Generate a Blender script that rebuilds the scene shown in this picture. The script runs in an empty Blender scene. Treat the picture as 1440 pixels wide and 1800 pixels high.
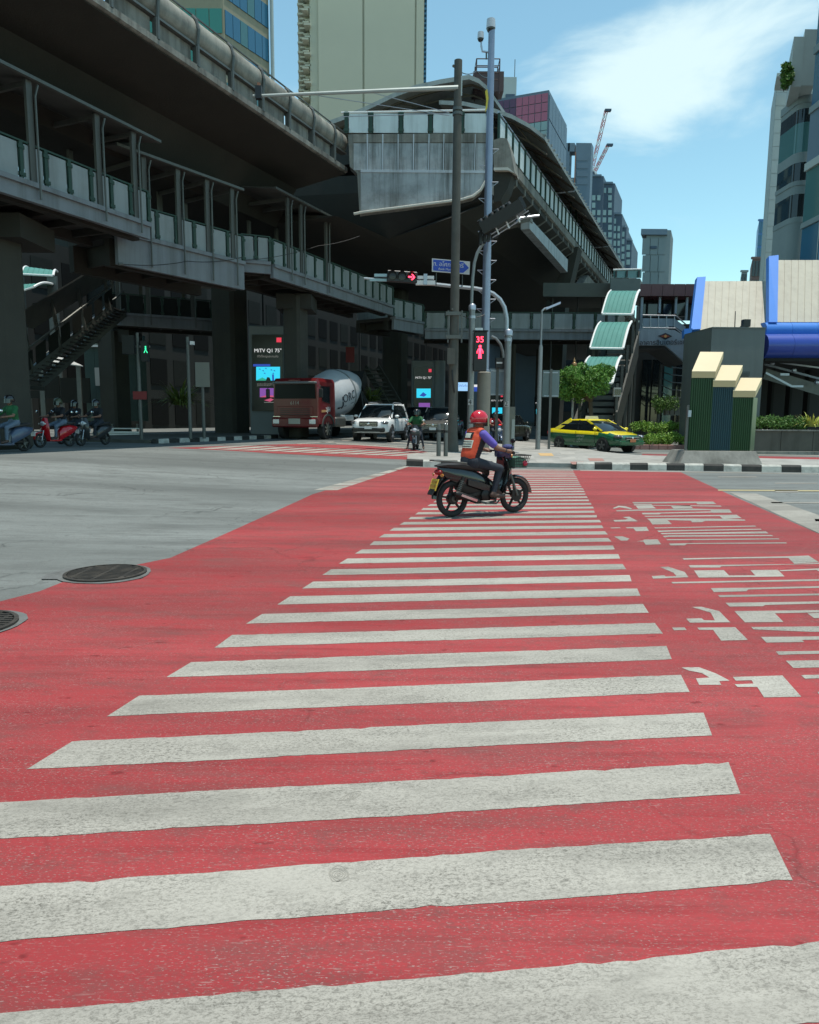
import bpy, bmesh, math, random
from mathutils import Vector as V3, Matrix
from mathutils.geometry import tessellate_polygon
random.seed(7)
scene = bpy.context.scene
COL = scene.collection
sin, cos, pi, rad = math.sin, math.cos, math.pi, math.radians

# ------------------------------------------------------------------ camera
FPX = 1250.0                       # focal length in pixels of the 1440-wide photograph
PITCH = math.atan((900 - 734) / FPX)
ROLL = 0.007
CAM = V3((0, 0, 1.47))
_F = V3((0, cos(PITCH), -sin(PITCH)))
_U0 = V3((1, 0, 0)).cross(_F)
_R = V3((1, 0, 0)) * cos(ROLL) + _U0 * sin(ROLL)
_U = _U0 * cos(ROLL) - V3((1, 0, 0)) * sin(ROLL)
cam_d = bpy.data.cameras.new('camera')
cam_d.sensor_fit = 'HORIZONTAL'
cam_d.sensor_width = 36.0
cam_d.lens = 36.0 * FPX / 1440.0
cam_d.clip_start = 0.05
cam_d.clip_end = 6000
cam = bpy.data.objects.new('camera', cam_d)
COL.objects.link(cam)
cam.matrix_world = Matrix.Translation(CAM) @ Matrix((_R, _U, -_F)).transposed().to_4x4()
scene.camera = cam
scene.render.resolution_x, scene.render.resolution_y = 819, 1024

def ray(px, py):
    return _F + _R * ((px - 720) / FPX) + _U * ((900 - py) / FPX)

# ------------------------------------------------------------------ sky and sun
SUNH = V3((0.128, -0.032, 1.0)).normalized()          # towards the sun, nearly overhead
world = bpy.data.worlds.new('World')
scene.world = world
world.use_nodes = True
wt = world.node_tree
wt.nodes.clear()
def wn(t, **k):
    n = wt.nodes.new(t)
    for a, b in k.items():
        setattr(n, a, b)
    return n
w_out = wn('ShaderNodeOutputWorld')
w_bg = wn('ShaderNodeBackground')
w_bg.inputs[1].default_value = 0.14
w_sky = wn('ShaderNodeTexSky', sky_type='NISHITA', sun_disc=False)
w_sky.sun_elevation = math.asin(SUNH.z)
w_sky.sun_rotation = math.atan2(SUNH.x, SUNH.y)
w_sky.air_density = 1.0
w_sky.dust_density = 0.35
w_sky.ozone_density = 1.6
w_tc = wn('ShaderNodeTexCoord')
w_sep = wn('ShaderNodeSeparateXYZ')
wt.links.new(w_tc.outputs['Generated'], w_sep.inputs[0])
# clouds on a flat layer: direction divided by height
w_zc = wn('ShaderNodeMath', operation='MAXIMUM'); w_zc.inputs[1].default_value = 0.0
wt.links.new(w_sep.outputs[2], w_zc.inputs[0])
w_za = wn('ShaderNodeMath', operation='ADD'); w_za.inputs[1].default_value = 0.12
wt.links.new(w_zc.outputs[0], w_za.inputs[0])
w_dx = wn('ShaderNodeMath', operation='DIVIDE'); w_dy = wn('ShaderNodeMath', operation='DIVIDE')
wt.links.new(w_sep.outputs[0], w_dx.inputs[0]); wt.links.new(w_za.outputs[0], w_dx.inputs[1])
wt.links.new(w_sep.outputs[1], w_dy.inputs[0]); wt.links.new(w_za.outputs[0], w_dy.inputs[1])
w_cmb = wn('ShaderNodeCombineXYZ')
wt.links.new(w_dx.outputs[0], w_cmb.inputs[0]); wt.links.new(w_dy.outputs[0], w_cmb.inputs[1])
_c = ray(1225, 100).normalized()
CLOUD_AT = (_c.x / (_c.z + 0.12), _c.y / (_c.z + 0.12))
w_noise = wn('ShaderNodeTexNoise'); w_noise.inputs['Scale'].default_value = 1.9
w_noise.inputs['Detail'].default_value = 8; w_noise.inputs['Roughness'].default_value = 0.56
w_noise.inputs['Distortion'].default_value = 0.35
w_map = wn('ShaderNodeMapping'); w_map.inputs['Location'].default_value = (3.3, 1.7, 0)
wt.links.new(w_cmb.outputs[0], w_map.inputs[0]); wt.links.new(w_map.outputs[0], w_noise.inputs['Vector'])
w_sub = wn('ShaderNodeVectorMath', operation='SUBTRACT'); w_sub.inputs[1].default_value = (*CLOUD_AT, 0)
w_scl = wn('ShaderNodeVectorMath', operation='MULTIPLY'); w_scl.inputs[1].default_value = (2.5, 1.35, 0)
w_len = wn('ShaderNodeVectorMath', operation='LENGTH')
wt.links.new(w_cmb.outputs[0], w_sub.inputs[0]); wt.links.new(w_sub.outputs[0], w_scl.inputs[0]); wt.links.new(w_scl.outputs[0], w_len.inputs[0])
w_blob = wn('ShaderNodeMapRange'); w_blob.interpolation_type = 'SMOOTHSTEP'
for i, x in enumerate((0.0, 1.05, 0.29, 0.0)): w_blob.inputs[1 + i].default_value = x
wt.links.new(w_len.outputs['Value'], w_blob.inputs[0])
w_add = wn('ShaderNodeMath', operation='ADD')
wt.links.new(w_noise.outputs[0], w_add.inputs[0]); wt.links.new(w_blob.outputs[0], w_add.inputs[1])
w_cr = wn('ShaderNodeMapRange'); w_cr.interpolation_type = 'SMOOTHSTEP'
for i, x in enumerate((0.60, 0.88, 0.0, 0.78)): w_cr.inputs[1 + i].default_value = x
wt.links.new(w_add.outputs[0], w_cr.inputs[0])
w_low = wn('ShaderNodeMapRange'); w_low.interpolation_type = 'SMOOTHSTEP'
for i, x in enumerate((0.16, 0.36, 0.0, 1.0)): w_low.inputs[1 + i].default_value = x
wt.links.new(w_sep.outputs[2], w_low.inputs[0])
w_fac = wn('ShaderNodeMath', operation='MULTIPLY')
wt.links.new(w_cr.outputs[0], w_fac.inputs[0]); wt.links.new(w_low.outputs[0], w_fac.inputs[1])
w_tint = wn('ShaderNodeMix', data_type='RGBA', blend_type='MULTIPLY'); w_tint.inputs[0].default_value = 1
w_tint.inputs[7].default_value = (1.0, 1.22, 0.98, 1)
wt.links.new(w_sky.outputs[0], w_tint.inputs[6])
w_mix = wn('ShaderNodeMix', data_type='RGBA'); w_mix.inputs[7].default_value = (4.7, 5.7, 5.7, 1)
wt.links.new(w_fac.outputs[0], w_mix.inputs[0]); wt.links.new(w_tint.outputs[2], w_mix.inputs[6])
wt.links.new(w_mix.outputs[2], w_bg.inputs[0]); wt.links.new(w_bg.outputs[0], w_out.inputs[0])

sun_d = bpy.data.lights.new('sun', 'SUN')
sun_d.energy = 3.3
sun_d.angle = rad(0.53)
sun_d.color = (1.0, 0.945, 0.85)
sun = bpy.data.objects.new('sun', sun_d)
COL.objects.link(sun)
sun.rotation_euler = SUNH.to_track_quat('Z', 'Y').to_euler()
sun.location = (0, 0, 60)

vs = scene.view_settings
vs.view_transform = 'Standard'
vs.look = 'None'
vs.gamma = 1.0
vs.exposure = 0.45
vs.use_curve_mapping = False
scene.cycles.max_bounces = 6
scene.cycles.diffuse_bounces = 3
scene.cycles.glossy_bounces = 3
scene.cycles.transmission_bounces = 4
scene.cycles.use_denoising = True

# ------------------------------------------------------------------ photo pixel -> place
SA = rad(23.0)                      # the avenue runs 23 degrees right of the view axis
SU, CU = sin(SA), cos(SA)
def D(px, py, Y):                   # the point of a pixel's ray at distance Y
    d = ray(px, py)
    return CAM + d * (Y / d.y)
def UV(u, v, z=0.0):                # along the avenue, across it, height
    return V3((u * SU + v * CU, u * CU - v * SU, z))
def onv(px, py, v):                 # where a pixel's ray meets the upright plane v = const
    d = ray(px, py)
    t = v / (d.x * CU - d.y * SU)
    P = CAM + d * t
    return P.x * SU + P.y * CU, P.z
VB = [-18 + 0.5 * i for i in range(25)]           # breakpoints of the crowned road
def gz_v(v):
    if v <= -18: return 0.38
    if v >= -6: return 0.0
    i = min(23, int((v + 18) / 0.5))
    def s(q):
        t = (-6 - q) / 12.0
        return 0.38 * t * t * (3 - 2 * t)
    a, b = s(VB[i]), s(VB[i + 1])
    return a + (b - a) * (v - VB[i]) / 0.5
def gz(x, y): return gz_v(x * CU - y * SU)
def G(px, py, dz=0.0):              # the ground point under a pixel, or the point on a surface dz above the ground
    d = ray(px, py)
    z = dz
    for _ in range(40):
        P = CAM + d * ((z - CAM.z) / d.z)
        z = 0.5 * z + 0.5 * (gz(P.x, P.y) + dz)
    P = CAM + d * ((z - CAM.z) / d.z)
    return V3((P.x, P.y, gz(P.x, P.y) + dz))
def gp(x, y, dz=0.0): return V3((x, y, gz(x, y) + dz))

# ------------------------------------------------------------------ materials
MATS = {}
def mat(name, col, rough=0.6, metal=0.0, var=0.0, vscale=2.0, dirt=0.0, dscale=0.7, bump=0.0, bscale=40.0,
        streak=0.0, emit=None, estr=1.0, coat=0.0, spec=0.5, dcol=(0.03, 0.028, 0.022), trans=0.0, alpha=1.0):
    if name in MATS: return MATS[name]
    m = bpy.data.materials.new(name)
    m.use_nodes = True
    t = m.node_tree
    b = t.nodes['Principled BSDF']
    b.inputs['Base Color'].default_value = (*col, 1)
    b.inputs['Roughness'].default_value = rough
    b.inputs['Metallic'].default_value = metal
    b.inputs['Specular IOR Level'].default_value = spec
    if coat: b.inputs['Coat Weight'].default_value = coat; b.inputs['Coat Roughness'].default_value = 0.06
    if trans: b.inputs['Transmission Weight'].default_value = trans
    if alpha < 1: b.inputs['Alpha'].default_value = alpha
    if emit:
        b.inputs['Emission Color'].default_value = (*emit, 1); b.inputs['Emission Strength'].default_value = estr
    L = t.links
    N = t.nodes.new
    if var or dirt or bump or streak:
        geo = N('ShaderNodeNewGeometry')
        cur = None
        def noise(scale, detail=5, rough_=0.6, stretch=None):
            n = N('ShaderNodeTexNoise'); n.inputs['Scale'].default_value = scale; n.inputs['Detail'].default_value = detail
            n.inputs['Roughness'].default_value = rough_
            if stretch:
                mp = N('ShaderNodeMapping'); mp.inputs['Scale'].default_value = stretch
                L.new(geo.outputs['Position'], mp.inputs[0]); L.new(mp.outputs[0], n.inputs['Vector'])
            else: L.new(geo.outputs['Position'], n.inputs['Vector'])
            return n
        def ramp(src, a, b_, lo, hi):
            r = N('ShaderNodeMapRange')
            for i, x in enumerate((a, b_, lo, hi)): r.inputs[1 + i].default_value = x
            L.new(src, r.inputs[0]); return r.outputs[0]
        base = None
        def mixto(fac, c2, base):
            mx = N('ShaderNodeMix'); mx.data_type = 'RGBA'
            L.new(fac, mx.inputs[0])
            if base is None: mx.inputs[6].default_value = (*col, 1)
            else: L.new(base, mx.inputs[6])
            mx.inputs[7].default_value = (*c2, 1)
            return mx.outputs[2]
        if var:
            n = noise(vscale)
            base = mixto(ramp(n.outputs[0], 0.3, 0.72, 0, var), tuple(x * 0.45 for x in col), base)
        if dirt:
            n = noise(dscale, 8, 0.68)
            base = mixto(ramp(n.outputs[0], 0.46, 0.72, 0, dirt), dcol, base)
        if streak:
            n = noise(1.0, 6, 0.65, (2.6, 2.6, 0.16))
            base = mixto(ramp(n.outputs[0], 0.47, 0.70, 0, streak), dcol, base)
        if base is not None: L.new(base, b.inputs['Base Color'])
        if bump:
            n = noise(bscale, 4)
            bp = N('ShaderNodeBump'); bp.inputs['Strength'].default_value = bump; bp.inputs['Distance'].default_value = 0.02
            L.new(n.outputs[0], bp.inputs['Height']); L.new(bp.outputs[0], b.inputs['Normal'])
    MATS[name] = m
    return m

def road_mat(name, col, worn, wear=0.35, grain=0.5, grainscale=(40, 40), patch=0.3, speck=True, rough=0.75, ang=0.0, band_lift=0.02, per_piece=0.0, cracks=0.0):
    """painted or bare road: broad bands of fading and painted-in reflected sun, tyre-direction streaks, aggregate grain, small chips"""
    m = bpy.data.materials.new(name); m.use_nodes = True
    t = m.node_tree; L = t.links; N = t.nodes.new
    b = t.nodes['Principled BSDF']; b.inputs['Roughness'].default_value = rough; b.inputs['Specular IOR Level'].default_value = 0.22
    geo = N('ShaderNodeNewGeometry')
    rot = N('ShaderNodeMapping'); rot.inputs['Rotation'].default_value = (0, 0, ang)
    L.new(geo.outputs['Position'], rot.inputs[0])
    def noise(sx, sy, det=6, ro=0.6, dist=0.0):
        mp = N('ShaderNodeMapping'); mp.inputs['Scale'].default_value = (sx, sy, 1)
        L.new(rot.outputs[0], mp.inputs[0])
        n = N('ShaderNodeTexNoise'); n.inputs['Scale'].default_value = 1.0; n.inputs['Detail'].default_value = det
        n.inputs['Roughness'].default_value = ro; n.inputs['Distortion'].default_value = dist
        L.new(mp.outputs[0], n.inputs['Vector']); return n.outputs[0]
    def ramp(src, a, b_, lo, hi):
        r = N('ShaderNodeMapRange')
        for i, x in enumerate((a, b_, lo, hi)): r.inputs[1 + i].default_value = x
        L.new(src, r.inputs[0]); return r.outputs[0]
    def mix(fac, A, B, blend='MIX'):
        mx = N('ShaderNodeMix'); mx.data_type = 'RGBA'; mx.blend_type = blend
        for s, q in ((0, fac), (6, A), (7, B)):
            if isinstance(q, (tuple, float, int)): mx.inputs[s].default_value = (*q, 1) if isinstance(q, tuple) else q
            else: L.new(q, mx.inputs[s])
        return mx.outputs[2]
    lite = tuple(min(1, x * 1.36 + band_lift) for x in col); dark = tuple(x * 0.58 for x in col)
    c = mix(ramp(noise(0.10, 0.42, 3, 0.5), 0.34, 0.70, 0, 1), dark, lite)          # broad bands: fading plus reflected sun put into the colour
    c = mix(0.35, c, col)
    c = mix(ramp(noise(0.7, 2.6, 7, 0.7), 0.50, 0.74, 0, patch), c, worn)            # scuffed areas
    c = mix(ramp(noise(0.8, 11, 5, 0.7), 0.50, 0.72, 0, patch * 0.8), c, dark)       # streaks along the bars
    c = mix(ramp(noise(4.5, 8, 6, 0.75), 0.52, 0.70, 0, patch * 0.7), c, worn)       # small blotches
    tw = N('ShaderNodeMath'); tw.operation = 'MULTIPLY'                               # tyre-blackened lanes crossing the bars
    L.new(ramp(noise(0.05, 1.15, 2, 0.4), 0.50, 0.64, 0, 0.55), tw.inputs[0]); L.new(ramp(noise(1.2, 9, 5, 0.65), 0.35, 0.6, 0.3, 1), tw.inputs[1])
    c = mix(tw.outputs[0], c, tuple(x * 0.42 + 0.012 for x in col))
    if cracks:
        wv = N('ShaderNodeTexVoronoi'); wv.feature = 'DISTANCE_TO_EDGE'; wv.inputs['Scale'].default_value = 0.55
        nz = N('ShaderNodeTexNoise'); nz.inputs['Scale'].default_value = 2.2; nz.inputs['Detail'].default_value = 6
        L.new(rot.outputs[0], nz.inputs['Vector'])
        vm = N('ShaderNodeVectorMath'); vm.operation = 'MULTIPLY_ADD'; vm.inputs[1].default_value = (0.9, 0.9, 0)
        L.new(nz.outputs['Color'], vm.inputs[0]); L.new(rot.outputs[0], vm.inputs[2]); L.new(vm.outputs[0], wv.inputs['Vector'])
        cf = N('ShaderNodeMath'); cf.operation = 'MULTIPLY'
        L.new(ramp(wv.outputs['Distance'], 0.0, 0.012, cracks, 0), cf.inputs[0]); L.new(ramp(noise(0.35, 0.5, 2), 0.45, 0.6, 0, 1), cf.inputs[1])
        c = mix(cf.outputs[0], c, tuple(x * 0.25 for x in col))
    if per_piece:
        oi = N('ShaderNodeObjectInfo')
        c = mix(ramp(oi.outputs['Random'], 0, 1, 0, per_piece), c, worn)
    where = ramp(noise(1.6, 4.0, 4, 0.6), 0.30, 0.66, 0.25, 1.0)                     # grain shows more in some places
    def graded(src, a_, b_, amt, cc, c):
        f = N('ShaderNodeMath'); f.operation = 'MULTIPLY'
        L.new(ramp(src, a_, b_, 0, amt), f.inputs[0]); L.new(where, f.inputs[1])
        return mix(f.outputs[0], c, cc)
    g = noise(grainscale[0], grainscale[1], 4, 0.75, 0.6)
    c = graded(g, 0.47, 0.66, grain, worn, c)                                         # aggregate grain
    c = graded(noise(grainscale[0] * 2.2, grainscale[1] * 2.6, 3, 0.7), 0.50, 0.66, grain * 0.8, worn, c)
    if speck:
        n1 = noise(70, 190, 3, 0.6)
        c = graded(n1, 0.59, 0.67, wear, (0.34, 0.27, 0.25), c)
        c = graded(noise(14, 120, 3, 0.6), 0.62, 0.68, wear * 0.7, (0.33, 0.22, 0.20), c)      # long thin scratches
        n3 = noise(7, 15, 2, 0.5)
        c = mix(ramp(n3, 0.69, 0.74, 0, 0.55), c, tuple(x * 0.3 for x in col))
    L.new(c, b.inputs['Base Color'])
    bp = N('ShaderNodeBump'); bp.inputs['Strength'].default_value = 0.35; bp.inputs['Distance'].default_value = 0.006
    L.new(g, bp.inputs['Height']); L.new(bp.outputs[0], b.inputs['Normal'])
    MATS[name] = m
    return m

ASPH = road_mat('asphalt', (0.185, 0.20, 0.19), (0.095, 0.10, 0.095), wear=0.3, grain=0.75, grainscale=(38, 55), patch=0.85, cracks=0.75)
REDP = road_mat('red_road_paint', (0.325, 0.030, 0.034), (0.145, 0.060, 0.055), wear=0.85, grain=0.75, grainscale=(48, 85), patch=0.9, band_lift=0.035, cracks=0.5)
WHITP = road_mat('white_road_paint', (0.42, 0.397, 0.348), (0.115, 0.108, 0.092), wear=0.0, grain=1.0, grainscale=(52, 95), patch=0.5, band_lift=0.02, per_piece=0.22, speck=False, ang=-0.1)
PAVE = mat('pavement_concrete', (0.36, 0.35, 0.32), 0.85, var=0.5, vscale=3, dirt=0.4, dscale=0.9, bump=0.2)
KW = mat('kerb_white', (0.52, 0.51, 0.46), 0.8, var=0.4, vscale=6, dirt=0.5, dscale=3, bump=0.2)
KB = mat('kerb_black', (0.022, 0.022, 0.02), 0.75, var=0.3, dirt=0.25, dscale=4, dcol=(0.12, 0.11, 0.09), bump=0.2)
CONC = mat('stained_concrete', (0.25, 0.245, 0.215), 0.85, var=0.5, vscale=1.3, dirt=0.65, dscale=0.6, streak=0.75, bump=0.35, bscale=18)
CONCD = mat('shade_toned_concrete', (0.034, 0.032, 0.025), 0.9, var=0.5, vscale=0.9, dirt=0.6, dscale=0.5, streak=0.6, bump=0.3, bscale=14)  # dirty concrete with the underside's shade put into its darker base
CONCG = mat('grey_column_concrete', (0.046, 0.044, 0.034), 0.88, var=0.4, vscale=1.5, streak=0.5, bump=0.25, bscale=20)  # column concrete lowered to near black, viaduct shade put into the colour
WPANEL = mat('white_railing_panel', (0.60, 0.66, 0.66), 0.5, var=0.25, vscale=1.7, streak=0.35, dcol=(0.16, 0.17, 0.15))
FPANEL = mat('footbridge_panel', (0.26, 0.285, 0.285), 0.55, var=0.3, vscale=1.7, streak=0.4, dcol=(0.08, 0.085, 0.07))  # darker copy of the railing panel, footbridge shade put into its colour
FBEAM = mat('footbridge_fascia', (0.185, 0.20, 0.215), 0.6, var=0.35, vscale=1.2, streak=0.55, dcol=(0.06, 0.06, 0.05))  # pale fascia paint darkened to carry the shade under the viaduct
WBEAM = mat('pale_fascia_paint', (0.46, 0.50, 0.53), 0.55, var=0.3, vscale=1.2, streak=0.45, dcol=(0.12, 0.12, 0.10))
GREENP = mat('green_post_paint', (0.006, 0.036, 0.018), 0.5, var=0.3)
GALV = mat('galvanised_steel', (0.42, 0.45, 0.50), 0.42, 0.75, var=0.3, vscale=5)
GALVD = mat('dull_grey_steel', (0.13, 0.135, 0.125), 0.5, 0.5, var=0.4, vscale=4)
POLEC = mat('concrete_pole', (0.10, 0.098, 0.084), 0.85, var=0.5, vscale=2.5, streak=0.4)
BLACK = mat('black_plastic', (0.012, 0.012, 0.012), 0.42)
MATTEB = mat('matte_black', (0.02, 0.02, 0.019), 0.8)
RUBBER = mat('tyre_rubber', (0.016, 0.016, 0.016), 0.75, bump=0.2, bscale=80)
CHROME = mat('chrome', (0.75, 0.76, 0.78), 0.14, 1.0)
GLASSD = mat('dark_glass', (0.012, 0.016, 0.018), 0.06, spec=0.7)
WHITEP = mat('white_paint', (0.72, 0.72, 0.70), 0.4)

# ------------------------------------------------------------------ mesh builder
class MB:
    def __init__(s): s.v = []; s.f = []; s.mi = []; s.m = 0
    def add(s, vs_, fs):
        o = len(s.v)
        s.v += [tuple(p) for p in vs_]
        s.f += [tuple(i + o for i in f) for f in fs]
        s.mi += [s.m] * len(fs)
        return s
    def box(s, c, size, M=None):
        c = V3(c); hx, hy, hz = (q / 2 for q in size)
        pts = [V3((x, y, z)) for x in (-hx, hx) for y in (-hy, hy) for z in (-hz, hz)]
        pts = [(M @ p if M else p) + c for p in pts]
        return s.add(pts, [(0, 1, 3, 2), (4, 6, 7, 5), (0, 4, 5, 1), (2, 3, 7, 6), (0, 2, 6, 4), (1, 5, 7, 3)])
    def bbox(s, a, b):
        a, b = V3(a), V3(b)
        return s.box((a + b) / 2, [abs(q) for q in (b - a)])
    def bev(s, c, size, r=0.02, M=None):
        """box with chamfered upright and top edges"""
        c = V3(c); x, y, z = (q / 2 for q in size)
        r = min(r, x * 0.9, y * 0.9, z * 0.9)
        def ring(zz, q): return [V3((a, b, zz)) for a, b in ((-x + q, -y), (x - q, -y), (x, -y + q), (x, y - q), (x - q, y), (-x + q, y), (-x, y - q), (-x, -y + q))]
        def inn(zz): return [V3((a, b, zz)) for a, b in ((-x + r, -y + r), (x - r, -y + r), (x - r, -y + r), (x - r, y - r), (x - r, y - r), (-x + r, y - r), (-x + r, y - r), (-x + r, -y + r))]
        rs = [inn(-z), ring(-z + r, r), ring(z - r, r), inn(z)]
        rs = [[(M @ p if M else p) + c for p in q] for q in rs]
        return s.loft(rs)
    def loft(s, rings, cap=True, close=True):
        n = len(rings[0]); o = len(s.v); fs = []
        pts = [p for r in rings for p in r]
        for i in range(len(rings) - 1):
            for j in range(n if close else n - 1):
                k = (j + 1) % n
                fs.append((i * n + j, i * n + k, (i + 1) * n + k, (i + 1) * n + j))
        if cap:
            fs.append(tuple(range(n - 1, -1, -1)))
            fs.append(tuple((len(rings) - 1) * n + j for j in range(n)))
        return s.add(pts, fs)
    def tube(s, pts, r, n=8, cap=True):
        pts = [V3(p) for p in pts]
        rr = r if isinstance(r, (list, tuple)) else [r] * len(pts)
        rings = []
        ref = None
        for i, p in enumerate(pts):
            d = (pts[min(i + 1, len(pts) - 1)] - pts[max(i - 1, 0)]).normalized()
            if ref is None: ref = V3((0, 0, 1)) if abs(d.z) < 0.9 else V3((1, 0, 0))
            a = (ref - d * ref.dot(d)).normalized(); b = d.cross(a); ref = a
            rings.append([p + (a * cos(2 * pi * k / n) + b * sin(2 * pi * k / n)) * rr[i] for k in range(n)])
        return s.loft(rings, cap)
    def beam(s, p0, p1, w, h, up=(0, 0, 1)):
        p0, p1, up = V3(p0), V3(p1), V3(up)
        d = (p1 - p0).normalized(); a = d.cross(up).normalized(); b = a.cross(d)
        q = [(-w / 2, -h / 2), (w / 2, -h / 2), (w / 2, h / 2), (-w / 2, h / 2)]
        return s.loft([[p + a * x + b * y for x, y in q] for p in (p0, p1)])
    def prism(s, poly, ext):
        """polygon of world points pushed along ext"""
        poly = [V3(p) for p in poly]; ext = V3(ext); n = len(poly)
        tris = tessellate_polygon([poly])
        pts = poly + [p + ext for p in poly]
        fs = [tuple(t) for t in tris] + [tuple(i + n for i in reversed(t)) for t in tris]
        fs += [(i, (i + 1) % n, (i + 1) % n + n, i + n) for i in range(n)]
        return s.add(pts, fs)
    def lathe(s, prof, c, axis, n=20, cap=True):
        """prof: (radius, height along axis) pairs"""
        c = V3(c); ax = V3(axis).normalized()
        a = ax.orthogonal().normalized(); b = ax.cross(a)
        return s.loft([[c + ax * h + (a * cos(2 * pi * k / n) + b * sin(2 * pi * k / n)) * r for k in range(n)] for r, h in (prof if cap else prof + prof[:1])], cap)
    def ball(s, c, r, n=10, m=6):
        c = V3(c); r = r if isinstance(r, (list, tuple)) else (r, r, r)
        rings = []
        for i in range(m + 1):
            t = -pi / 2 + pi * i / m; q = max(1e-4, cos(t))
            rings.append([c + V3((q * cos(2 * pi * k / n) * r[0], q * sin(2 * pi * k / n) * r[1], sin(t) * r[2])) for k in range(n)])
        return s.loft(rings)
    def quad(s, a, b, c, d): return s.add([a, b, c, d], [(0, 1, 2, 3)])
    def mesh(s, name, mats, smooth=None, inv=None):
        me = bpy.data.meshes.new(name)
        pts = [inv @ V3(p) for p in s.v] if inv else s.v
        me.from_pydata([tuple(p) for p in pts], [], s.f)
        for m in (mats if isinstance(mats, (list, tuple)) else [mats]): me.materials.append(m)
        if isinstance(mats, (list, tuple)): me.polygons.foreach_set('material_index', s.mi)
        bm = bmesh.new(); bm.from_mesh(me)
        bmesh.ops.remove_doubles(bm, verts=bm.verts, dist=1e-5)
        bmesh.ops.recalc_face_normals(bm, faces=bm.faces)
        bm.to_mesh(me); bm.free()
        if smooth:
            me.polygons.foreach_set('use_smooth', [True] * len(me.polygons))
            me.set_sharp_from_angle(angle=rad(smooth))
        return me

WM = {}                                              # object -> its world matrix
def tag(o, label=None, cat=None, group=None, kind=None):
    for k, x in (('label', label), ('category', cat), ('group', group), ('kind', kind)):
        if x: o[k] = x
    return o
def thing(name, loc, label, cat, rz=0.0, group=None, M=None):
    o = bpy.data.objects.new(name, None)
    o.empty_display_size = 0.2
    COL.objects.link(o)
    W = M if M else Matrix.Translation(V3(loc)) @ Matrix.Rotation(rz, 4, 'Z')
    o.matrix_world = W; WM[o] = W
    return tag(o, label, cat, group)
def put(mesh, name, parent=None, M=None):
    """link a mesh as an object at world matrix M under parent"""
    o = bpy.data.objects.new(name, mesh)
    COL.objects.link(o)
    M = M if M else Matrix.Identity(4)
    if parent: o.parent = parent; o.matrix_basis = WM[parent].inverted() @ M
    else: o.matrix_basis = M
    WM[o] = M
    return o
def part(mb, name, mats, parent=None, smooth=None, local=False, org=None, label=None):
    """one mesh object. local: built in the parent's own frame; otherwise in world coordinates"""
    if local and parent:
        W = WM[parent]
        o = put(mb.mesh(name, mats, smooth), name, parent, W)
    else:
        W = WM[parent] if parent else Matrix.Translation(V3(org) if org else V3((0, 0, 0)))
        o = put(mb.mesh(name, mats, smooth, W.inverted()), name, parent, W)
    if label: o['label'] = label
    return o
def struct(mb, name, mats, smooth=None, label=None):
    o = part(mb, name, mats, None, smooth)
    return tag(o, label, None, None, 'structure')
def copy_tree(o, M):
    """a copy of a thing with its parts and sub-parts, moved to world matrix M"""
    D_ = M @ WM[o].inverted()
    def cp(q, par):
        c = q.copy(); COL.objects.link(c)
        WM[c] = D_ @ WM[q]
        if par: c.parent = par
        else: c.matrix_world = WM[c]
        for ch in [x for x in kids.get(q, [])]: cp(ch, c)
        return c
    kids = {}
    for x in list(WM):
        if x.parent: kids.setdefault(x.parent, []).append(x)
    return cp(o, None)
def text_mesh(s, size, name, m, thick=0.002, spacing=1.0):
    cu = bpy.data.curves.new(name, 'FONT')
    cu.body = s; cu.size = size; cu.extrude = thick; cu.align_x = 'CENTER'; cu.align_y = 'CENTER'; cu.space_character = spacing
    cu.resolution_u = 3
    o = bpy.data.objects.new(name, cu); COL.objects.link(o)
    dg = bpy.context.evaluated_depsgraph_get()
    me = bpy.data.meshes.new_from_object(o.evaluated_get(dg))
    bpy.data.objects.remove(o); bpy.data.curves.remove(cu)
    me.materials.clear(); me.materials.append(m)
    return me
def frame(c, right, up):
    """matrix whose x runs along right and y along up (text plane), z out towards the viewer"""
    r = V3(right).normalized(); u = V3(up); u = (u - r * u.dot(r)).normalized(); n = r.cross(u)
    return Matrix.Translation(V3(c)) @ Matrix((r, u, n)).transposed().to_4x4()
def sheet(mb, pts, dz):
    """a flat sheet of ground points laid on the crowned road at height dz"""
    bm = bmesh.new()
    f = bm.faces.new([bm.verts.new((p[0], p[1], 0)) for p in pts])
    if f.normal.z < 0 or True: bmesh.ops.recalc_face_normals(bm, faces=bm.faces)
    vs_ = [p[0] * CU - p[1] * SU for p in pts]
    lo, hi = min(vs_), max(vs_)
    if len(pts) > 4 : bmesh.ops.triangulate(bm, faces=bm.faces)
    for b in VB:
        if lo < b < hi:
            bmesh.ops.bisect_plane(bm, geom=bm.verts[:] + bm.edges[:] + bm.faces[:], plane_co=UV(0, b, 0), plane_no=V3((CU, -SU, 0)))
    bm.verts.ensure_lookup_table()
    for i, v in enumerate(bm.verts): v.index = i
    vv = [(v.co.x, v.co.y, gz(v.co.x, v.co.y) + dz) for v in bm.verts]
    fs = [tuple(v.index for v in q.verts) for q in bm.faces]
    bm.free()
    mb.add(vv, fs)
    return mb

# ================================================================== SETTING: ground, paint, pavements
mb = MB()
vb = [-2500, -600, -120, -40] + VB + [0, 20, 60, 300, 2500]
us = [-400, -60, -10, 10, 30, 60, 150, 500, 3500]
pts = [UV(u, v, gz_v(v)) for v in vb for u in us]
n = len(us)
mb.add(pts, [(i * n + j, i * n + j + 1, (i + 1) * n + j + 1, (i + 1) * n + j) for i in range(len(vb) - 1) for j in range(n - 1)])
ground = struct(mb, 'ground', ASPH, label='grey asphalt of the street crossing')

def line_at(P, Q, t): return P + (Q - P) * t
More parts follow.
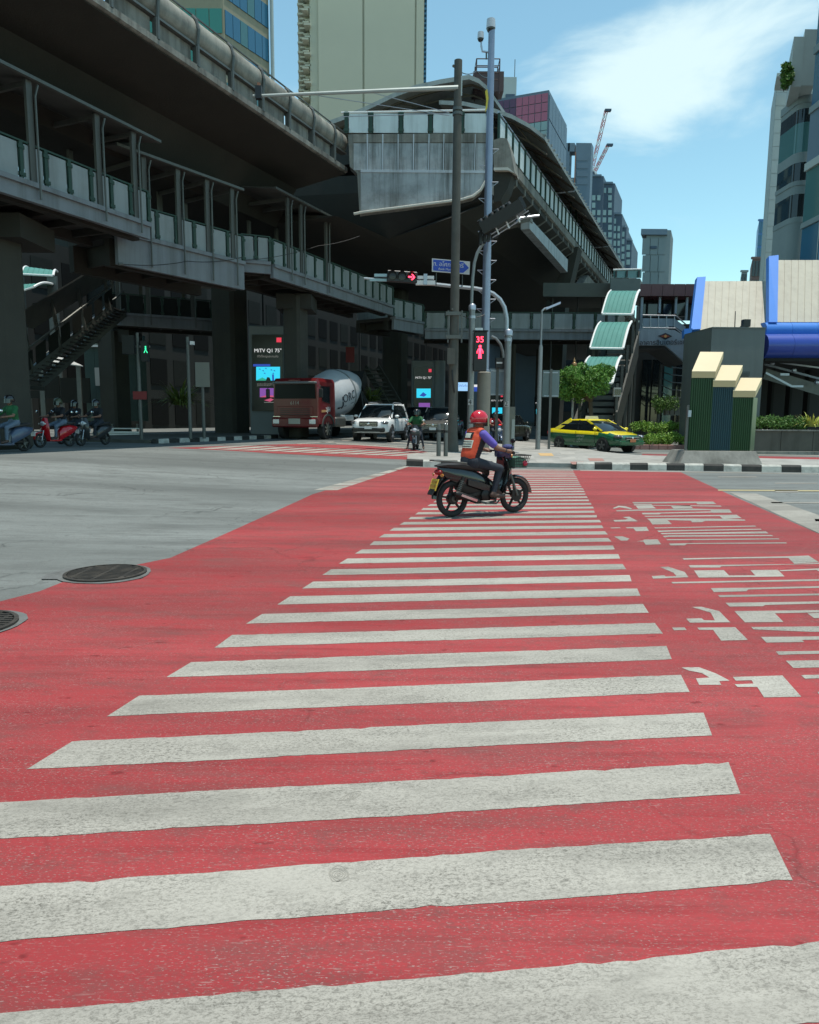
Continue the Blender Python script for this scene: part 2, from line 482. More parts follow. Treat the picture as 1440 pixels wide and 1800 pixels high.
# red paint of the big crossing (with bites round the manholes)
R1, R2 = G(1275, 866), G(1440, 939)
L1, L2 = G(400, 937), G(20, 1062)
redpoly = [G(716, 821), G(640, 842), G(550, 869), G(400, 937), G(300, 981)]
redpoly += [G(x, y) for x, y in ((228, 996), (262, 1006), (250, 1018), (200, 1022), (120, 1020), (70, 1040), (0, 1058))]
redpoly += [line_at(L1, L2, 1.6), line_at(L1, L2, 3.0), V3((-9, -3, 0)), V3((9, -3, 0)), line_at(R1, R2, 2.2), R2, R1, G(1235, 848), G(1196, 830), G(1015, 827), G(860, 824)]
struct(sheet(MB(), redpoly, 0.004), 'crossing_paint', REDP, label='worn red paint under the wide zebra crossing')

# zebra stripes
crosswalk = put(None, 'crosswalk'); tag(crosswalk, 'wide zebra crossing of white bars on red paint', None, None, 'structure')
ra, rb = G(1393, 1553), G(1112, 1024)
rdir = (rb - ra) / (rb.y - ra.y)
la, lb = G(67, 1342), G(608, 985)
lb2 = G(735, 893)
ldir = (lb - la) / (lb.y - la.y)
sdir = (G(1393, 1553) - G(0, 1661)); sdir.z = 0; sdir.normalize()
def bar_pts(y0, y1):
    out = []
    R0_, R1_ = ra + rdir * (y0 - ra.y), ra + rdir * (y1 - ra.y)
    def left(P):                      # along the bar to the slanting left line
        den = sdir.x - ldir.x * sdir.y
        t = (P.x - la.x - ldir.x * (P.y - la.y)) / den
        return P - sdir * t
    L0_, L1_ = left(R0_), left(R1_)
    NB = 60
    bot = [L0_ + (R0_ - L0_) * (i / NB) for i in range(NB + 1)]
    top = [R1_ + (L1_ - R1_) * (i / NB) for i in range(NB + 1)]
    for k, q in enumerate((bot, top)):
        for i, P in enumerate(q):
            P = P.copy(); P.y += random.gauss(0, 0.002) + 0.0035 * sin(i * 0.13 + y0 * 5 + k) - (0.012 * random.random() if random.random() < 0.04 else 0) * (1 if k else -1)
            if i in (0, NB): P.x += random.gauss(0, 0.008)
            out.append(P)
    return out
k = -1
while True:
    y0 = 2.110 + 0.5285 * k; y1 = y0 + 0.258
    if y1 > 20.9: break
    b = put(sheet(MB(), bar_pts(y0, y1), 0.0058).mesh('zebra_bar', WHITP), 'zebra_bar', crosswalk)
    k += 1

# faint shoe prints on two bars
PRINT = mat('shoe_print_grime', (0.27, 0.255, 0.22), 0.9)
def shoe_print(px, py, rx, ry, ang, n=5):
    c = G(px, py); m = MB()
    for k_ in range(n):
        f = (k_ + 1) / n; ring = []
        for i in range(25):
            a = 2 * pi * i / 24
            for q in (f, f - 0.09):
                x, y = rx * q * cos(a) * (1 + 0.12 * sin(2 * a + k_)), ry * q * sin(a) * (1 + 0.15 * cos(3 * a + 2 * k_))
                ring.append(gp(c.x + x * cos(ang) - y * sin(ang), c.y + x * sin(ang) + y * cos(ang), 0.0066))
        m.add(ring, [(2 * i, 2 * i + 1, 2 * i + 3, 2 * i + 2) for i in range(24)])
    o = part(m, 'shoe_print', PRINT, crosswalk); o['kind'] = 'stuff'
shoe_print(596, 1540, 0.035, 0.042, 0.2); shoe_print(618, 1402, 0.022, 0.05, -0.9, 4)

# lettering painted on the red (stretched for drivers coming from the side road)
ZA = (1060, 860, 3.789); ZB = (1130, 1020, 4.645)
LET = [(ZA, s) for s in (
 '195,88 625,84 735,84 755,101 630,103 622,94 205,98', '205,102 325,102 330,108 785,111 790,118 210,110', '218,113 330,112 355,130 235,133',
 '452,112 580,110 600,129 470,132', '85,143 230,137 600,131 720,135 842,136 860,158 730,160 715,142 235,146 95,150', '65,128 105,112 150,115 195,130 185,135 110,122 75,132',
 '258,160 385,158 720,150 730,158 390,164 375,170 265,170', '275,180 775,174 890,172 925,195 800,200 778,182 285,186',
 '293,198 425,196 800,199 945,205 950,212 680,214 660,222 595,223 585,212 430,208 460,235 330,238 310,210', '68,208 150,205 170,200 130,188 175,185 215,205 232,216 80,218',
 '340,258 1015,245 1022,251 350,264', '360,278 470,276 1050,266 1058,272 465,284 372,288', '383,295 725,290 1085,284 1105,297 740,300 392,303',
 '398,315 435,310 1125,308 1135,315 440,320 410,324', '420,336 1170,330 1178,337 430,343', '440,365 555,362 1220,357 1228,364 560,368 545,377 450,377',
 '48,258 110,256 120,262 58,264', '152,256 290,253 307,281 220,283 203,263 160,263', '75,318 130,316 178,332 160,345 120,345', '225,350 268,345 275,338 365,337 388,370 285,373 270,352',
 '530,464 1225,450 1370,445 1440,490 1275,500 1235,461 820,466 540,473', '570,510 775,508 1275,502 1560,488 1560,498 790,517 780,525 583,525',
 '607,545 805,542 840,578 1015,578 982,543 1165,540 1210,585 640,593', '1175,543 1560,526 1560,545 1440,550 1420,541 1182,550',
 '325,583 410,577 415,585 490,583 470,560 380,522 435,520 545,555 570,590 335,600', '455,622 1700,598 1700,610 465,632',
 '718,663 955,660 1700,645 1700,656 970,672 955,684 740,690', '765,710 1700,695 1700,706 780,724')]
LET += [(ZB, s) for s in (
 '675,190 1750,174 1750,188 1000,208 985,218 710,221', '748,258 1750,246 1750,262 1080,276 1150,347 835,350', '1345,276 1500,272 1540,312 1400,316',
 '400,224 480,222 625,258 675,310 715,350 385,353 355,320 480,316 500,332 590,335 555,270', '240,393 340,391 360,413 255,415', '445,393 755,390 860,495 640,500 575,412 460,412',
 '885,388 1750,380 1750,425 1365,428 905,408', '965,470 1750,462 1750,486 1300,495 1320,512 1010,516', '1087,588 1750,580 1750,602 1250,612 1110,617', '1168,665 1750,655 1750,712 1230,724',
 '1293,783 1750,770 1750,800 1325,812', '315,720 460,718 600,770 710,828 625,832 640,862 460,862 435,810 545,802 480,765 375,745',
 '735,798 1140,785 1295,960 990,965 935,880 775,880 750,858 905,852 890,825 760,828', '1428,920 1600,912 1620,938 1440,942')]
lettering = put(None, 'road_lettering'); tag(lettering, 'white lettering painted sideways on the red paint', None, None, 'structure')
for (ox, oy, sc), s in LET:
    P = [tuple(map(float, q.split(','))) for q in s.split()]
    put(sheet(MB(), [G(ox + x / sc, oy + y / sc) for x, y in P], 0.0062).mesh('letter_stroke', WHITP), 'letter_stroke', lettering)

# second crossing on the far left, half shaded by the viaduct
struct(sheet(MB(), [G(x, y) for x, y in ((293, 787.5), (520, 780.5), (640, 783), (722, 790), (790, 800), (716, 808), (640, 805), (480, 797))], 0.004), 'far_crossing_paint', REDP, label='red paint of the smaller crossing by the viaduct')
far_cw = put(None, 'far_crosswalk'); tag(far_cw, 'small zebra crossing beside the viaduct shade', None, None, 'structure')
for i in range(11):
    x = 345 + i * 36; y = 787.6 + i * 1.35
    q = [G(x, y + 1.6), G(x + 30, y + 2.0), G(x + 112, y - 4.6), G(x + 86, y - 5.0)]
    put(sheet(MB(), q, 0.008).mesh('zebra_bar', WHITP), 'zebra_bar', far_cw)
marks = put(None, 'lane_markings'); tag(marks, 'white and yellow lines painted on the asphalt', None, None, 'structure')
YELP = road_mat('yellow_road_paint', (0.50, 0.42, 0.22), (0.2, 0.18, 0.12), wear=0, grain=0.5, grainscale=(20, 60), patch=0.3, speck=False)
def mark(pp, m=WHITP, name='lane_line'): return put(sheet(MB(), [G(x, y) for x, y in pp], 0.006).mesh(name, m), name, marks)
for i in range(8):                                       # short blocks along the left edge of the red
    t0, t1 = i / 8, (i + 0.86) / 8
    A = lambda t: (551 + 112 * t + 52 * t * t, 862 - 30 * t - 13 * t * t); B = lambda t: (593 + 92 * t + 38 * t * t, 862 - 30 * t - 13 * t * t)
    mark([A(t0), B(t0), B(t1), A(t1)], name='edge_block')
mark([(1282, 866), (1330, 868), (1440, 906), (1760, 1020), (1760, 1080), (1440, 938)], name='stop_line')
for q in (((1262, 838), (1330, 838), (1331, 839.4), (1263, 839.4)), ((1362, 849), (1436, 849), (1437, 850.5), (1363, 850.5)), ((1355, 883), (1500, 883), (1502, 885.5), (1357, 885)), ((1432, 913), (1560, 913), (1562, 917), (1434, 917)),
          ((1020, 826.3), (1500, 834), (1500, 835.2), (1020, 827.6)), ((520, 780), (585, 776), (590, 777), (525, 781)), ((590, 779), (716, 787), (718, 788.5), (592, 780.4)), ((560, 777), (716, 784), (717, 785), (562, 778)), ((600, 773.6), (760, 781), (761, 782.4), (602, 775))):
    mark(q)
mark(((1262, 861), (1500, 862.5), (1501, 864.5), (1263, 863)), YELP)
mark(((1362, 862.2), (1402, 862.5), (1404, 866), (1364, 866)))

# manholes in the red paint's edge
IRON = mat('cast_iron', (0.045, 0.04, 0.034), 0.7, 0.3, var=0.5, vscale=9, dirt=0.5, dscale=6, dcol=(0.16, 0.13, 0.10), bump=0.5, bscale=60)
PATCH = mat('mortar_collar', (0.15, 0.155, 0.15), 0.9, var=0.6, vscale=7, dirt=0.6, dscale=4, bump=0.5, bscale=40)
def manhole(px, py, r, label):
    c = G(px, py)
    t = thing('manhole_cover', c, label, 'manhole cover', group='manhole covers')
    m = MB(); ring = []
    for i in range(40):
        a = 2 * pi * i / 40; q = r * 1.09 * (1 + 0.04 * sin(3 * a + px) + 0.03 * random.random()) * (1.25 if abs(a - pi) < 0.5 else 1)
        ring.append(V3((c.x + q * cos(a), c.y + q * sin(a), 0)))
    part(sheet(m, ring, 0.010), 'collar', PATCH, t)
    m = MB(); m.lathe([(r * 0.98, 0.008), (r * 0.98, 0.026), (r * 0.90, 0.028), (r * 0.90, 0.014), (0.001, 0.014)], c, (0, 0, 1), 36); part(m, 'rim', IRON, t, 30)
    for i in range(-6, 7):
        y = i * r * 0.135; hw = math.sqrt(max(0.01, (r * 0.88) ** 2 - y * y))
        part(MB().box(c + V3((0, y, 0.019)), (2 * hw, r * 0.07, 0.012)), 'grate_bar', IRON, t)
    for i in (-2, 0, 2):
        x = i * r * 0.3; hw = math.sqrt((r * 0.86) ** 2 - x * x)
        part(MB().box(c + V3((x, 0, 0.0185)), (r * 0.08, 2 * hw, 0.010)), 'grate_bar', IRON, t)
    return t
manhole(186, 1010, 0.37, 'round iron manhole cover between grey asphalt and red paint')
manhole(-70, 1102, 0.37, 'round iron manhole cover wholly within the red paint')

# pavement island with black and white kerb
island = [G(716, 815), G(716, 806), G(770, 800), G(850, 786), G(905, 779), G(985, 786), G(1062, 800), G(1120, 806), G(1500, 816), G(1760, 820), G(1760, 835), G(1440, 829), G(1016, 822), G(985, 822), G(900, 820.5)]
def raised(pp, h, dz0=0.0):
    m = MB(); q = [V3((p.x, p.y, 0)) for p in pp]; nn = len(q)
    sheet(m, q, h)
    for i in range(nn):
        a, b = q[i], q[(i + 1) % nn]
        k_ = max(1, int((b - a).length / 0.7))
        for j in range(k_):
            p, r_ = a + (b - a) * (j / k_), a + (b - a) * ((j + 1) / k_)
            m.quad(gp(p.x, p.y, dz0), gp(r_.x, r_.y, dz0), gp(r_.x, r_.y, h), gp(p.x, p.y, h))
    return m
pav = struct(raised(island, 0.13), 'pavement', PAVE, label='pale concrete pavement island behind the kerb')
TILE_Y = mat('tactile_tile', (0.55, 0.36, 0.16), 0.8, var=0.3); TILE_R = mat('reddish_tile', (0.36, 0.19, 0.16), 0.85, var=0.4, vscale=5)
TILE_G = mat('grey_tile', (0.40, 0.385, 0.35), 0.85, var=0.4, vscale=4, dirt=0.3)
for x, y, w, m_ in ((928, 804, 26, TILE_G), (962, 799, 24, TILE_Y), (1000, 806, 30, TILE_G), (1000, 797, 26, TILE_G), (960, 811, 30, TILE_G), (1018, 814, 24, TILE_R), (915, 812, 26, TILE_G), (900, 800, 20, TILE_G), (1050, 808, 26, TILE_R)):
    q = [G(x - w / 2, y + 2.4, 0.13), G(x + w / 2, y + 2.6, 0.13), G(x + w / 2 - 4, y - 2.2, 0.13), G(x - w / 2 - 4, y - 2.4, 0.13)]
    part(sheet(MB(), q, 0.136), 'paving_slab', m_, pav)
def kerb(P, Q, start, label_par, h=0.2, step=0.52, w=0.22):
    d = Q - P; L_ = math.hypot(d.x, d.y); d = V3((d.x, d.y, 0)).normalized(); nrm = V3((-d.y, d.x, 0))
    k_ = start; s = 0
    while s < L_:
        e = min(L_, s + step * random.uniform(0.95, 1.05))
        a, b = P + d * (s + 0.006), P + d * (e - 0.006)
        m = MB(); rings = []
        for p in (a, b):
            z = gz(p.x, p.y); o = V3((p.x, p.y, z)); j = random.uniform(-0.006, 0.006)
            rings.append([o + nrm * x + V3((0, 0, zz)) for x, zz in ((-0.01, -0.02), (w, -0.02), (w, h + j), (0.05, h + j), (0.012, h - 0.045 + j))])
        m.loft(rings)
        part(m, 'kerb_block', KB if k_ % 2 else KW, label_par)
        s = e; k_ += 1
kerb(G(714, 819), G(905, 823.5), 1, pav)
kerb(G(1014, 824.5), G(1440, 831), 0, pav)
kerb(G(1440, 831), G(1800, 836.5), 0, pav)
# far pavement in the shade under the viaduct, black and white kerb too
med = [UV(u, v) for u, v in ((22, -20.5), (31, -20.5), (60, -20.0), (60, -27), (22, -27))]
p2_ = struct(raised(med, 0.14), 'median_pavement', mat('shade_toned_pavement', (0.10, 0.096, 0.08), 0.9, var=0.5, vscale=2, dirt=0.5), label='dark median pavement under the viaduct')  # pavement concrete darkened, the viaduct's shade put into its colour
kerb(UV(31.2, -20.45), UV(22.0, -20.45), 0, p2_, 0.18, 0.6)
# slip road strip behind the island with red and white bands
struct(sheet(MB(), [G(x, y) for x, y in ((1125, 803), (1500, 811), (1500, 805), (1130, 798))], 0.004), 'slip_road_paint', REDP, label='red band painted on the slip road behind the island')
for y in (0, 1):
    put(sheet(MB(), [G(1120, 795.5 + y * 9), G(1520, 801.5 + y * 11), G(1520, 803 + y * 11), G(1120, 797 + y * 9)], 0.006).mesh('lane_line', WHITP), 'lane_line', marks)

# ================================================================== ELEVATED RAILWAY
def vring(prof, u): return [UV(u, v, z) for v, z in prof]
def vloft(prof, us_, m=None):
    m = m or MB()
    return m.loft([vring(prof, u) for u in us_])
via = thing('railway_viaduct', UV(-10, -22.5, 0.38), 'massive dark concrete railway viaduct with bulging parapet overhead', 'viaduct')
UE = 31.0
US = [-70, -40, -10, 0, 10, 20, UE]
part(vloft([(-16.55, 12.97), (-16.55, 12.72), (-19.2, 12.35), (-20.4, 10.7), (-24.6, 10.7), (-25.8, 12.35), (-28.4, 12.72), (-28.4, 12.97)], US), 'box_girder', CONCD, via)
part(vloft([(-16.50, 12.76), (-16.42, 12.80), (-16.42, 12.99), (-16.85, 12.99), (-16.85, 12.76)], US), 'edge_ledge', CONC, via)
bul = [(-16.72 + 0.30 * sin(pi * i / 10), 13.66 + 0.84 * (1 - cos(pi * i / 10)) / 2) for i in range(11)] + [(-16.9, 14.5), (-16.9, 13.66)]
part(vloft(bul, US), 'bulging_barrier', mat('weathered_barrier', (0.30, 0.29, 0.245), 0.7, var=0.5, vscale=1.6, dirt=0.6, dscale=0.9, streak=0.5, bump=0.2), via, 40)
part(vloft([(-16.46, 13.58), (-16.46, 13.65), (-16.75, 13.65), (-16.75, 13.58)], US), 'rail_strip', GALVD, via)
part(vloft([(-28.4, 12.98), (-28.4, 14.4), (-28.2, 14.4), (-28.2, 12.98)], US), 'far_parapet', CONCD, via)
u0 = onv(277, 62, -16.45)[0]; u1 = onv(462, 190, -16.45)[0]; du = (u1 - u0) / 3
BR = [u0 + du * i for i in range(-14, 20) if u0 + du * i < UE - 0.2]
for i, u in enumerate(BR):
    m = MB(); m.tube([UV(u, -16.43, 12.95), UV(u, -16.42, 13.62), UV(u, -16.36, 14.08), UV(u, -16.46, 14.4), UV(u, -16.62, 14.56)], 0.05, 6)
    m.box(UV(u, -16.5, 13.25), (0.16, 0.16, 0.62), Matrix.Rotation(-SA, 3, 'Z')); part(m, 'bracket_post', GALVD, via)
    if i + 1 < len(BR):
        uu = BR[i + 1]
        part(MB().prism([UV(u + 0.13, -16.62, 13.02), UV(uu - 0.13, -16.62, 13.02), UV(uu - 0.13, -16.62, 13.57), UV(u + 0.13, -16.62, 13.57)], UV(0, -0.12)), 'parapet_panel', CONC, via)
part(MB().tube([UV(-70, -16.62, 14.58), UV(UE, -16.62, 14.58)], 0.035, 6), 'top_rail', GALVD, via)
for u, v in ((-16, -22.5), (34.3, -25.8), (50, -22.5), (66, -22.5), (82, -22.5), (100, -22.5)):
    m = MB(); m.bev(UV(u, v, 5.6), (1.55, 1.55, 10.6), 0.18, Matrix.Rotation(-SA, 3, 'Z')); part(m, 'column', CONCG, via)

# ------------------------------------------------------------------ station
st = thing('railway_station', UV(33, -16, 0.3), 'elevated railway station with stained end wall and curved canopies', 'station')
WY = 34.5
def WP(px, py, Y=WY): return D(px, py, Y)
STW = mat('stained_end_wall', (0.40, 0.425, 0.43), 0.8, var=0.5, vscale=1.0, dirt=0.55, dscale=0.8, streak=0.85, dcol=(0.045, 0.045, 0.036), bump=0.3, bscale=16)
wall = [(612, 236), (868, 233), (868, 285), (860, 312), (846, 336), (832, 346), (812, 351), (632, 374), (628, 305), (615, 292)]
part(MB().prism([WP(*q) for q in wall], V3((0, 0.6, 0))), 'end_wall', CONC, st)
rib_x = [646, 673, 700, 727, 754, 780, 808, 835, 862]
for i, x in enumerate(rib_x):
    part(MB().bbox(WP(x - 1.3, 300, WY - 0.05), WP(x + 1.3, 236, WY - 0.001)), 'wall_rib', WBEAM, st)
xs = [620] + rib_x
for a, b in zip(xs[:-1], xs[1:]):
    part(MB().bbox(WP(a + 1.8, 299, WY - 0.025), WP(b - 1.8, 252, WY - 0.001)), 'wall_panel', STW, st)
    part(MB().bbox(WP(a + 1.2, 250, WY - 0.045), WP(b - 1.2, 236.5, WY - 0.001)), 'parapet_block', CONC, st)
low = [(634, 303), (858, 300), (852, 322), (842, 336), (830, 344), (812, 348), (634, 371)]
part(MB().prism([WP(x, y, WY - 0.03) for x, y in low], V3((0, 0.028, 0))), 'lower_wall', STW, st)
part(MB().bbox(WP(634, 302.5, WY - 0.06), WP(862, 300.2, WY - 0.002)), 'ledge', WBEAM, st)
lip = [(622, 376), (634, 373.5), (812, 350.5), (832, 344.5), (845, 334), (856, 315), (861, 303)]
m = MB(); m.tube([WP(x, y, WY - 0.12) for x, y in lip], 0.06, 6); part(m, 'bottom_lip', mat('pale_lip', (0.55, 0.53, 0.47), 0.8, var=0.3), st)
# railing on the end wall
pp = [609, 652, 705, 757, 812, 860]
for x in pp:
    m = MB(); m.bbox(WP(x - 3.2, 233.5, WY - 0.04), WP(x + 3.2, 197, WY + 0.05)); m.bbox(WP(x - 5, 202, WY - 0.06), WP(x + 5, 199, WY + 0.05)); m.bbox(WP(x - 5, 230, WY - 0.06), WP(x + 5, 227, WY + 0.05)); part(m, 'railing_post', GREENP, st)
for a, b in zip(pp[:-1], pp[1:]):
    part(MB().bbox(WP(a + 4.5, 233, WY - 0.01), WP(b - 4.5, 200, WY + 0.02)), 'railing_panel', WPANEL, st)
part(MB().tube([WP(600, 198, WY), WP(866, 193, WY)], 0.05, 6), 'handrail', WHITEP, st)
# bulk behind: platform slab, soffit, side ledge
VSD = -9.85
U0S = 33.2
UEND = 118
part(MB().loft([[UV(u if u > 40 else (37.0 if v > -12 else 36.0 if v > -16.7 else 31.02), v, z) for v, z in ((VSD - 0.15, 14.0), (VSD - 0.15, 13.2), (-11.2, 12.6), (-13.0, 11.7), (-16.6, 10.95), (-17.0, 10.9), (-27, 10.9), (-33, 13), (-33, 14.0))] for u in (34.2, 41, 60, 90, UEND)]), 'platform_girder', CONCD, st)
part(vloft([(VSD, 14.02), (VSD, 13.55), (VSD - 0.1, 13.5), (VSD - 0.6, 13.5), (VSD - 0.6, 14.02)], (34.4, 60, UEND)), 'platform_edge', CONC, st)
WEB = mat('pale_girder_web', (0.42, 0.46, 0.47), 0.7, var=0.4, streak=0.5)
i = 0; u = 35.5
while u < 95:
    part(MB().prism([UV(u, VSD - 0.18, 13.45), UV(u + 1.5, VSD - 0.18, 13.45), UV(u + 1.5, -11.0, 12.75), UV(u, -11.0, 12.75)], V3((0, 0, -0.06))), 'web_panel', WEB, st)
    part(MB().prism([UV(u + 1.52, VSD - 0.10, 13.5), UV(u + 1.52, -11.2, 12.7), UV(u + 1.52, -11.2, 12.5), UV(u + 1.52, VSD - 0.1, 13.2)], UV(0.2, 0)), 'web_rib', CONC, st)
    u += 1.75
u = 33.3
pts_u = []
while u < 92: pts_u.append(u); u += 1.22
pm = None
for a in pts_u:
    part(MB().box(UV(a, VSD + 0.02, 14.62), (0.10, 0.12, 1.24), Matrix.Rotation(-SA, 3, 'Z')), 'railing_post', GREENP, st)
    part(MB().prism([UV(a + 0.12, VSD, 14.10), UV(a + 1.10, VSD, 14.10), UV(a + 1.10, VSD, 15.16), UV(a + 0.12, VSD, 15.16)], UV(0, -0.03)), 'railing_panel', WPANEL, st)
part(MB().tube([UV(33.2, VSD, 15.26), UV(93, VSD, 15.26)], 0.045, 6), 'handrail', GALV, st)
# weathered corner block beside the end wall
cb = [(868, 246), (880, 242), (891, 243), (897, 262), (905, 303), (893, 296), (868, 296)]
part(MB().prism([WP(x, y, WY - 0.25) for x, y in cb], UV(1.2, -0.1)), 'corner_block', CONC, st)
cb2 = [(868, 297), (893, 297), (902, 302), (893, 330), (880, 352), (868, 356)]
part(MB().prism([WP(x, y, WY - 0.1) for x, y in cb2], UV(1.3, -0.2)), 'corner_haunch', CONCD, st)
part(MB().prism([WP(868, 294.5, WY - 0.33), WP(893, 294, WY - 0.33), WP(906, 305, WY - 0.33), WP(893, 299, WY - 0.33), WP(868, 299, WY - 0.33)], UV(0.5, 0)), 'corner_lip', MATS['pale_lip'], st)
# hanging cross beams under the station edge
for (x0, y0, x1, y1) in ((900, 385, 1003, 463),):
    a = UV(41.0, -10.3, 12.75); b = UV(52.6, -10.3, 12.75)
    part(MB().prism([UV(41.0, -10.2, 12.62), UV(52.4, -10.2, 12.62), UV(52.4, -10.2, 11.75), UV(41.0, -10.2, 12.05)], UV(0, -0.5)), 'edge_beam', WEB, st)
    part(MB().prism([UV(41.0, -10.15, 12.65), UV(40.95, -10.15, 12.45), UV(40.95, -16, 11.6), UV(41.0, -16, 12.0)], UV(0.6, 0)), 'cross_beam', CONC, st)
for u in (53.0, 74, 95):
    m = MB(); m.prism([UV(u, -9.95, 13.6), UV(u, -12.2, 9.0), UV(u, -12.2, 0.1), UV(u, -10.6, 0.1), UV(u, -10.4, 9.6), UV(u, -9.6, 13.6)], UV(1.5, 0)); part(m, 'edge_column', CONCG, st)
for u in (56.5, 77.5):
    part(MB().prism([UV(u - 1.5, -10.0, 10.6), UV(u + 3.4, -10.0, 12.9), UV(u + 8, -10.0, 12.9), UV(u + 8, -10.0, 12.0), UV(u + 4, -10.0, 12.0), UV(u, -10.0, 10.2)], UV(0, -0.6)), 'haunch_beam', CONC, st)
# canopies: curved shells swept along the line
ROOF = mat('canopy_metal', (0.33, 0.345, 0.33), 0.5, 0.2, var=0.4, vscale=1.2, streak=0.3)
ROOFU = mat('canopy_lining', (0.10, 0.085, 0.06), 0.85, var=0.5, vscale=2)
def shell(pix, Y, length, thick, name, m1, uend=None):
    top = [D(x, y, Y) for x, y in pix]
    prof = top + [p - V3((0, 0, thick)) for p in reversed(top)]
    rr = [[p + UV(s, 0) for p in prof] for s in [length * i / 12 for i in range(13)]]
    o = part(MB().loft(rr), name, m1, st, 40)
    return top
tA = shell([(572, 214), (600, 204), (640, 188), (690, 164), (730, 149), (775, 139), (825, 131), (842, 138), (858, 152)], 39.0, 70, 0.22, 'canopy', ROOF)
tB = shell([(772, 176), (815, 178), (865, 189), (900, 201), (930, 217), (958, 238)], 38.8, 66, 0.20, 'canopy', ROOF)
# dark trusses below the canopies
TR = mat('truss_brown', (0.075, 0.06, 0.04), 0.7, 0.2, var=0.4)
for s in (0.6, 4.5, 8.5, 13, 18, 24, 31, 39, 48):
    m = MB()
    for top in (tA, tB):
        q = [p + UV(s, 0) - V3((0, 0, 0.25)) for p in top]
        m.tube(q, 0.07, 5)
        for i in range(len(q) - 1): m.tube([q[i], q[i + 1] - V3((0, 0, 0.55)) if i % 2 else q[i + 1]], 0.045, 4); m.tube([q[i] - V3((0, 0, 0.5)), q[i + 1] - V3((0, 0, 0.5))], 0.045, 4)
    part(m, 'roof_truss', TR, st)
for s in [0.75 * i for i in range(86)]:                 # little ribs on the drip edge
    p = tB[-1] + UV(s, 0)
    part(MB().box(p + V3((0, 0, 0.02)), (0.16, 0.10, 0.09), Matrix.Rotation(-SA, 3, 'Z')), 'roof_rib', ROOF, st)
m = MB(); m.loft([[UV(u, v, z) for v, z in ((-11.5, 15.4), (-11.5, 17.0), (-24, 17.6), (-24, 15.4))] for u in (37, 110)]); part(m, 'platform_interior', MATTEB, st)
for s in (8.5, 24):
    a = tB[-1] + UV(s, 0) - V3((0, 0, 0.35)); part(MB().tube([a, a + UV(0, -3.2)], 0.05, 5), 'roof_tie', GALV, st)
for u in (52.5, 54.6, 57): part(MB().box(UV(u, VSD - 0.3, 15.7), (0.16, 0.16, 3.2), Matrix.Rotation(-SA, 3, 'Z')), 'canopy_post', GREENP, st)
# rooftop ladder cage
m = MB()
ca, cb_ = D(838, 103, 40), D(878, 140, 40)
for x in (ca.x, cb_.x):
    for dy in (0, 0.9): m.tube([(x, 40 + dy, cb_.z - 0.7), (x, 40 + dy, ca.z)], 0.035, 5)
for i in range(4):
    z = ca.z + (cb_.z - ca.z) * i / 3
    m.tube([(ca.x, 40, z), (cb_.x, 40, z), (cb_.x, 40.9, z), (ca.x, 40.9, z), (ca.x, 40, z)], 0.028, 5)
part(m, 'maintenance_cage', mat('red_brown_steel', (0.08, 0.05, 0.05), 0.6, 0.3), st)
part(MB().bbox(D(832, 160, 40), D(882, 141, 41)), 'cage_platform', MATS['red_brown_steel'], st)

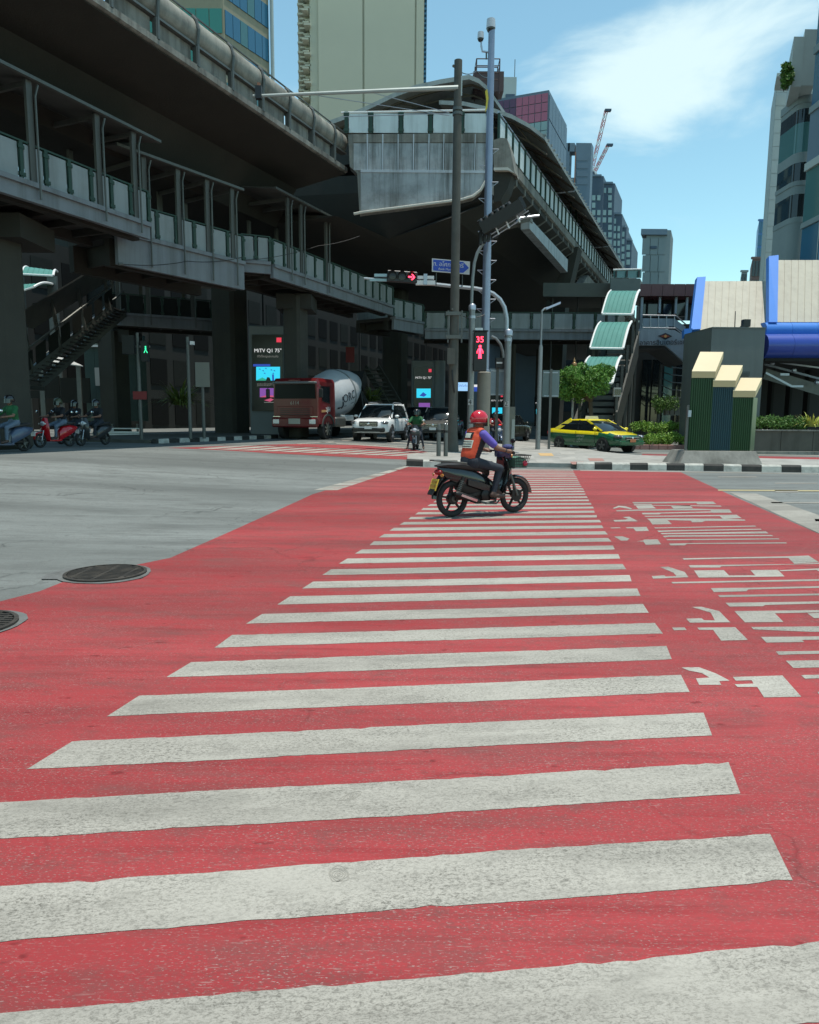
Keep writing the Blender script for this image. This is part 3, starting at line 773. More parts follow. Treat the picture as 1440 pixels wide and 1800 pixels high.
# ================================================================== FOOTBRIDGES
DECK = mat('footbridge_deck', (0.05, 0.05, 0.045), 0.85, var=0.3)
FROOF = mat('footbridge_roof', (0.09, 0.092, 0.085), 0.6, 0.2, var=0.4, streak=0.3)
FPOST = mat('footbridge_post', (0.10, 0.102, 0.092), 0.55, 0.3, var=0.3, streak=0.4)
def walkway(name, label, P, Q, zf, fasc, hpan=1.02, width=3.0, pan=0.82, posts=(), roof=None, fm=None, group='footbridge spans', roof_len=None, lean=0.0, dirpan=None):
    fm = fm or FBEAM; dirpan = dirpan or FPANEL
    P, Q = V3((P[0], P[1], 0)), V3((Q[0], Q[1], 0))
    d = (Q - P).normalized(); L_ = (Q - P).length; nrm = V3((-d.y, d.x, 0))       # nrm: to the walkway's inside
    t = thing(name, P + V3((0, 0, zf - fasc)), label, 'footbridge', group=group)
    def pt(s, o, z): return P + d * s + nrm * o + V3((0, 0, z))
    def lo(prof, nm, m_, a=0.0, b=L_): return part(MB().loft([[pt(s, o, z) for o, z in prof] for s in (a, b)]), nm, m_, t)
    lo([(0, zf - fasc), (0.18, zf - fasc), (0.18, zf - 0.14), (0, zf - 0.14)], 'fascia_beam', fm)
    lo([(-0.10, zf - 0.14), (0.3, zf - 0.14), (0.3, zf), (-0.10, zf)], 'kerb_ledge', fm)
    lo([(0.3, zf - 0.2), (width, zf - 0.2), (width, zf - 0.02), (0.3, zf - 0.02)], 'deck', DECK)
    lo([(0.5, zf - fasc), (0.8, zf - fasc), (0.8, zf - 0.2), (0.5, zf - 0.2)], 'girder', CONCD)
    lo([(width - 0.3, zf - fasc), (width, zf - fasc), (width, zf - 0.2), (width - 0.3, zf - 0.2)], 'girder', CONCD)
    lo([(width - 0.1, zf), (width - 0.05, zf), (width - 0.05, zf + hpan), (width - 0.1, zf + hpan)], 'inner_parapet', dirpan)
    lo([(0.0, zf + hpan), (0.09, zf + hpan), (0.09, zf + hpan + 0.05), (0.0, zf + hpan + 0.05)], 'handrail', GREENP)
    R3 = Matrix((d, nrm, V3((0, 0, 1)))).transposed()
    k_ = max(1, round(L_ / pan)); w = L_ / k_
    pmesh = MB().bev((0, 0, 0), (w - 0.20, 0.03, hpan - 0.06), 0.02).mesh('railing_panel', dirpan)
    bl = MB().box((0, 0, 0), (0.11, 0.09, hpan))
    for zz in (-0.36, 0.36): bl.box((0, -0.02, zz * hpan), (0.2, 0.08, 0.10))
    pm_ = bl.mesh('railing_post', GREENP)
    for i in range(k_):
        put(pmesh, 'railing_panel', t, Matrix.Translation(pt((i + 0.5) * w, 0.045, zf + hpan / 2)) @ R3.to_4x4())
    for i in range(k_ + 1):
        put(pm_, 'railing_post', t, Matrix.Translation(pt(i * w, 0.045, zf + hpan / 2)) @ R3.to_4x4())
    for s in [1.2 * i + 0.6 for i in range(int(L_ / 1.2))]:
        part(MB().bbox((0, 0, 0), (0, 0, 0)) if False else MB().loft([[pt(s + e, o, z) for o, z in ((0.8, zf - fasc * 0.8), (width - 0.3, zf - fasc * 0.8), (width - 0.3, zf - 0.21), (0.8, zf - 0.21))] for e in (-0.06, 0.06)]), 'cross_member', CONCD, t)
    if roof:
        for s in posts:
            m = MB(); m.beam(pt(s, 0.02, zf - 0.1), pt(s, 0.02, roof - 0.02), 0.20, 0.10, nrm); part(m, 'roof_post', FPOST, t)
            m = MB(); m.tube([pt(s + 0.22, -0.12, roof - 0.1), pt(s + 0.13, -0.1, roof - 0.42), pt(s + 0.13, -0.1, zf - fasc + 0.1)], 0.035, 6); part(m, 'downpipe', GALVD, t)
            part(MB().beam(pt(s, width - 0.1, zf), pt(s, width - 0.1, roof - 0.02), 0.2, 0.10, nrm), 'roof_post', FPOST, t)
            part(MB().beam(pt(s, 0, roof - 0.1), pt(s, width, roof - 0.1), 0.1, 0.14), 'roof_tie', FPOST, t)
        b = roof_len if roof_len else L_
        lo([(-0.12, roof), (width / 2, roof + 0.22), (width + 0.12, roof), (width + 0.12, roof + 0.06), (width / 2, roof + 0.29), (-0.12, roof + 0.06)], 'roof', FROOF, 0, b)
        lo([(-0.2, roof - 0.02), (-0.12, roof - 0.04), (-0.12, roof + 0.07), (-0.2, roof + 0.07)], 'gutter', GALVD, 0, b)
    return t
b1 = UV(2, -18.5); e1 = UV(20.25, -18.5)
p15 = onv(60, 330, -18.5)[0] - 2
walkway('footbridge', 'roofed footbridge span nearest the red scooter, white panels between green posts', b1, e1, 8.12, 0.54, posts=[p15 - 2.45 * k_ for k_ in (5, 4, 3, 2, 1, 0)] + [p15 + 2.45, p15 + 4.0], roof=10.92, pan=0.84, roof_len=18.75)
walkway('footbridge', 'roofed footbridge span with a deep blank pale fascia board', (-10.32, 26.0), (-7.03, 31.0), 7.92, 1.15, posts=(1.2, 2.7, 4.1, 5.4), roof=10.72, pan=0.86, roof_len=5.9)
walkway('footbridge', 'short footbridge corner piece turning towards the station', (-7.25, 31.5), (-6.1, 32.0), 8.12, 0.5, pan=0.62)
walkway('footbridge', 'roofed footbridge span slanting away behind the mixer truck', (-6.0, 32.1), (-1.05, 43.5), 8.06, 0.58, posts=(1.2, 2.3, 4.6), roof=11.18, pan=0.9, roof_len=5.4)
walkway('footbridge', 'shaded footbridge span bending under the station', (-1.0, 43.6), (0.8, 46.0), 7.45, 0.75, pan=0.9)
walkway('footbridge', 'shaded footbridge span running straight under the station to the escalator', (0.9, 46.1), (13.0, 46.1), 7.05, 0.62, pan=1.35)
ca_, cb_ = D(195, 560, 41), D(400, 570, 44)
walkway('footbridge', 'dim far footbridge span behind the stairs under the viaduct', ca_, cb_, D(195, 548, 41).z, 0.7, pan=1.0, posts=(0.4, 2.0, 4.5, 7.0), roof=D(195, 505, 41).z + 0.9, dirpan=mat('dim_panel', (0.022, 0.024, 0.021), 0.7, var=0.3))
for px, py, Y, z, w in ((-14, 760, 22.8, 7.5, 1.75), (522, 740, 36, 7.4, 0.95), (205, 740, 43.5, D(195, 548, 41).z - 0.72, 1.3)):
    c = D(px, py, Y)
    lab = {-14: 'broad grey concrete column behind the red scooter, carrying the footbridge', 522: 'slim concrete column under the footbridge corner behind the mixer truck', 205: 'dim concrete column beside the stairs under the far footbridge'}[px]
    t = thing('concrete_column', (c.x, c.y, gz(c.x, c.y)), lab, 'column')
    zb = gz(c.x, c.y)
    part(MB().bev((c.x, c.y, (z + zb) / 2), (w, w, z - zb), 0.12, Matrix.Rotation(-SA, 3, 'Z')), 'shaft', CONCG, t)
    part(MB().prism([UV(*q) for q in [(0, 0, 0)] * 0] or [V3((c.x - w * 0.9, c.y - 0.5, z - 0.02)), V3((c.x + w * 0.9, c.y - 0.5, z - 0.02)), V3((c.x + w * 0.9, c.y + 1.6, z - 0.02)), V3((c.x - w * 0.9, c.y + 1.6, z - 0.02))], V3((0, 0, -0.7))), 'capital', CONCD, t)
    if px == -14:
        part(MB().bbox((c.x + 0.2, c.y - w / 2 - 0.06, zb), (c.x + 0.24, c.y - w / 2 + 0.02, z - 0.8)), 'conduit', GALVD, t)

# dim stairs under the viaduct on the left
ts = thing('staircase', D(50, 780, 33) * 1.0, 'dark covered steel staircase leading up to the far footbridge', 'stairs')
a0, a1 = D(200, 540, 39.5), D(38, 672, 32.5)
dd = a1 - a0
for off in (0, 1.8):
    o = V3((-0.1, off, 0))
    part(MB().beam(a0 + o, a1 + o, 0.14, 0.42), 'stringer', GALVD, ts)
    part(MB().tube([a0 + o + V3((0, 0, 1.15)), a1 + o + V3((0, 0, 1.15))], 0.05, 6), 'handrail', GALVD, ts)
for i in range(24):
    p = a0 + dd * ((i + 0.5) / 24)
    part(MB().box(p + V3((-0.1, 0.9, 0.05)), (0.34, 1.7, 0.05)), 'tread', DECK, ts)
for i in range(8):
    p, q = a0 + dd * ((i + 0.12) / 8), a0 + dd * ((i + 0.88) / 8)
    u_ = V3((0, 0, 1))
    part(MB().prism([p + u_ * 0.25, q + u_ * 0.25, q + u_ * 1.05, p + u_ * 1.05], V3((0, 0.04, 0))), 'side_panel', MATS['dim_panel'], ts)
for i in (0.05, 0.35, 0.62, 0.9):
    p = a0 + dd * i; part(MB().beam(p, p + V3((-0.3, 0, 2.5)), 0.14, 0.14), 'roof_post', FPOST, ts)
part(MB().prism([a0 + V3((0.3, -0.2, 2.6)), a1 + V3((-0.4, -0.2, 2.6)), a1 + V3((-0.4, 2.1, 2.6)), a0 + V3((0.3, 2.1, 2.6))], V3((0, 0, 0.08))), 'roof', FROOF, ts)
part(MB().bbox(a1 + V3((-2.2, -0.1, -0.3)), a1 + V3((0, 2, -0.1))), 'landing', DECK, ts)
for off in (0.1, 1.7): part(MB().bbox((a1.x - 1.2, a1.y + off - 0.1, 0.3), (a1.x - 1.0, a1.y + off + 0.1, a1.z - 0.2)), 'support_leg', GALVD, ts)

# ================================================================== BUILDINGS IN THE SKY LINE
def rect(px0, py0, px1, py1, Y):
    m_ = (py0 + py1) / 2
    return D(px0, m_, Y).x, D(px1, m_, Y).x, D(px0, py1, Y).z, D(px0, py0, Y).z
def fbox(mb_, px0, py0, px1, py1, Y, dep):
    x0, x1, z0, z1 = rect(px0, py0, px1, py1, Y)
    if dep < 0.6: return mb_.bbox((x0, Y, z0), (x1, Y + dep, z1))
    e = V3((SU, CU, 0)) * dep                                  # deep blocks run back along the avenue
    return mb_.prism([V3((x0, Y, z0)), V3((x1, Y, z0)), V3((x1, Y, z1)), V3((x0, Y, z1))], e)
GL_G = mat('green_glass', (0.03, 0.20, 0.15), 0.12, spec=0.8); GL_B = mat('blue_glass', (0.03, 0.13, 0.22), 0.10, spec=0.8)
GL_T = mat('teal_glass', (0.06, 0.16, 0.16), 0.10, spec=0.8); GL_P = mat('pink_glass', (0.46, 0.13, 0.20), 0.2, var=0.3, vscale=0.3)
GL_L = mat('pale_glass', (0.30, 0.42, 0.42), 0.15, var=0.2, vscale=0.3); GL_D = mat('purple_glass', (0.12, 0.05, 0.10), 0.15)
BEI = mat('beige_render', (0.55, 0.52, 0.41), 0.85, var=0.12, vscale=0.12); TAN = mat('tan_cladding', (0.30, 0.27, 0.19), 0.8, var=0.2)
PALE = mat('pale_grey_cladding', (0.42, 0.47, 0.46), 0.7, var=0.2, vscale=0.5); MID = mat('mid_grey_cladding', (0.22, 0.27, 0.28), 0.7, var=0.2, vscale=0.5)
BLUEG = mat('blue_grey_cladding', (0.13, 0.19, 0.25), 0.6, var=0.2, vscale=0.4); SLATE = mat('slate_blue_cladding', (0.055, 0.09, 0.135), 0.6, var=0.2, vscale=0.3)

# beige tower behind the station
YT = 140
x0, x1, z0, z1 = rect(546, -250, 744, 700, YT)
t = thing('tower_block', ((x0 + x1) / 2, YT, 0), 'tall plain beige tower with vertical groove standing behind the station', 'tower')
part(MB().bbox((x0, YT + 0.4, 0), (x1, YT + 22, z1)), 'core', BEI, t)
xg = D(639, 100, YT).x
part(MB().bbox((x0 + 1.6, YT, 0), (xg - 0.18, YT + 0.39, z1)), 'facade_panel', BEI, t)
part(MB().bbox((xg + 0.18, YT, 0), (x1 - 1.7, YT + 0.39, z1)), 'facade_panel', BEI, t)
part(MB().bbox((x1 - 1.4, YT + 0.1, 0), (x1 - 0.1, YT + 0.39, z1)), 'corner_strip', BEI, t)
bal = MB().box((0, 0, 0), (1.15, 2.2, 0.30)).mesh('balcony_ledge', BEI); bal2 = MB().box((0, 0, 0), (0.5, 2.0, 0.36)).mesh('balcony_ledge', GL_B)
k_ = 0; z = 50.0
while z < 104:
    put(bal, 'balcony_ledge', t, Matrix.Translation((x0 - 0.75 + (k_ % 2) * 0.35, YT + 0.6 + (k_ % 3) * 0.9, z)))
    put(bal, 'balcony_ledge', t, Matrix.Translation((x0 - 1.9 + (k_ % 2) * 0.4, YT + 2.8, z + 0.4)))
    put(bal2, 'balcony_ledge', t, Matrix.Translation((x1 + 0.25, YT + 1.6, z)))
    z += 0.82; k_ += 1
part(MB().bbox((x0 - 2.7, YT + 4, 0), (x0 - 0.05, YT + 20, z1)), 'side_wing', BEI, t)
# green glass tower, upper left
YG = 85
c1 = D(393, 40, YG); c0 = D(250, 40, YG)
dirR = V3((sin(rad(29.5)), cos(rad(29.5)), 0))
c2 = c1 + dirR * 7.6
t = thing('office_tower', (c1.x, c1.y, 0), 'green and blue glass office tower with tan bands behind the viaduct', 'tower')
foot = [V3((c0.x, YG, 0)), V3((c1.x, YG, 0)), V3((c2.x, c2.y, 0)), V3((c2.x - 3, c2.y + 12, 0)), V3((c0.x, YG + 22, 0))]
part(MB().prism([p for p in foot], V3((0, 0, 75))), 'core', TAN, t)
zf = 36.0
for fl in range(9):
    zb = zf + fl * 3.75
    a = V3((c1.x - 0.15, YG - 0.10, zb)); nn = 7
    for i in range(nn):
        q0, q1 = a - V3((1.45 * i, 0, 0)), a - V3((1.45 * i + 1.36, 0, 0))
        part(MB().prism([q0, q1, q1 + V3((0, 0, 2.5)), q0 + V3((0, 0, 2.5))], V3((0, 0.09, 0))), 'window_pane', GL_G, t)
    nR = V3((dirR.y, -dirR.x, 0))
    for i in range(6):
        q0 = V3((c1.x, YG, zb)) + dirR * (0.2 + 1.22 * i) + nR * 0.10; q1 = q0 + dirR * 1.14
        part(MB().prism([q0, q1, q1 + V3((0, 0, 2.5)), q0 + V3((0, 0, 2.5))], -nR * 0.09), 'window_pane', GL_B if (i * 3 + fl) % 4 else GL_T, t)
part(MB().tube([c2 + nR * 0.5 + V3((0, 0, 10 - c2.z)), c2 + nR * 0.5 + V3((0, 0, 75 - c2.z))], 0.22, 6), 'corner_mast', PALE, t)
# row of blocks beyond the canopy
def gridbox(px0, py0, px1, py1, Y, dep, name, label, cat, body, glass, nx, nz, side=None, gap=0.2, group=None, pane='window_pane'):
    x0, x1, z0, z1 = rect(px0, py0, px1, py1, Y)
    t = thing(name, ((x0 + x1) / 2, Y, 0), label, cat, group=group)
    part(MB().prism([V3((x0, Y, 0)), V3((x1, Y, 0)), V3((x1, Y, z1)), V3((x0, Y, z1))], V3((SU, CU, 0)) * dep), 'walls', body, t)
    w, h = (x1 - x0) / nx, (z1 - max(z0, 0)) / nz
    pm_ = MB().box((0, 0, 0), (w * (1 - gap), 0.12, h * (1 - gap))).mesh(pane, glass)
    for i in range(nx):
        for j in range(nz):
            put(pm_, pane, t, Matrix.Translation((x0 + (i + 0.5) * w, Y - 0.05, z1 - (j + 0.5) * h)))
    part(MB().bbox((x0 - 0.2, Y - 0.2, z1), (x1 + 0.2, Y + 0.4, z1 + 0.5)), 'parapet', body, t)
    return t
YP = 110.0
cP = D(964, 200, YP); zt = D(964, 158, YP).z; zm = D(964, 203, YP).z
t = thing('glass_building', (cP.x, cP.y, 0), 'pink and pale green glass cube behind the station canopy', 'building')
cP = V3((cP.x, YP, 0)); eU = UV(1, 0); eV = UV(0, 1)
part(MB().prism([cP, cP + eU * 13.5, cP + eU * 13.5 - eV * 14, cP - eV * 14], V3((0, 0, zt))), 'walls', BLUEG, t)
part(MB().prism([cP - eV * 14 - eU * .05, cP - eU * .05, cP - eU * .05 + V3((0, 0, 0.5)), cP - eV * 14 - eU * .05 + V3((0, 0, 0.5))], V3((0, 0, 0.4))), 'plinth', MID, t)
for i in range(9):
    for j in range(9):
        a = cP - eV * (0.12 + i * 0.95) + V3((0, 0, zt - 0.3 - (j + 1) * 1.28)) - eU * 0.12
        gm = (GL_P if i < 5 else GL_D) if j < 3 else GL_L
        part(MB().prism([a, a - eV * 0.86, a - eV * 0.86 + V3((0, 0, 1.18)), a + V3((0, 0, 1.18))], eU * 0.1), 'window_pane', gm, t)
for i in range(6):
    for j in range(5):
        a = cP + eU * (0.2 + i * 2.2) + eV * 0.12 + V3((0, 0, zt - 0.4 - (j + 1) * 3.4))
        part(MB().prism([a, a + eU * 2.08, a + eU * 2.08 + V3((0, 0, 3.2)), a + V3((0, 0, 3.2))], -eV * 0.1), 'window_pane', GL_D if (i == 4 and j == 3) else BLUEG if j < 2 else GL_B if (i + j) % 3 else GL_L, t)
x0, x1, z0, z1 = rect(868, 135, 907, 260, 118)
t = thing('concrete_block', ((x0 + x1) / 2, 118, 0), 'pale plant room block with dark louvre beside the pink glass', 'building')
part(MB().bbox((x0, 118, 0), (x1, 126, z1)), 'walls', PALE, t)
fbl = MB(); fbox(fbl, 889, 165, 905, 193, 117.8, 0.3); part(fbl, 'louvre', SLATE, t)
part(MB().tube([(x1 - 0.2, 119, z1 - 0.3), (x1 - 0.2, 119, z1 + 3)], 0.06, 5), 'antenna', GALVD, t)
# frame building and stepped blue tower
YFm = 150
t = thing('frame_building', (D(1017, 300, YFm).x, YFm, 0), 'blue grey block with a tall open slot through its top', 'building')
for a in ((988, 251, 999, 420), (1010, 251, 1037, 420), (998.9, 251, 1010.1, 266), (998.9, 312, 1010.1, 420)):
    m = MB(); fbox(m, *a, YFm, 2.5); part(m, 'wall', BLUEG, t)
for j in range(4):
    m = MB(); fbox(m, 1014, 272 + j * 14, 1034, 282 + j * 14, YFm - 0.1, 0.08); part(m, 'cladding_panel', MATS['blue_grey_cladding'], t)
m = MB(); fbox(m, 1010.2, 267, 1011.8, 330, YFm - 0.12, 0.1); part(m, 'slot_reveal', mat('terracotta', (0.35, 0.16, 0.10), 0.8), t)
t = thing('stepped_tower', (D(1075, 400, 170).x, 170, 0), 'slate blue stepped apartment tower below the cranes', 'tower')
for i, (a, b, top, nx) in enumerate(((1030, 1057, 309, 3), (1057.2, 1077, 322, 2), (1077.2, 1091, 376, 2), (1091.2, 1099, 399, 1), (1099.2, 1109, 422, 1))):
    Y = 170 + i * 1.5
    m = MB(); fbox(m, a, top, b, 520, Y, 14); part(m, 'wall', SLATE, t)
    w = (b - a) / nx; y = top + 8
    while y < 480:
        for q in range(nx):
            m = MB(); fbox(m, a + (q + 0.22) * w, y, a + (q + 0.86) * w, y + 9, Y - 0.15, 0.12)
            if random.random() < (0.35 if i == 0 else 0.85): part(m, 'window_pane', GL_L, t)
        y += 13
    m = MB(); fbox(m, a - 0.4, top - 3, b + 0.4, top + 0.5, Y - 0.3, 14); part(m, 'roof_slab', BLUEG, t)
CRN = mat('crane_red_white', (0.55, 0.22, 0.22), 0.5); CRW = mat('crane_white', (0.62, 0.62, 0.62), 0.5)
def crane(a, b, label):
    Y = 195
    A, B = D(*a, Y), D(*b, Y)
    t = thing('tower_crane', (A.x, Y, 0), label, 'crane', group='cranes on the sky line')
    part(MB().bbox((A.x - 0.7, Y - 0.7, 0), (A.x + 0.7, Y + 0.7, A.z)), 'mast', CRW, t)
    N_ = 14; d = (B - A) / N_; s = V3((0.42, 0, 0)); w_ = V3((0, 0.8, 0))
    for i in range(N_):
        p, q = A + d * i, A + d * (i + 1); m = MB()
        for o in (s, -s, w_): m.tube([p + o, q + o], 0.10, 4)
        m.tube([p + s, q - s], 0.07, 4); m.tube([p - s, q + s], 0.07, 4)
        part(m, 'boom_section', CRN if i % 3 else CRW, t)
    m = MB(); m.box(B + V3((0.4, 0, 0)), (1.6, 1, 0.5)); part(m, 'boom_head', SLATE, t)
    part(MB().box(A + V3((-1.4, 0, -0.4)), (2.6, 1.6, 1.4)), 'counterweight', SLATE, t)
crane((1040, 300), (1066, 194), 'luffing crane with its long boom raised steeply')
crane((1044, 305), (1069, 255), 'luffing crane with a shorter boom beside the steep one')
# grey lift tower
YL = 60
t = thing('lift_tower', (D(1152, 450, YL).x, YL, 0), 'square grey panelled lift tower rising above the maroon walkway', 'tower')
m = MB(); fbox(m, 1129, 404, 1171, 740, YL, 3.2); part(m, 'walls', MID, t)
xs_ = [1129, 1143, 1157, 1171]; ys_ = [418, 448, 478, 505]
for a, b in zip(xs_[:-1], xs_[1:]):
    for c, d in zip(ys_[:-1], ys_[1:]):
        m = MB(); fbox(m, a + 0.6, c + 0.6, b - 0.6, d - 0.6, YL - 0.06, 0.05); part(m, 'cladding_panel', MID, t)
m = MB(); fbox(m, 1127, 402, 1173, 412, YL - 0.25, 3.7); part(m, 'roof_cap', BLUEG, t)
m = MB(); fbox(m, 1143.5, 432, 1155, 437, YL - 0.12, 0.05); part(m, 'vent', SLATE, t)
# right-hand towers
t = thing('slab_tower', (D(1365, 300, 95).x, 95, 0), 'tall pale blank slab wall between the sky and the curved towers', 'tower')
xa, xb, _, zt = rect(1347, 130, 1425, 700, 95); 
part(MB().prism([V3((xa, 95, 0)), V3((xb, 95, 0)), V3((xb, 95, zt)), V3((xa, 95, zt))], UV(11, 0)), 'core', PALE, t)
for j in range(26):
    z = 2 + j * (zt - 2.5) / 26
    part(MB().bbox((xa + 0.02, 94.93, z), (xb - 0.02, 94.995, z + (zt - 2.5) / 26 - 0.05)), 'cladding_panel', PALE, t)
def bay(t, px, Y, r, bands, ztop):
    c = D(px, 350, Y); c.z = 0
    for (ya, yb, m_, k) in bands:
        zb, za = D(px, yb, Y).z, D(px, ya, Y).z
        nseg = 14
        prof = [V3((c.x + k * r * cos(pi + pi * i / nseg), Y + k * r * sin(pi + pi * i / nseg), zb)) for i in range(nseg + 1)]
        part(MB().prism(prof + [V3((c.x + k * r, Y + 3, zb)), V3((c.x - k * r, Y + 3, zb))], V3((0, 0, za - zb))), {'teal_glass': 'curved_window', 'dark_glass': 'curved_window', 'green_glass': 'curved_window'}.get(m_.name, 'curved_band'), m_, t, 30)
t = thing('bay_tower', (D(1395, 300, 78).x, 78, 0), 'grey tower with rounded window bay and planted roof terrace', 'tower')
m = MB(); fbox(m, 1412, 165, 1460, 700, 79.5, 4); part(m, 'walls', MATS['mid_grey_cladding'], t)
m = MB(); fbox(m, 1416, 180, 1436, 245, 79.3, 0.15); part(m, 'recess_window', GLASSD, t)
m = MB(); fbox(m, 1410, 238, 1440, 262, 78.9, 0.55); part(m, 'balcony_glass', GL_T, t)
for y in range(262, 470, 22):
    m = MB(); fbox(m, 1415, y, 1424, y + 20, 79.3, 0.15); part(m, 'recess_window', mat('olive_glass', (0.05, 0.07, 0.035), 0.15), t)
    m = MB(); fbox(m, 1425, y, 1440, y + 20, 79.3, 0.15); part(m, 'recess_window', GLASSD, t)
bay(t, 1403, 79.6, 0.95, ((172, 186, MID, 1.08), (186, 196, MID, 1), (196, 220, GLASSD, 0.97), (220, 272, GL_T, 0.97), (272, 290, MID, 1), (290, 322, GLASSD, 0.97), (322, 330, MID, 1.08), (330, 345, MID, 1), (345, 385, GLASSD, 0.97), (385, 395, MID, 1.05), (395, 560, MID, 1)), 0)
m = MB(); fbox(m, 1393, 64, 1412, 152, 76.5, 5); fbox(m, 1411.9, 51, 1434, 150, 76.6, 5); part(m, 'roof_block', PALE, t)
m = MB(); fbox(m, 1366, 128, 1396, 134, 90, 4); part(m, 'terrace', PALE, t)
t = thing('curved_tower', (D(1450, 300, 66).x, 66, 0), 'glass tower with rounded corner and white bands at the street side', 'tower')
m = MB(); fbox(m, 1480, -200, 1580, 700, 67, 8); part(m, 'core', MID, t)
bay(t, 1494, 67.5, 2.6, ((-120, 52, GL_B, 0.97), (52, 66, MID, 1.05), (66, 164, GL_B, 0.97), (164, 176, MID, 1.05), (176, 268, BLUEG, 0.99), (268, 282, PALE, 1.06), (282, 378, GL_T, 0.97), (378, 388, MID, 1.04), (388, 640, GL_B, 0.97)), 0)
m = MB()
for i in range(12):
    a = pi + pi * i / 11; c = D(1494, 350, 67.5)
    m = MB(); q = V3((c.x + 2.56 * cos(a), 67.5 + 2.56 * sin(a), 0)); part(m.tube([q + V3((0, 0, 12)), q + V3((0, 0, 52))], 0.05, 4), 'mullion', PALE, t)
gridbox(1324, 388, 1335, 700, 230, 14, 'distant_tower', 'narrow bright blue tower far behind the slab wall', 'tower', mat('bright_blue_cladding', (0.05, 0.16, 0.36), 0.4), GL_B, 3, 14, group=None)
gridbox(1314, 455, 1336, 720, 180, 12, 'distant_block', 'dull brown low block at the foot of the blue tower', 'building', mat('brown_brick', (0.16, 0.10, 0.09), 0.8), GLASSD, 4, 8)
gridbox(1296, 478, 1306, 720, 200, 10, 'distant_block', 'tiny grey roof block on the sky line beside the beige panels', 'building', MID, GLASSD, 2, 7)

# dark street fronts beyond the viaduct
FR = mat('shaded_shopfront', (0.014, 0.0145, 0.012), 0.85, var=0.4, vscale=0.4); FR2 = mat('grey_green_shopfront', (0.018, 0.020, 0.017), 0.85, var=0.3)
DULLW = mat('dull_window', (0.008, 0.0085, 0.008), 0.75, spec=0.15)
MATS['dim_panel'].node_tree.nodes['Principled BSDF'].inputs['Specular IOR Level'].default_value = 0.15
labs = ['dim shop building far behind the stairs and scooters', 'dim shop building behind the palm bush', 'dim shop building behind the mixer truck', 'dim shop building behind the tall advert screens', 'dim shop building closing the view under the station', 'dim shop building at the end of the underpass']
for i, (ua, ub) in enumerate(((2, 22), (22.3, 44), (44.3, 64), (64.3, 86), (86.3, 110), (110.3, 150))):
    hh = (9.5, 14, 16, 16, 17, 17)[i]; vv = -47 if i < 2 else -44
    t = thing('shop_building', UV((ua + ub) / 2, vv, 0.38), labs[i], 'building')
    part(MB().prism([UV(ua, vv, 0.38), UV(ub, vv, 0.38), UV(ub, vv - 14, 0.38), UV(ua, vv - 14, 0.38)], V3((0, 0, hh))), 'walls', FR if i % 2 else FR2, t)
    nx = int((ub - ua) / 2.6); w = (ub - ua) / nx
    for a in range(nx):
        for f in range(int(hh / 3.4)):
            q = UV(ua + (a + 0.15) * w, vv + 0.06, 0.7 + f * 3.4); e = UV(w * 0.7, 0)
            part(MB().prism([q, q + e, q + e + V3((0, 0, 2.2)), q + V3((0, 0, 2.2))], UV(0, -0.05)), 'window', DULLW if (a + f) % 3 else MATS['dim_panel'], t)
t = thing('end_building', UV(158, -15, 0), 'dark block closing the street far beyond the station', 'building')
part(MB().prism([UV(155, -46, 0.3), UV(155, -4, 0.3), UV(170, -4, 0.3), UV(170, -46, 0.3)], V3((0, 0, 20))), 'walls', FR, t)
for a in range(14):
    q = UV(154.9, -44 + a * 2.8, 3); e = UV(0, 1.9)
    for f in range(5): part(MB().prism([q + V3((0, 0, f * 3.3)), q + e + V3((0, 0, f * 3.3)), q + e + V3((0, 0, f * 3.3 + 2)), q + V3((0, 0, f * 3.3 + 2))], UV(0.08, 0)), 'window', GLASSD, t)

# ================================================================== RIGHT SIDE: escalator, walkway, mall
TURQ = mat('turquoise_sheet', (0.075, 0.235, 0.205), 0.7, var=0.25, vscale=2, spec=0.25); WFR = mat('white_frame', (0.78, 0.78, 0.76), 0.4)
ESC = mat('escalator_side', (0.045, 0.048, 0.04), 0.7, var=0.4)
t = thing('covered_escalator', D(1080, 770, 38), 'escalator stepping down under three curved turquoise roofs with white rims', 'escalator')
t['label'] = 'escalator stepping down under three curved turquoise roofs with white rims'
def croof(t, tl, tr, bl, br, Yt, Yb, bulge, nrib=7):
    TL, TR_, BL, BR_ = D(*tl, Yt), D(*tr, Yt), D(*bl, Yb), D(*br, Yb)
    NS = 10
    def curve(A, B):
        out = []
        for i in range(NS + 1):
            s = i / NS; p = A + (B - A) * s; out.append(p + V3((0, -0.25, 1.0)) * bulge * sin(pi * s) * 1.0)
        return out
    l, r_ = curve(TL, BL), curve(TR_, BR_)
    m = MB(); dz = V3((0, 0.02, -0.05))
    m.loft([[a, b, b + dz, a + dz] for a, b in zip(l, r_)])
    rf = part(m, 'curved_roof', TURQ, t, 30)
    for k_ in range(1, nrib):
        f = k_ / nrib
        part(MB().tube([a + (b - a) * f + V3((0, -0.01, 0.012)) for a, b in zip(l, r_)], 0.012, 4), 'seam', TURQ, rf)
    part(MB().tube([p + V3((0, -0.03, 0.02)) for p in l], 0.05, 6), 'rim', WFR, rf)
    part(MB().tube([p + V3((0, -0.03, 0.02)) for p in r_], 0.075, 6), 'rim', WFR, rf)
    part(MB().tube([l[-1] + V3((0, -0.05, 0)), r_[-1] + V3((0, -0.05, 0))], 0.06, 6), 'rim', WFR, rf)
croof(t, (1074, 511), (1124, 511), (1058, 552), (1111, 553), 44, 41.7, 0.32)
croof(t, (1056, 566), (1110, 566), (1037, 612), (1095, 613), 41.6, 39.3, 0.32)
croof(t, (1037, 627), (1092, 627), (1018, 672), (1076, 674), 39.2, 36.9, 0.32)
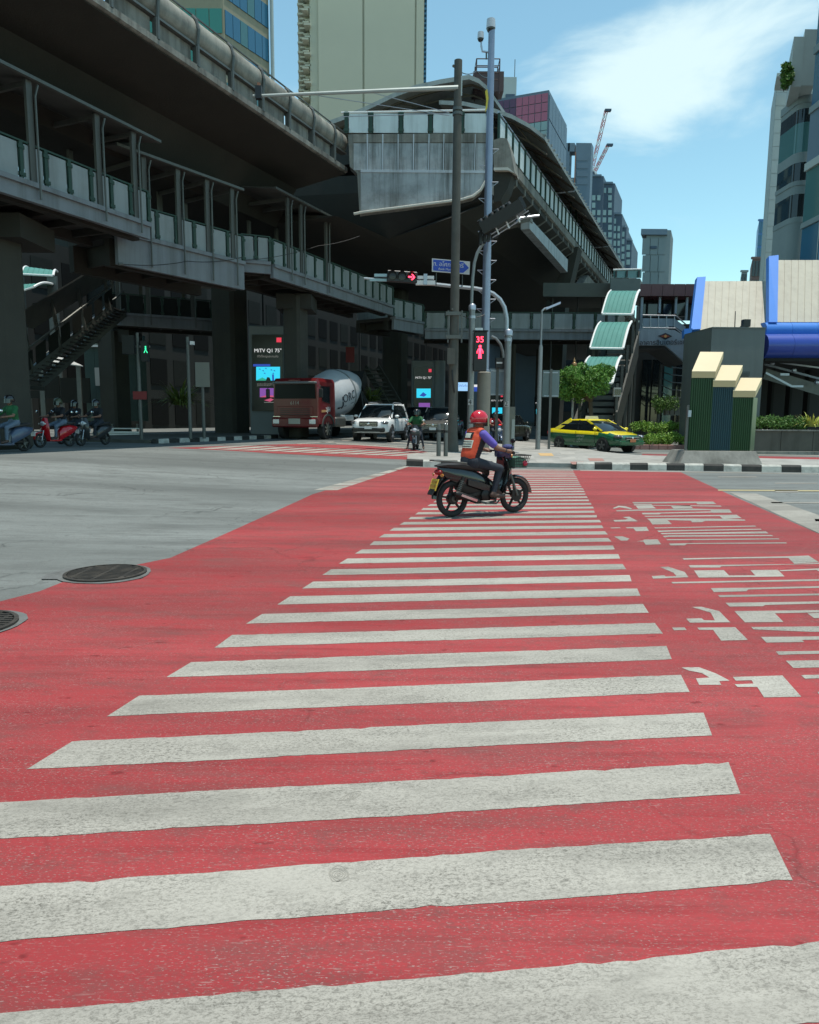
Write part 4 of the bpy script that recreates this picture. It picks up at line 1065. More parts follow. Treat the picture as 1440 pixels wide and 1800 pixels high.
e0, e1_ = D(1118, 600, 44.5), D(1078, 745, 36.8)
for off in (-0.1, 1.75):
    q = [e0 + V3((-off, 0, 0.6)), e0 + V3((-off, 0, -0.9)), e1_ + V3((-off, 0, -0.9)), e1_ + V3((-off, 0, 0.6))]
    part(MB().prism(q, V3((0.1, 0, 0))), 'balustrade', ESC, t)
for i in range(14):
    p = e0 + (e1_ - e0) * ((i + 0.5) / 14); part(MB().box(p + V3((-0.85, 0, -0.2)), (1.6, 0.36, 0.22)), 'step', GALVD, t)
for i, s in enumerate((0.05, 0.3, 0.55, 0.78, 0.97)):
    p = e0 + (e1_ - e0) * s
    for off in (0.08, -1.8): part(MB().bbox(p + V3((off - 0.07, -0.07, -p.z + gz(p.x, p.y))), p + V3((off + 0.07, 0.07, 2.3 - s * 0.4))), 'roof_post', FPOST, t)
part(MB().prism([e0 + V3((0.3, 1, -1)), e1_ + V3((0.3, 1, -1)), V3((e1_.x + 0.3, e1_.y + 1, 0)), V3((e0.x + 0.3, e0.y + 1, 0))], V3((-2.4, 0.4, 0))), 'understair_wall', ESC, t)
m = MB(); fbox(m, 1079, 681, 1092, 697, 36.2, 0.2); part(m, 'camera_box', mat('light_box', (0.4, 0.4, 0.38), 0.5), t)
for i in range(3):
    m = MB(); fbox(m, 1081 + i * 3.8, 684, 1084 + i * 3.8, 694, 36.17, 0.02); part(m, 'camera_window', GLASSD, t)

# deck roof over the escalator top
t = thing('landing_roof', D(1040, 500, 47), 'grey green flat roof band above the escalator top', 'roof')
DKG = mat('grey_green_metal', (0.10, 0.125, 0.12), 0.6, 0.1, var=0.3)
m = MB(); fbox(m, 955, 497, 1073, 521, 46.5, 5); part(m, 'fascia_panel', mat('olive_grey_metal', (0.06, 0.07, 0.06), 0.7, var=0.3), t)
m = MB(); fbox(m, 1073.3, 489, 1125, 511, 45.6, 4); part(m, 'fascia_panel', DKG, t)
m = MB(); fbox(m, 1079, 474, 1128, 488, 46.5, 0.06); part(m, 'glass_balustrade', GL_T, t)
part(MB().tube([D(1078, 474, 46.4), D(1128, 473, 46.4)], 0.05, 6), 'handrail', WHITEP, t)
for x in (1082, 1101, 1122): m = MB(); fbox(m, x, 476, x + 3, 487, 46.35, 0.08); part(m, 'baluster', BLACK, t)
for x in (966, 1010, 1052): part(MB().bbox(D(x, 700, 47.0) * 1, D(x + 5, 521, 47.3)), 'post', GALVD, t)

MAR = mat('maroon_fascia', (0.085, 0.022, 0.030), 0.4, var=0.2); BLUEW = mat('blue_grey_wall', (0.30, 0.35, 0.40), 0.6, var=0.25, streak=0.25)
YM = 46
t = thing('covered_walkway', D(1170, 770, YM), 'covered walkway with maroon fascia, railings and an eye logo on its stair side', 'walkway')
for i in range(5):
    m = MB(); fbox(m, 1125 + i * 20 + 0.3, 499, 1144.7 + i * 20, 520, YM, 4); part(m, 'fascia_panel', MAR, t)
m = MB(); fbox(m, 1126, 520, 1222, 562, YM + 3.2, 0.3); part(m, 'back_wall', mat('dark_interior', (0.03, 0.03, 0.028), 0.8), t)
for a, b in ((1131, 1156), (1161, 1185), (1190, 1205)): m = MB(); fbox(m, a, 523, b, 556, YM + 1.6, 0.05); part(m, 'window_pane', GLASSD, t)
for x, yb in ((1158.5, 550), (1187, 551), (1206, 563)): m = MB(); fbox(m, x, 522, x + 3.6, yb, YM + 0.3, 0.14); part(m, 'post', BLUEW, t)
m = MB(); fbox(m, 1126, 522, 1130, 580, YM + 0.2, 0.2); part(m, 'post', BLUEW, t)
def zz(poly, Y, ext, nm, m_): return part(MB().prism([D(x, y, Y) for x, y in poly], V3((0, ext, 0))), nm, m_, t)
zz([(1123, 578), (1186, 580), (1203, 590), (1203, 636), (1170, 607), (1123, 607)], YM - 0.1, 0.25, 'stair_side', BLUEW)
zz([(1123, 607.3), (1170, 607.3), (1203, 636.5), (1203, 640), (1167, 612), (1123, 613)], YM + 0.3, 3, 'stair_soffit', mat('soffit_grey', (0.08, 0.085, 0.09), 0.8))
for y in (554, 576):
    part(MB().tube([D(1130, y, YM), D(1188, y + 1, YM), D(1206, y + 16, YM)], 0.045, 5), 'handrail', GALV, t)
zz([(1130, 559), (1186, 560), (1205, 574), (1205, 586), (1187, 574), (1130, 573)], YM + 0.05, 0.04, 'railing_panel', BLUEW)
for x in (1144, 1158, 1172, 1186): part(MB().tube([D(x, 554, YM), D(x, 577, YM)], 0.03, 5), 'baluster', GALV, t)
SGN = mat('sign_dark_letters', (0.03, 0.035, 0.045), 0.5); SGR = mat('sign_red', (0.30, 0.06, 0.03), 0.5)
pw = 46 / FPX
tm = text_mesh('อาคารอินเตอร์เชนจ์', 0.42, 'sign_lettering', SGN, 0.01)
put(tm, 'sign_lettering', t, frame(D(1169, 602, YM - 0.14), (1, 0, 0.03), (0, 0, 1)))
eye = [(1157, 590), (1163, 588), (1170, 585), (1177, 588), (1182, 591), (1176, 594), (1170, 597), (1164, 594)]
eyei = [(1161, 591), (1170, 588), (1178, 591), (1170, 594)]
zz(eye, YM - 0.14, 0.03, 'eye_emblem', SGN); zz(eyei, YM - 0.17, 0.025, 'eye_emblem_centre', SGR); 
m = MB(); m.lathe([(0.09, 0), (0.09, 0.02), (0.001, 0.02)], D(1170, 591, YM - 0.18), (0, -1, 0), 12); part(m, 'eye_emblem_pupil', mat('sign_orange', (0.6, 0.3, 0.1), 0.5), t)
# dim shop recess under the walkway
t = thing('shop_entrance', D(1165, 770, 50), 'dark recessed shop entrance beneath the walkway', 'entrance')
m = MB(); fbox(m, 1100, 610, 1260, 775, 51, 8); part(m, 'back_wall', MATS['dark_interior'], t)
for i, x in enumerate((1128, 1146, 1166, 1188)): m = MB(); fbox(m, x, 632, x + 15, 750, 50.9, 0.08); part(m, 'glass_door', GLASSD if i != 2 else GL_T, t)
m = MB(); fbox(m, 1158, 640, 1162, 760, 49.5, 0.2); part(m, 'post', GALVD, t)
for i in range(6):
    m = MB(); m.tube([D(1160, 640 + i * 12, 48.6), D(1180, 646 + i * 13, 48.2), D(1204, 648 + i * 13, 48.4)], 0.035, 5); part(m, 'awning_rod', GALVD, t)
m = MB(); fbox(m, 1172, 698, 1196, 730, 44, 0.5); part(m, 'notice_board', mat('notice_white', (0.22, 0.22, 0.21), 0.7), t)
m = MB(); fbox(m, 1168, 700, 1200, 703, 43.9, 0.1); fbox(m, 1168, 712, 1200, 714, 43.9, 0.1); part(m, 'rail', GALVD, t)

# grey kiosk
KI = mat('kiosk_grey', (0.115, 0.135, 0.13), 0.55, var=0.25, vscale=0.7, streak=0.2)
YK = 33.0
kc = D(1252, 577, YK); kr = D(1347, 577, YK); kl = D(1203, 590, 35.9)
t = thing('grey_kiosk', (kc.x, kc.y, 0), 'blank dark grey boxy booth behind the striped cabinet', 'booth')
zt = kc.z
ff = [V3((kc.x, YK, 0)), V3((kr.x, YK + 0.05, 0)), V3((kr.x, YK, 0)) + UV(4.5, 0), V3((kl.x, kl.y, 0)) + UV(2, 0), V3((kl.x, kl.y, 0))]
part(MB().prism(ff, V3((0, 0, zt))), 'walls', KI, t)
part(MB().prism([p + V3((0, -0.03, zt)) for p in ff], V3((0, 0, 0.06))), 'coping', DKG, t)
m = MB(); fbox(m, 1296, 653, 1318, 661, YK - 0.03, 0.05); part(m, 'vent', mat('vent_dark', (0.05, 0.055, 0.05), 0.7), t)
for i in range(3): m = MB(); fbox(m, 1297, 654.2 + i * 2.2, 1317, 655.4 + i * 2.2, YK - 0.06, 0.03); part(m, 'vent_slat', DKG, t)
m = MB(); fbox(m, 1308, 561, 1320, 574, YK + 0.3, 0.3); part(m, 'floodlight', BLACK, t)
part(MB().tube([D(1314, 577, YK + 0.4), D(1314, 572, YK + 0.4)], 0.05, 5), 'floodlight_bracket', GALVD, t)
part(MB().tube([D(1292, 578, YK + 0.5), D(1293, 547, YK + 0.5)], 0.02, 5), 'antenna', BLACK, t)
part(MB().tube([D(1299, 577, YK + 0.2), D(1303, 573, YK + 0.2), D(1309, 574, YK + 0.3)], 0.02, 5), 'cable', BLACK, t)

# mall front: beige ribbed panels, blue fins and bullnoses
BEP = mat('beige_ribbed_sheet', (0.40, 0.37, 0.295), 0.6, var=0.2, vscale=1.5, streak=0.35, dcol=(0.25, 0.22, 0.17)); BLU = mat('bright_blue_metal', (0.05, 0.20, 0.60), 0.6, var=0.15, spec=0.3)
BLD = mat('deep_blue_metal', (0.022, 0.055, 0.33), 0.35, var=0.2, coat=0.3)
t = thing('mall_building', D(1380, 770, 40), 'mall front of beige ribbed panels with bright blue fins and rounded blue beams', 'building')
def ribbed(pa, pb, ya, yb, Y, lean=0.0):
    A, B = D(pa, yb, Y), D(pb, yb, Y); C_, E = D(pa + lean, ya, Y + 3.2), D(pb + lean, ya, Y + 3.2)      # the sheets lean back like a steep roof
    NN = int((B.x - A.x) / 0.34)
    for i in range(NN):
        f0, f1 = i / NN, (i + 1) / NN
        w = (f1 - f0)
        q = [A + (B - A) * f0, A + (B - A) * (f0 + w * 0.82), C_ + (E - C_) * (f0 + w * 0.82), C_ + (E - C_) * f0]
        part(MB().prism(q, V3((0, 0.10, 0))), 'ribbed_panel', BEP, t)
        q = [A + (B - A) * (f0 + w * 0.82) + V3((0, 0.03, 0)), A + (B - A) * f1 + V3((0, 0.03, 0)), C_ + (E - C_) * f1 + V3((0, 0.03, 0)), C_ + (E - C_) * (f0 + w * 0.82) + V3((0, 0.03, 0))]
        part(MB().prism(q, V3((0, 0.06, 0))), 'panel_joint', BEP, t)
ribbed(1231, 1351, 494, 580, 37, 4)
ribbed(1366, 1560, 457, 566, 38, 2)
def fin(poly, Y, ext, m_): return part(MB().prism([D(x, y, Y + (3.2 if y < 520 else 0)) for x, y in poly], V3((0, ext, -0.1))), 'blue_fin', m_, t)
fin([(1226, 487), (1241, 486), (1232, 578), (1215, 579)], 36.6, 0.3, BLU)
fin([(1352, 450), (1369, 448), (1367, 566), (1352, 566)], 36.8, 0.3, BLU)
fin([(1203, 578), (1218, 577), (1216, 584), (1203, 592)], 36.4, 0.3, BLU)
m = MB(); fbox(m, 1236, 560, 1560, 640, 38.9, 8); part(m, 'core_wall', FR, t)
for yc, r_, Y in ((579, 0.40, 36.6), (607, 0.60, 35.6)):
    a, b = D(1350, yc, Y), D(1580, yc, Y)
    for i in range(5):
        p, q = a + (b - a) * (i / 5 + 0.001), a + (b - a) * ((i + 1) / 5 - 0.001)
        prof = [(r_ * cos(pi * k_ / 8 + pi / 2), r_ * sin(pi * k_ / 8 + pi / 2)) for k_ in range(9)] + [(1.4, -r_), (1.4, r_)]
        part(MB().loft([[V3((s.x, s.y + 0.5 + yy, s.z + z)) for yy, z in prof] for s in (p, q)]), 'rounded_beam', BLU if r_ < 0.5 else BLD, t, 30)
m = MB(); fbox(m, 1345, 627, 1580, 634, 36, 10); part(m, 'soffit', FR, t)
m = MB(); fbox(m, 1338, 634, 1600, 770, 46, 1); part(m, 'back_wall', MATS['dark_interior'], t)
for x in (1356, 1388, 1420, 1460): m = MB(); fbox(m, x, 640, x + 4, 762, 42, 0.5); part(m, 'pillar', FR, t)
for dy, nm, w in ((0, 'stair_rail', 0.10), (24, 'stair_side_panel', 0.55)):
    part(MB().beam(D(1344, 640 + dy * 0.7, 38), D(1570, 700 + dy, 38), 0.08, w), nm, GALVD if dy else BLUEW, t)
part(MB().beam(D(1346, 634, 37.6), D(1560, 662, 37.6), 0.06, 0.08), 'stair_rail', GALV, t)
part(MB().beam(D(1346, 655, 37.2), D(1392, 679, 37.2), 0.06, 0.10), 'stair_rail', GALV, t); part(MB().beam(D(1392, 679, 37.2), D(1412, 679, 37.2), 0.06, 0.10), 'stair_rail', GALV, t)
for x, y in ((1358, 638), (1396, 651), (1436, 672)): part(MB().ball(D(x, y, 37.4), 0.13, 8, 5), 'rail_knob', GALV, t)
m = MB(); fbox(m, 1372, 656, 1388, 660, 37.3, 0.05); part(m, 'lit_strip', GALV, t)

# striped cabinet with three slanted beige caps on a concrete base
t = thing('striped_cabinet', G(1267, 822), 'three stepped green and blue ribbed cabinets with slanted beige caps on a concrete plinth', 'cabinet')
YB = 21.6
PL = mat('plinth_concrete', (0.27, 0.265, 0.24), 0.9, var=0.5, vscale=3, dirt=0.5, dscale=2, streak=0.4, bump=0.4)
pb = [D(1192, 823, 21.3), D(1335, 823, 21.3), D(1331, 796, 21.5), D(1206, 796, 21.5)]
zb = 0.13
m = MB(); A0 = [V3((D(1192, 815, 21.4).x, 21.25, zb)), V3((D(1337, 815, 21.4).x, 21.25, zb)), V3((D(1337, 815, 21.4).x, 22.75, zb)), V3((D(1192, 815, 21.4).x, 22.75, zb))]
ztop = D(1267, 793, 21.5).z
A1 = [V3((D(1206, 793, 21.4).x, 21.45, ztop)), V3((D(1331, 793, 21.4).x, 21.45, ztop)), V3((D(1331, 793, 21.4).x, 22.6, ztop)), V3((D(1206, 793, 21.4).x, 22.6, ztop))]
m.loft([A0, A1]); part(m, 'plinth', PL, t)
SG = mat('ribbed_green', (0.010, 0.060, 0.016), 0.35, var=0.2); SB = mat('ribbed_blue', (0.008, 0.055, 0.075), 0.35, var=0.2); CAPM = mat('beige_cap', (0.62, 0.50, 0.30), 0.45, var=0.08)
CAPD = mat('beige_cap_shade', (0.50, 0.38, 0.20), 0.5)  # cap beige darkened for front and sides, their shade put into the colour
for i, (pa, pb_, ytop, ycap, m_) in enumerate(((1212, 1252, 664, 621, SG), (1250, 1288, 680, 645, SB), (1286, 1324, 698, 668, SG))):
    Yf = 21.7
    xa, xb = D(pa, 740, Yf).x, D(pb_, 740, Yf).x - 0.015; z1 = D(pa, ytop, Yf).z
    dep = V3((0.42, 0.62, 0))
    cabn = part(MB().prism([V3((xa, Yf + 0.03, ztop)), V3((xb, Yf + 0.03, ztop)), V3((xb, Yf + 0.03, z1)), V3((xa, Yf + 0.03, z1))], dep), 'cabinet_body', m_, t)
    nr = 10; w = (xb - xa) / nr
    rm = MB().bev((0, 0, 0), (w * 0.55, 0.035, z1 - ztop), 0.008).mesh('rib', m_)
    for r_ in range(nr): put(rm, 'rib', cabn, Matrix.Translation((xa + (r_ + 0.5) * w, Yf + 0.013, (z1 + ztop) / 2)))
    zc = D(pa, ycap, Yf).z - 0.02
    hh = (zc - z1) * 1.0
    f0 = [V3((xa - 0.02, Yf - 0.03, z1)), V3((xb + 0.02, Yf - 0.03, z1)), V3((xb + 0.02, Yf - 0.03, z1 + 0.17)), V3((xa - 0.02, Yf - 0.03, z1 + 0.17))]
    bk = V3((0.47, 0.64, hh - 0.17 + 0.10))
    f1 = [p + bk for p in f0]
    cp_ = part(MB().loft([f0, f1]), 'slanted_cap', CAPD, t)
    top = [f0[3] + V3((0, 0.0, 0.004)), f0[2] + V3((0, 0, 0.004)), f1[2] + V3((0, 0, 0.004)), f1[3] + V3((0, 0, 0.004))]
    part(MB().prism(top, V3((0, 0, 0.02))), 'cap_top', CAPM, cp_)
m = MB(); fbox(m, 1206, 712, 1210, 792, 21.6, 0.06); part(m, 'side_post', GALVD, t)
m = MB(); m.box(D(1212, 727, 21.5), (0.09, 0.08, 0.2)); part(m, 'meter_box', GALV, t)

# ================================================================== POLES, SIGNALS, SIGNS
def zpole(m, px, py0, py1, Y, r0, r1, n=12):
    """upright round pole at one ground spot: r0 at the foot, r1 at the top"""
    a = D(px, py0, Y); b = D(px, py1, Y)
    return m.lathe([(r0, a.z), (r1, b.z), (0.001, b.z + 0.02)], (a.x, Y, 0), (0, 0, 1), n), a.x, b.z
PH = 0.13
YC = 27.2
xC = D(797, 700, YC).x; zb = gz(xC, YC) + PH
zT = D(797, 106, YC).z
t = thing('concrete_pole', (xC, YC, zb), 'tall dark concrete utility pole with a long thin side arm and clamped box', 'pole')
m = MB(); m.lathe([(0.24, zb), (0.22, zb + 0.3), (0.178, zb + 0.7), (0.165, 5.8), (0.142, zT), (0.001, zT + 0.02)], (xC, YC, 0), (0, 0, 1), 16); part(m, 'shaft', POLEC, t, 40)
a = D(795, 156, YC); b = D(446, 171, YC)
m = MB(); m.tube([V3((xC, YC - 0.1, a.z)), V3((b.x, YC - 0.1, b.z))], [0.085, 0.055], 8); part(m, 'side_arm', mat('pale_arm', (0.40, 0.44, 0.42), 0.5, 0.3, var=0.3), t, 40)
m = MB(); m.box(D(455, 163, YC - 0.1), (0.22, 0.2, 0.42)); part(m, 'arm_device', BLACK, t)
m = MB(); m.box(D(455, 151, YC - 0.1), (0.10, 0.1, 0.2)); part(m, 'arm_lamp', mat('dull_orange', (0.30, 0.12, 0.06), 0.5), t)
for p, q in (((560, 168), (790, 203)), ((652, 162), (790, 198)), ((600, 205), (790, 199))):
    m = MB(); m.tube([D(*p, YC - 0.1), D(*q, YC - 0.05)], 0.014, 5); part(m, 'stay_wire', GALV, t)
for z_ in (195, 203): m = MB(); m.lathe([(0.18, 0), (0.18, 0.1)], (xC, YC, D(797, z_, YC).z), (0, 0, 1), 12); part(m, 'band', GALVD, t)
for y in (551, 592):
    m = MB(); m.box(D(797, y, YC - 0.17), (0.56, 0.08, 0.13)); part(m, 'clamp', GALVD, t)
for x in (788, 812):
    m = MB(); m.bbox(D(x - 1.6, 602, YC - 0.12), D(x + 1.6, 546, YC - 0.06)); part(m, 'clamp_bar', GALVD, t)
m = MB(); m.bbox(D(786.5, 640, YC - 0.3), D(800, 612, YC - 0.17)); part(m, 'meter_box', POLEC, t)
m = MB(); m.tube([D(795, 650, YC - 0.2), D(796, 668, YC - 0.24), D(799, 690, YC - 0.2)], 0.03, 6); part(m, 'cable_sleeve', BLACK, t)
m = MB(); m.bbox(D(805.5, 168, YC - 0.1), D(812, 140, YC + 0.2)); part(m, 'top_box', PALE, t)

YS = 27.9
xS = D(857, 420, YS).x; zS = D(862, 48, YS).z; zb = gz(xS, YS) + PH
t = thing('camera_mast', (xS, YS, zb), 'tall bluish steel mast with two dome cameras and climbing rungs', 'mast')
m = MB(); m.lathe([(0.20, zb), (0.20, 3.3), (0.165, 3.32), (0.15, 8), (0.115, zS), (0.001, zS + 0.03)], (xS, YS, 0), (0, 0, 1), 16); part(m, 'shaft', mat('bluish_mast_steel', (0.27, 0.30, 0.38), 0.38, 0.55, var=0.25, vscale=3), t, 40)
m = MB(); m.lathe([(0.26, zb), (0.26, 3.2), (0.21, 3.24)], (xS - 0.02, YS, 0), (0, 0, 1), 12); part(m, 'lower_sleeve', mat('tan_sleeve', (0.22, 0.205, 0.17), 0.7, var=0.4, streak=0.3), t, 40)
DOME = mat('camera_dome', (0.5, 0.52, 0.55), 0.2, 0.1)
for (x, y, r) in ((863, 50, 0.17), (845, 68, 0.12)):
    c = D(x, y, YS)
    cm = part(MB().lathe([(0.4 * r, r * 2.0), (r * 0.9, r * 1.8), (r, 0.2 * r), (r, 0)], c, (0, 0, 1), 12), 'camera', DOME, t, 40)
    part(MB().ball(c, r * 0.92, 12, 8), 'dome', GLASSD, cm, 60)
m = MB(); m.tube([D(846, 80, YS), D(848, 90, YS), D(861, 92, YS)], 0.04, 6); m.tube([D(846, 66, YS), D(846, 80, YS)], 0.03, 6); part(m, 'camera_arm', GALV, t)
part(MB().tube([D(855, 92, YS), D(855, 104, YS)], 0.03, 5), 'camera_cable', GALVD, t)
k_ = 0; y = 262
while y < 570:
    s = -1 if k_ % 2 else 1
    p = V3((xS, YS, D(857, y, YS).z)); q = p + V3((s * 0.36, 0, 0))
    m = MB(); m.tube([p, q], 0.018, 5); m.tube([q, p + V3((0, 0, -0.26))], 0.014, 5); part(m, 'rung', GALV, t); k_ += 1; y += 17 if y > 400 else 29

RED_E = mat('red_lamp', (0.5, 0.01, 0.02), 0.4, emit=(1.0, 0.03, 0.07), estr=5.0); GRN_E = mat('green_lamp', (0.02, 0.3, 0.15), 0.4, emit=(0.05, 0.9, 0.4), estr=1.2)
LENS = mat('dark_lens', (0.02, 0.015, 0.015), 0.25)
def signal_head(par, c, right, up, n, pitch, r, name='signal_head', lit=None, arrow=False):
    """row of n lamps along right, with visors; faces right x up"""
    Rm = frame(c, right, up)
    def L(x, y, z): return Rm @ V3((x, y, z))
    m = MB(); m.bev((0, 0, -0.09), (n * pitch + 0.06, pitch + 0.06, 0.16), 0.03); m.v = [tuple(Rm @ V3(p)) for p in m.v]
    h = part(m, name, BLACK, par)
    for i in range(n):
        x = (i - (n - 1) / 2) * pitch
        m = MB(); m.lathe([(r, 0), (r * 0.95, 0.02), (0.001, 0.03)], (x, 0, 0), (0, 0, 1), 16); m.v = [tuple(Rm @ V3(p)) for p in m.v]
        ln = part(m, 'lens', LENS, h, 40)
        m = MB(); NS = 10
        outer = []
        for a in range(NS + 1):
            an = -0.5 + (pi + 1.0) * a / NS
            outer.append((cos(an) * r * 1.1, sin(an) * r * 1.1))
        ring0 = [V3((x + a, b, 0)) for a, b in outer]; ring1 = [V3((x + a, b, 0.24 if b > -0.2 * r else 0.1)) for a, b in outer]
        for a in range(NS): m.quad(ring0[a], ring0[a + 1], ring1[a + 1], ring1[a])
        m.v = [tuple(Rm @ V3(p)) for p in m.v]
        part(m, 'visor', BLACK, h)
        if lit is not None and i == lit:
            pts_ = []
            if arrow:
                for poly in ([(-.85, .16), (.1, .16), (.1, -.16), (-.85, -.16)], [(-.1, .7), (.2, .7), (.85, 0), (.2, -.7), (-.1, -.7), (.45, 0)]):
                    m = MB(); m.prism([Rm @ V3((x + a * r, b * r, 0.035)) for a, b in poly], Rm.to_3x3() @ V3((0, 0, 0.01))); part(m, 'lit_arrow', RED_E, ln)
    return h

# traffic signal with long mast arm: red arrow and street name
YA = 28.6
xA = D(891, 700, YA).x; zb = gz(xA, YA) + PH
t = thing('signal_mast', (xA, YA, zb), 'grey traffic signal post with arched arm carrying the red arrow light', 'traffic light')
PG = mat('signal_post_grey', (0.24, 0.25, 0.245), 0.45, 0.5, var=0.3, vscale=4)
m = MB(); m.lathe([(0.14, zb), (0.13, D(891, 585, YA).z)], (xA, YA, 0), (0, 0, 1), 12); part(m, 'post', PG, t, 40)
m = MB(); m.lathe([(0.17, 0), (0.17, 0.18), (0.12, 0.24)], (xA, YA, D(891, 590, YA).z), (0, 0, 1), 12); m.lathe([(0.15, 0), (0.15, 0.12)], (xA, YA, D(891, 600, YA).z), (0, 0, 1), 12); part(m, 'collar', GALV, t, 40)
arc = [(891, 588), (891, 560), (887, 540), (879, 526), (867, 516), (852, 510), (836, 507), (800, 503.5), (760, 499), (700, 494), (640, 489)]
m = MB(); m.tube([D(x, y, YA) for x, y in arc], [0.08] * 6 + [0.075, 0.07, 0.065, 0.05, 0.04], 8); part(m, 'arched_arm', mat('arm_steel', (0.40, 0.45, 0.48), 0.4, 0.5, var=0.2), t, 40)
signal_head(t, D(707, 486, YA - 0.25), (1, 0, -0.06), (0.05, 0, 1), 3, 0.37, 0.155, lit=2, arrow=True)
m = MB(); m.bbox(D(650, 494, YA - 0.1), D(683, 490.5, YA)); m.bbox(D(658, 486, YA - 0.2), D(683, 483, YA)); part(m, 'back_frame', mat('teal_alloy', (0.30, 0.40, 0.42), 0.4, 0.4), t)
m = MB(); m.bbox(D(731, 500, YA - 0.2), D(765, 494.5, YA)); m.bbox(D(734, 490, YA - 0.2), D(763, 486.5, YA)); part(m, 'mount_bracket', WHITEP, t)
m = MB(); m.box(D(748, 491, YA - 0.2), (0.14, 0.1, 0.4)); part(m, 'mount_clamp', GALV, t)
for x, ya in ((767, 480), (813, 484)): m = MB(); m.bbox(D(x - 0.7, 503, YA - 0.1), D(x + 0.7, ya, YA - 0.04)); part(m, 'sign_strut', GALVD, t)
m = MB(); m.bbox(D(887, 715, YA - 0.17), D(895, 705, YA - 0.15)); part(m, 'number_plate', mat('pole_plate', (0.36, 0.36, 0.35), 0.6), t)
put(text_mesh('2', 0.26, 'plate_digit', BLACK), 'plate_digit', t, frame(D(890, 710, YA - 0.18), (1, 0, 0), (0, 0, 1)))
m = MB(); m.tube([D(895, 590, YA - 0.1), D(899, 594, YA - 0.1), D(898, 604, YA - 0.1), D(895, 610, YA - 0.1)], 0.025, 6); part(m, 'cable_loop', GALV, t)
# the blue street sign
SB_ = mat('sign_blue', (0.02, 0.07, 0.45), 0.4); SW = mat('sign_white', (0.62, 0.62, 0.60), 0.5)
A, B, C_, E = D(759.5, 454, YA - 0.15), D(826.5, 459.5, YA - 0.15), D(825.5, 482.5, YA - 0.15), D(759.5, 477, YA - 0.15)
t2 = thing('street_sign', (A + C_) / 2, 'blue street name sign with arrow end mounted above the signal arm', 'sign')
part(MB().prism([A, B, C_, E], V3((0, 0.04, 0))), 'plate', SW, t2)
f_ = V3((0, -0.006, 0))
def lp(x, y): return A + (B - A) * x + (E - A) * y + f_
part(MB().prism([lp(0.03, 0.08), lp(0.82, 0.08), lp(0.975, 0.5), lp(0.82, 0.92), lp(0.03, 0.92)], V3((0, 0.004, 0))), 'blue_face', SB_, t2)
rgt = (B - A)
put(text_mesh('ถ. อโศกมนตรี', 0.215, 'sign_lettering', SW), 'sign_lettering', t2, frame(lp(0.43, 0.40) + V3((0, -0.006, 0)), rgt, A - E))
put(text_mesh('Asok Montri Rd', 0.12, 'sign_lettering', SW), 'sign_lettering', t2, frame(lp(0.43, 0.76) + V3((0, -0.006, 0)), rgt, A - E))

# second signal post, arm bent up to the big louvred head
YA2 = 27.4
xB = D(827.5, 700, YA2).x; zb = gz(xB, YA2) + PH
t = thing('signal_mast', (xB, YA2, zb), 'grey traffic signal post with bent arm holding a large black louvred head', 'traffic light')
m = MB(); m.lathe([(0.125, zb), (0.115, D(828, 543, YA2).z)], (xB, YA2, 0), (0, 0, 1), 12); part(m, 'post', PG, t, 40)
m = MB(); m.lathe([(0.14, 0), (0.14, 0.16), (0.09, 0.22)], (xB, YA2, D(828, 545, YA2).z), (0, 0, 1), 12); m.lathe([(0.135, 0), (0.135, 0.1)], (xB, YA2, D(828, 560, YA2).z), (0, 0, 1), 12); part(m, 'collar', GALV, t, 40)
m = MB(); m.tube([D(x, y, YA2) for x, y in ((829, 546), (829.5, 520), (831, 490), (834, 462), (839, 445), (844, 436), (852, 424), (862, 412))], 0.06, 8); part(m, 'bent_arm', PG, t, 40)
m = MB(); m.bbox(D(823, 712, YA2 - 0.15), D(832, 702, YA2 - 0.13)); part(m, 'number_plate', MATS['pole_plate'], t)
put(text_mesh('4', 0.26, 'plate_digit', BLACK), 'plate_digit', t, frame(D(826.5, 707, YA2 - 0.16), (1, 0, 0), (0, 0, 1)))
part(MB().prism([D(853, 160, 27.7), D(857, 156, 27.7), D(859, 172, 27.7), D(857, 190, 27.7), D(853, 197, 27.7), D(855, 176, 27.7)], V3((0, 0.03, 0))), 'yellow_rag', mat('yellow_cloth', (0.55, 0.45, 0.05), 0.7), t)
# louvred head, tilted, seen from below and behind
Y8 = 26.6
P0, P1 = D(845, 402, Y8), D(918, 358, Y8 - 0.5)
dv = (P1 - P0); dn = dv.normalized()
upv = V3((-dn.z, 0, dn.x)).normalized()
hd = part(MB().beam(P0 + dn * 0.05 - upv * 0.05, P1 - upv * 0.05, 0.5, 0.42, upv), 'louvred_head', BLACK, t)
for i in range(6):
    p = P0 + dv * (0.08 + i * 0.135) + upv * 0.10
    q = p + upv * 0.17 - dn * 0.05
    vz = part(MB().tube([p, q], [0.12, 0.11], 12), 'visor', BLACK, hd, 40)
    part(MB().lathe([(0.085, 0), (0.085, 0.012), (0.001, 0.014)], q, upv, 12), 'visor_glint', GALV, vz)  # pale steel discs added as sun glints on the visor tops
part(MB().box(P1 + upv * 0.02, (0.12, 0.3, 0.4), Matrix.Rotation(-0.5, 3, 'Y')), 'end_cap', BLACK, hd)
for o in (0.36, 0.48):
    part(MB().tube([P0 + dv * 0.15 - upv * o, P1 + dn * 0.1 - upv * (o - 0.04)], 0.022, 5), 'frame_rail', GALV, t)
for s in (0.3, 0.55, 0.8): part(MB().beam(P0 + dv * s - upv * 0.25, P0 + dv * s - upv * 0.5, 0.05, 0.05), 'frame_clip', WHITEP, t)
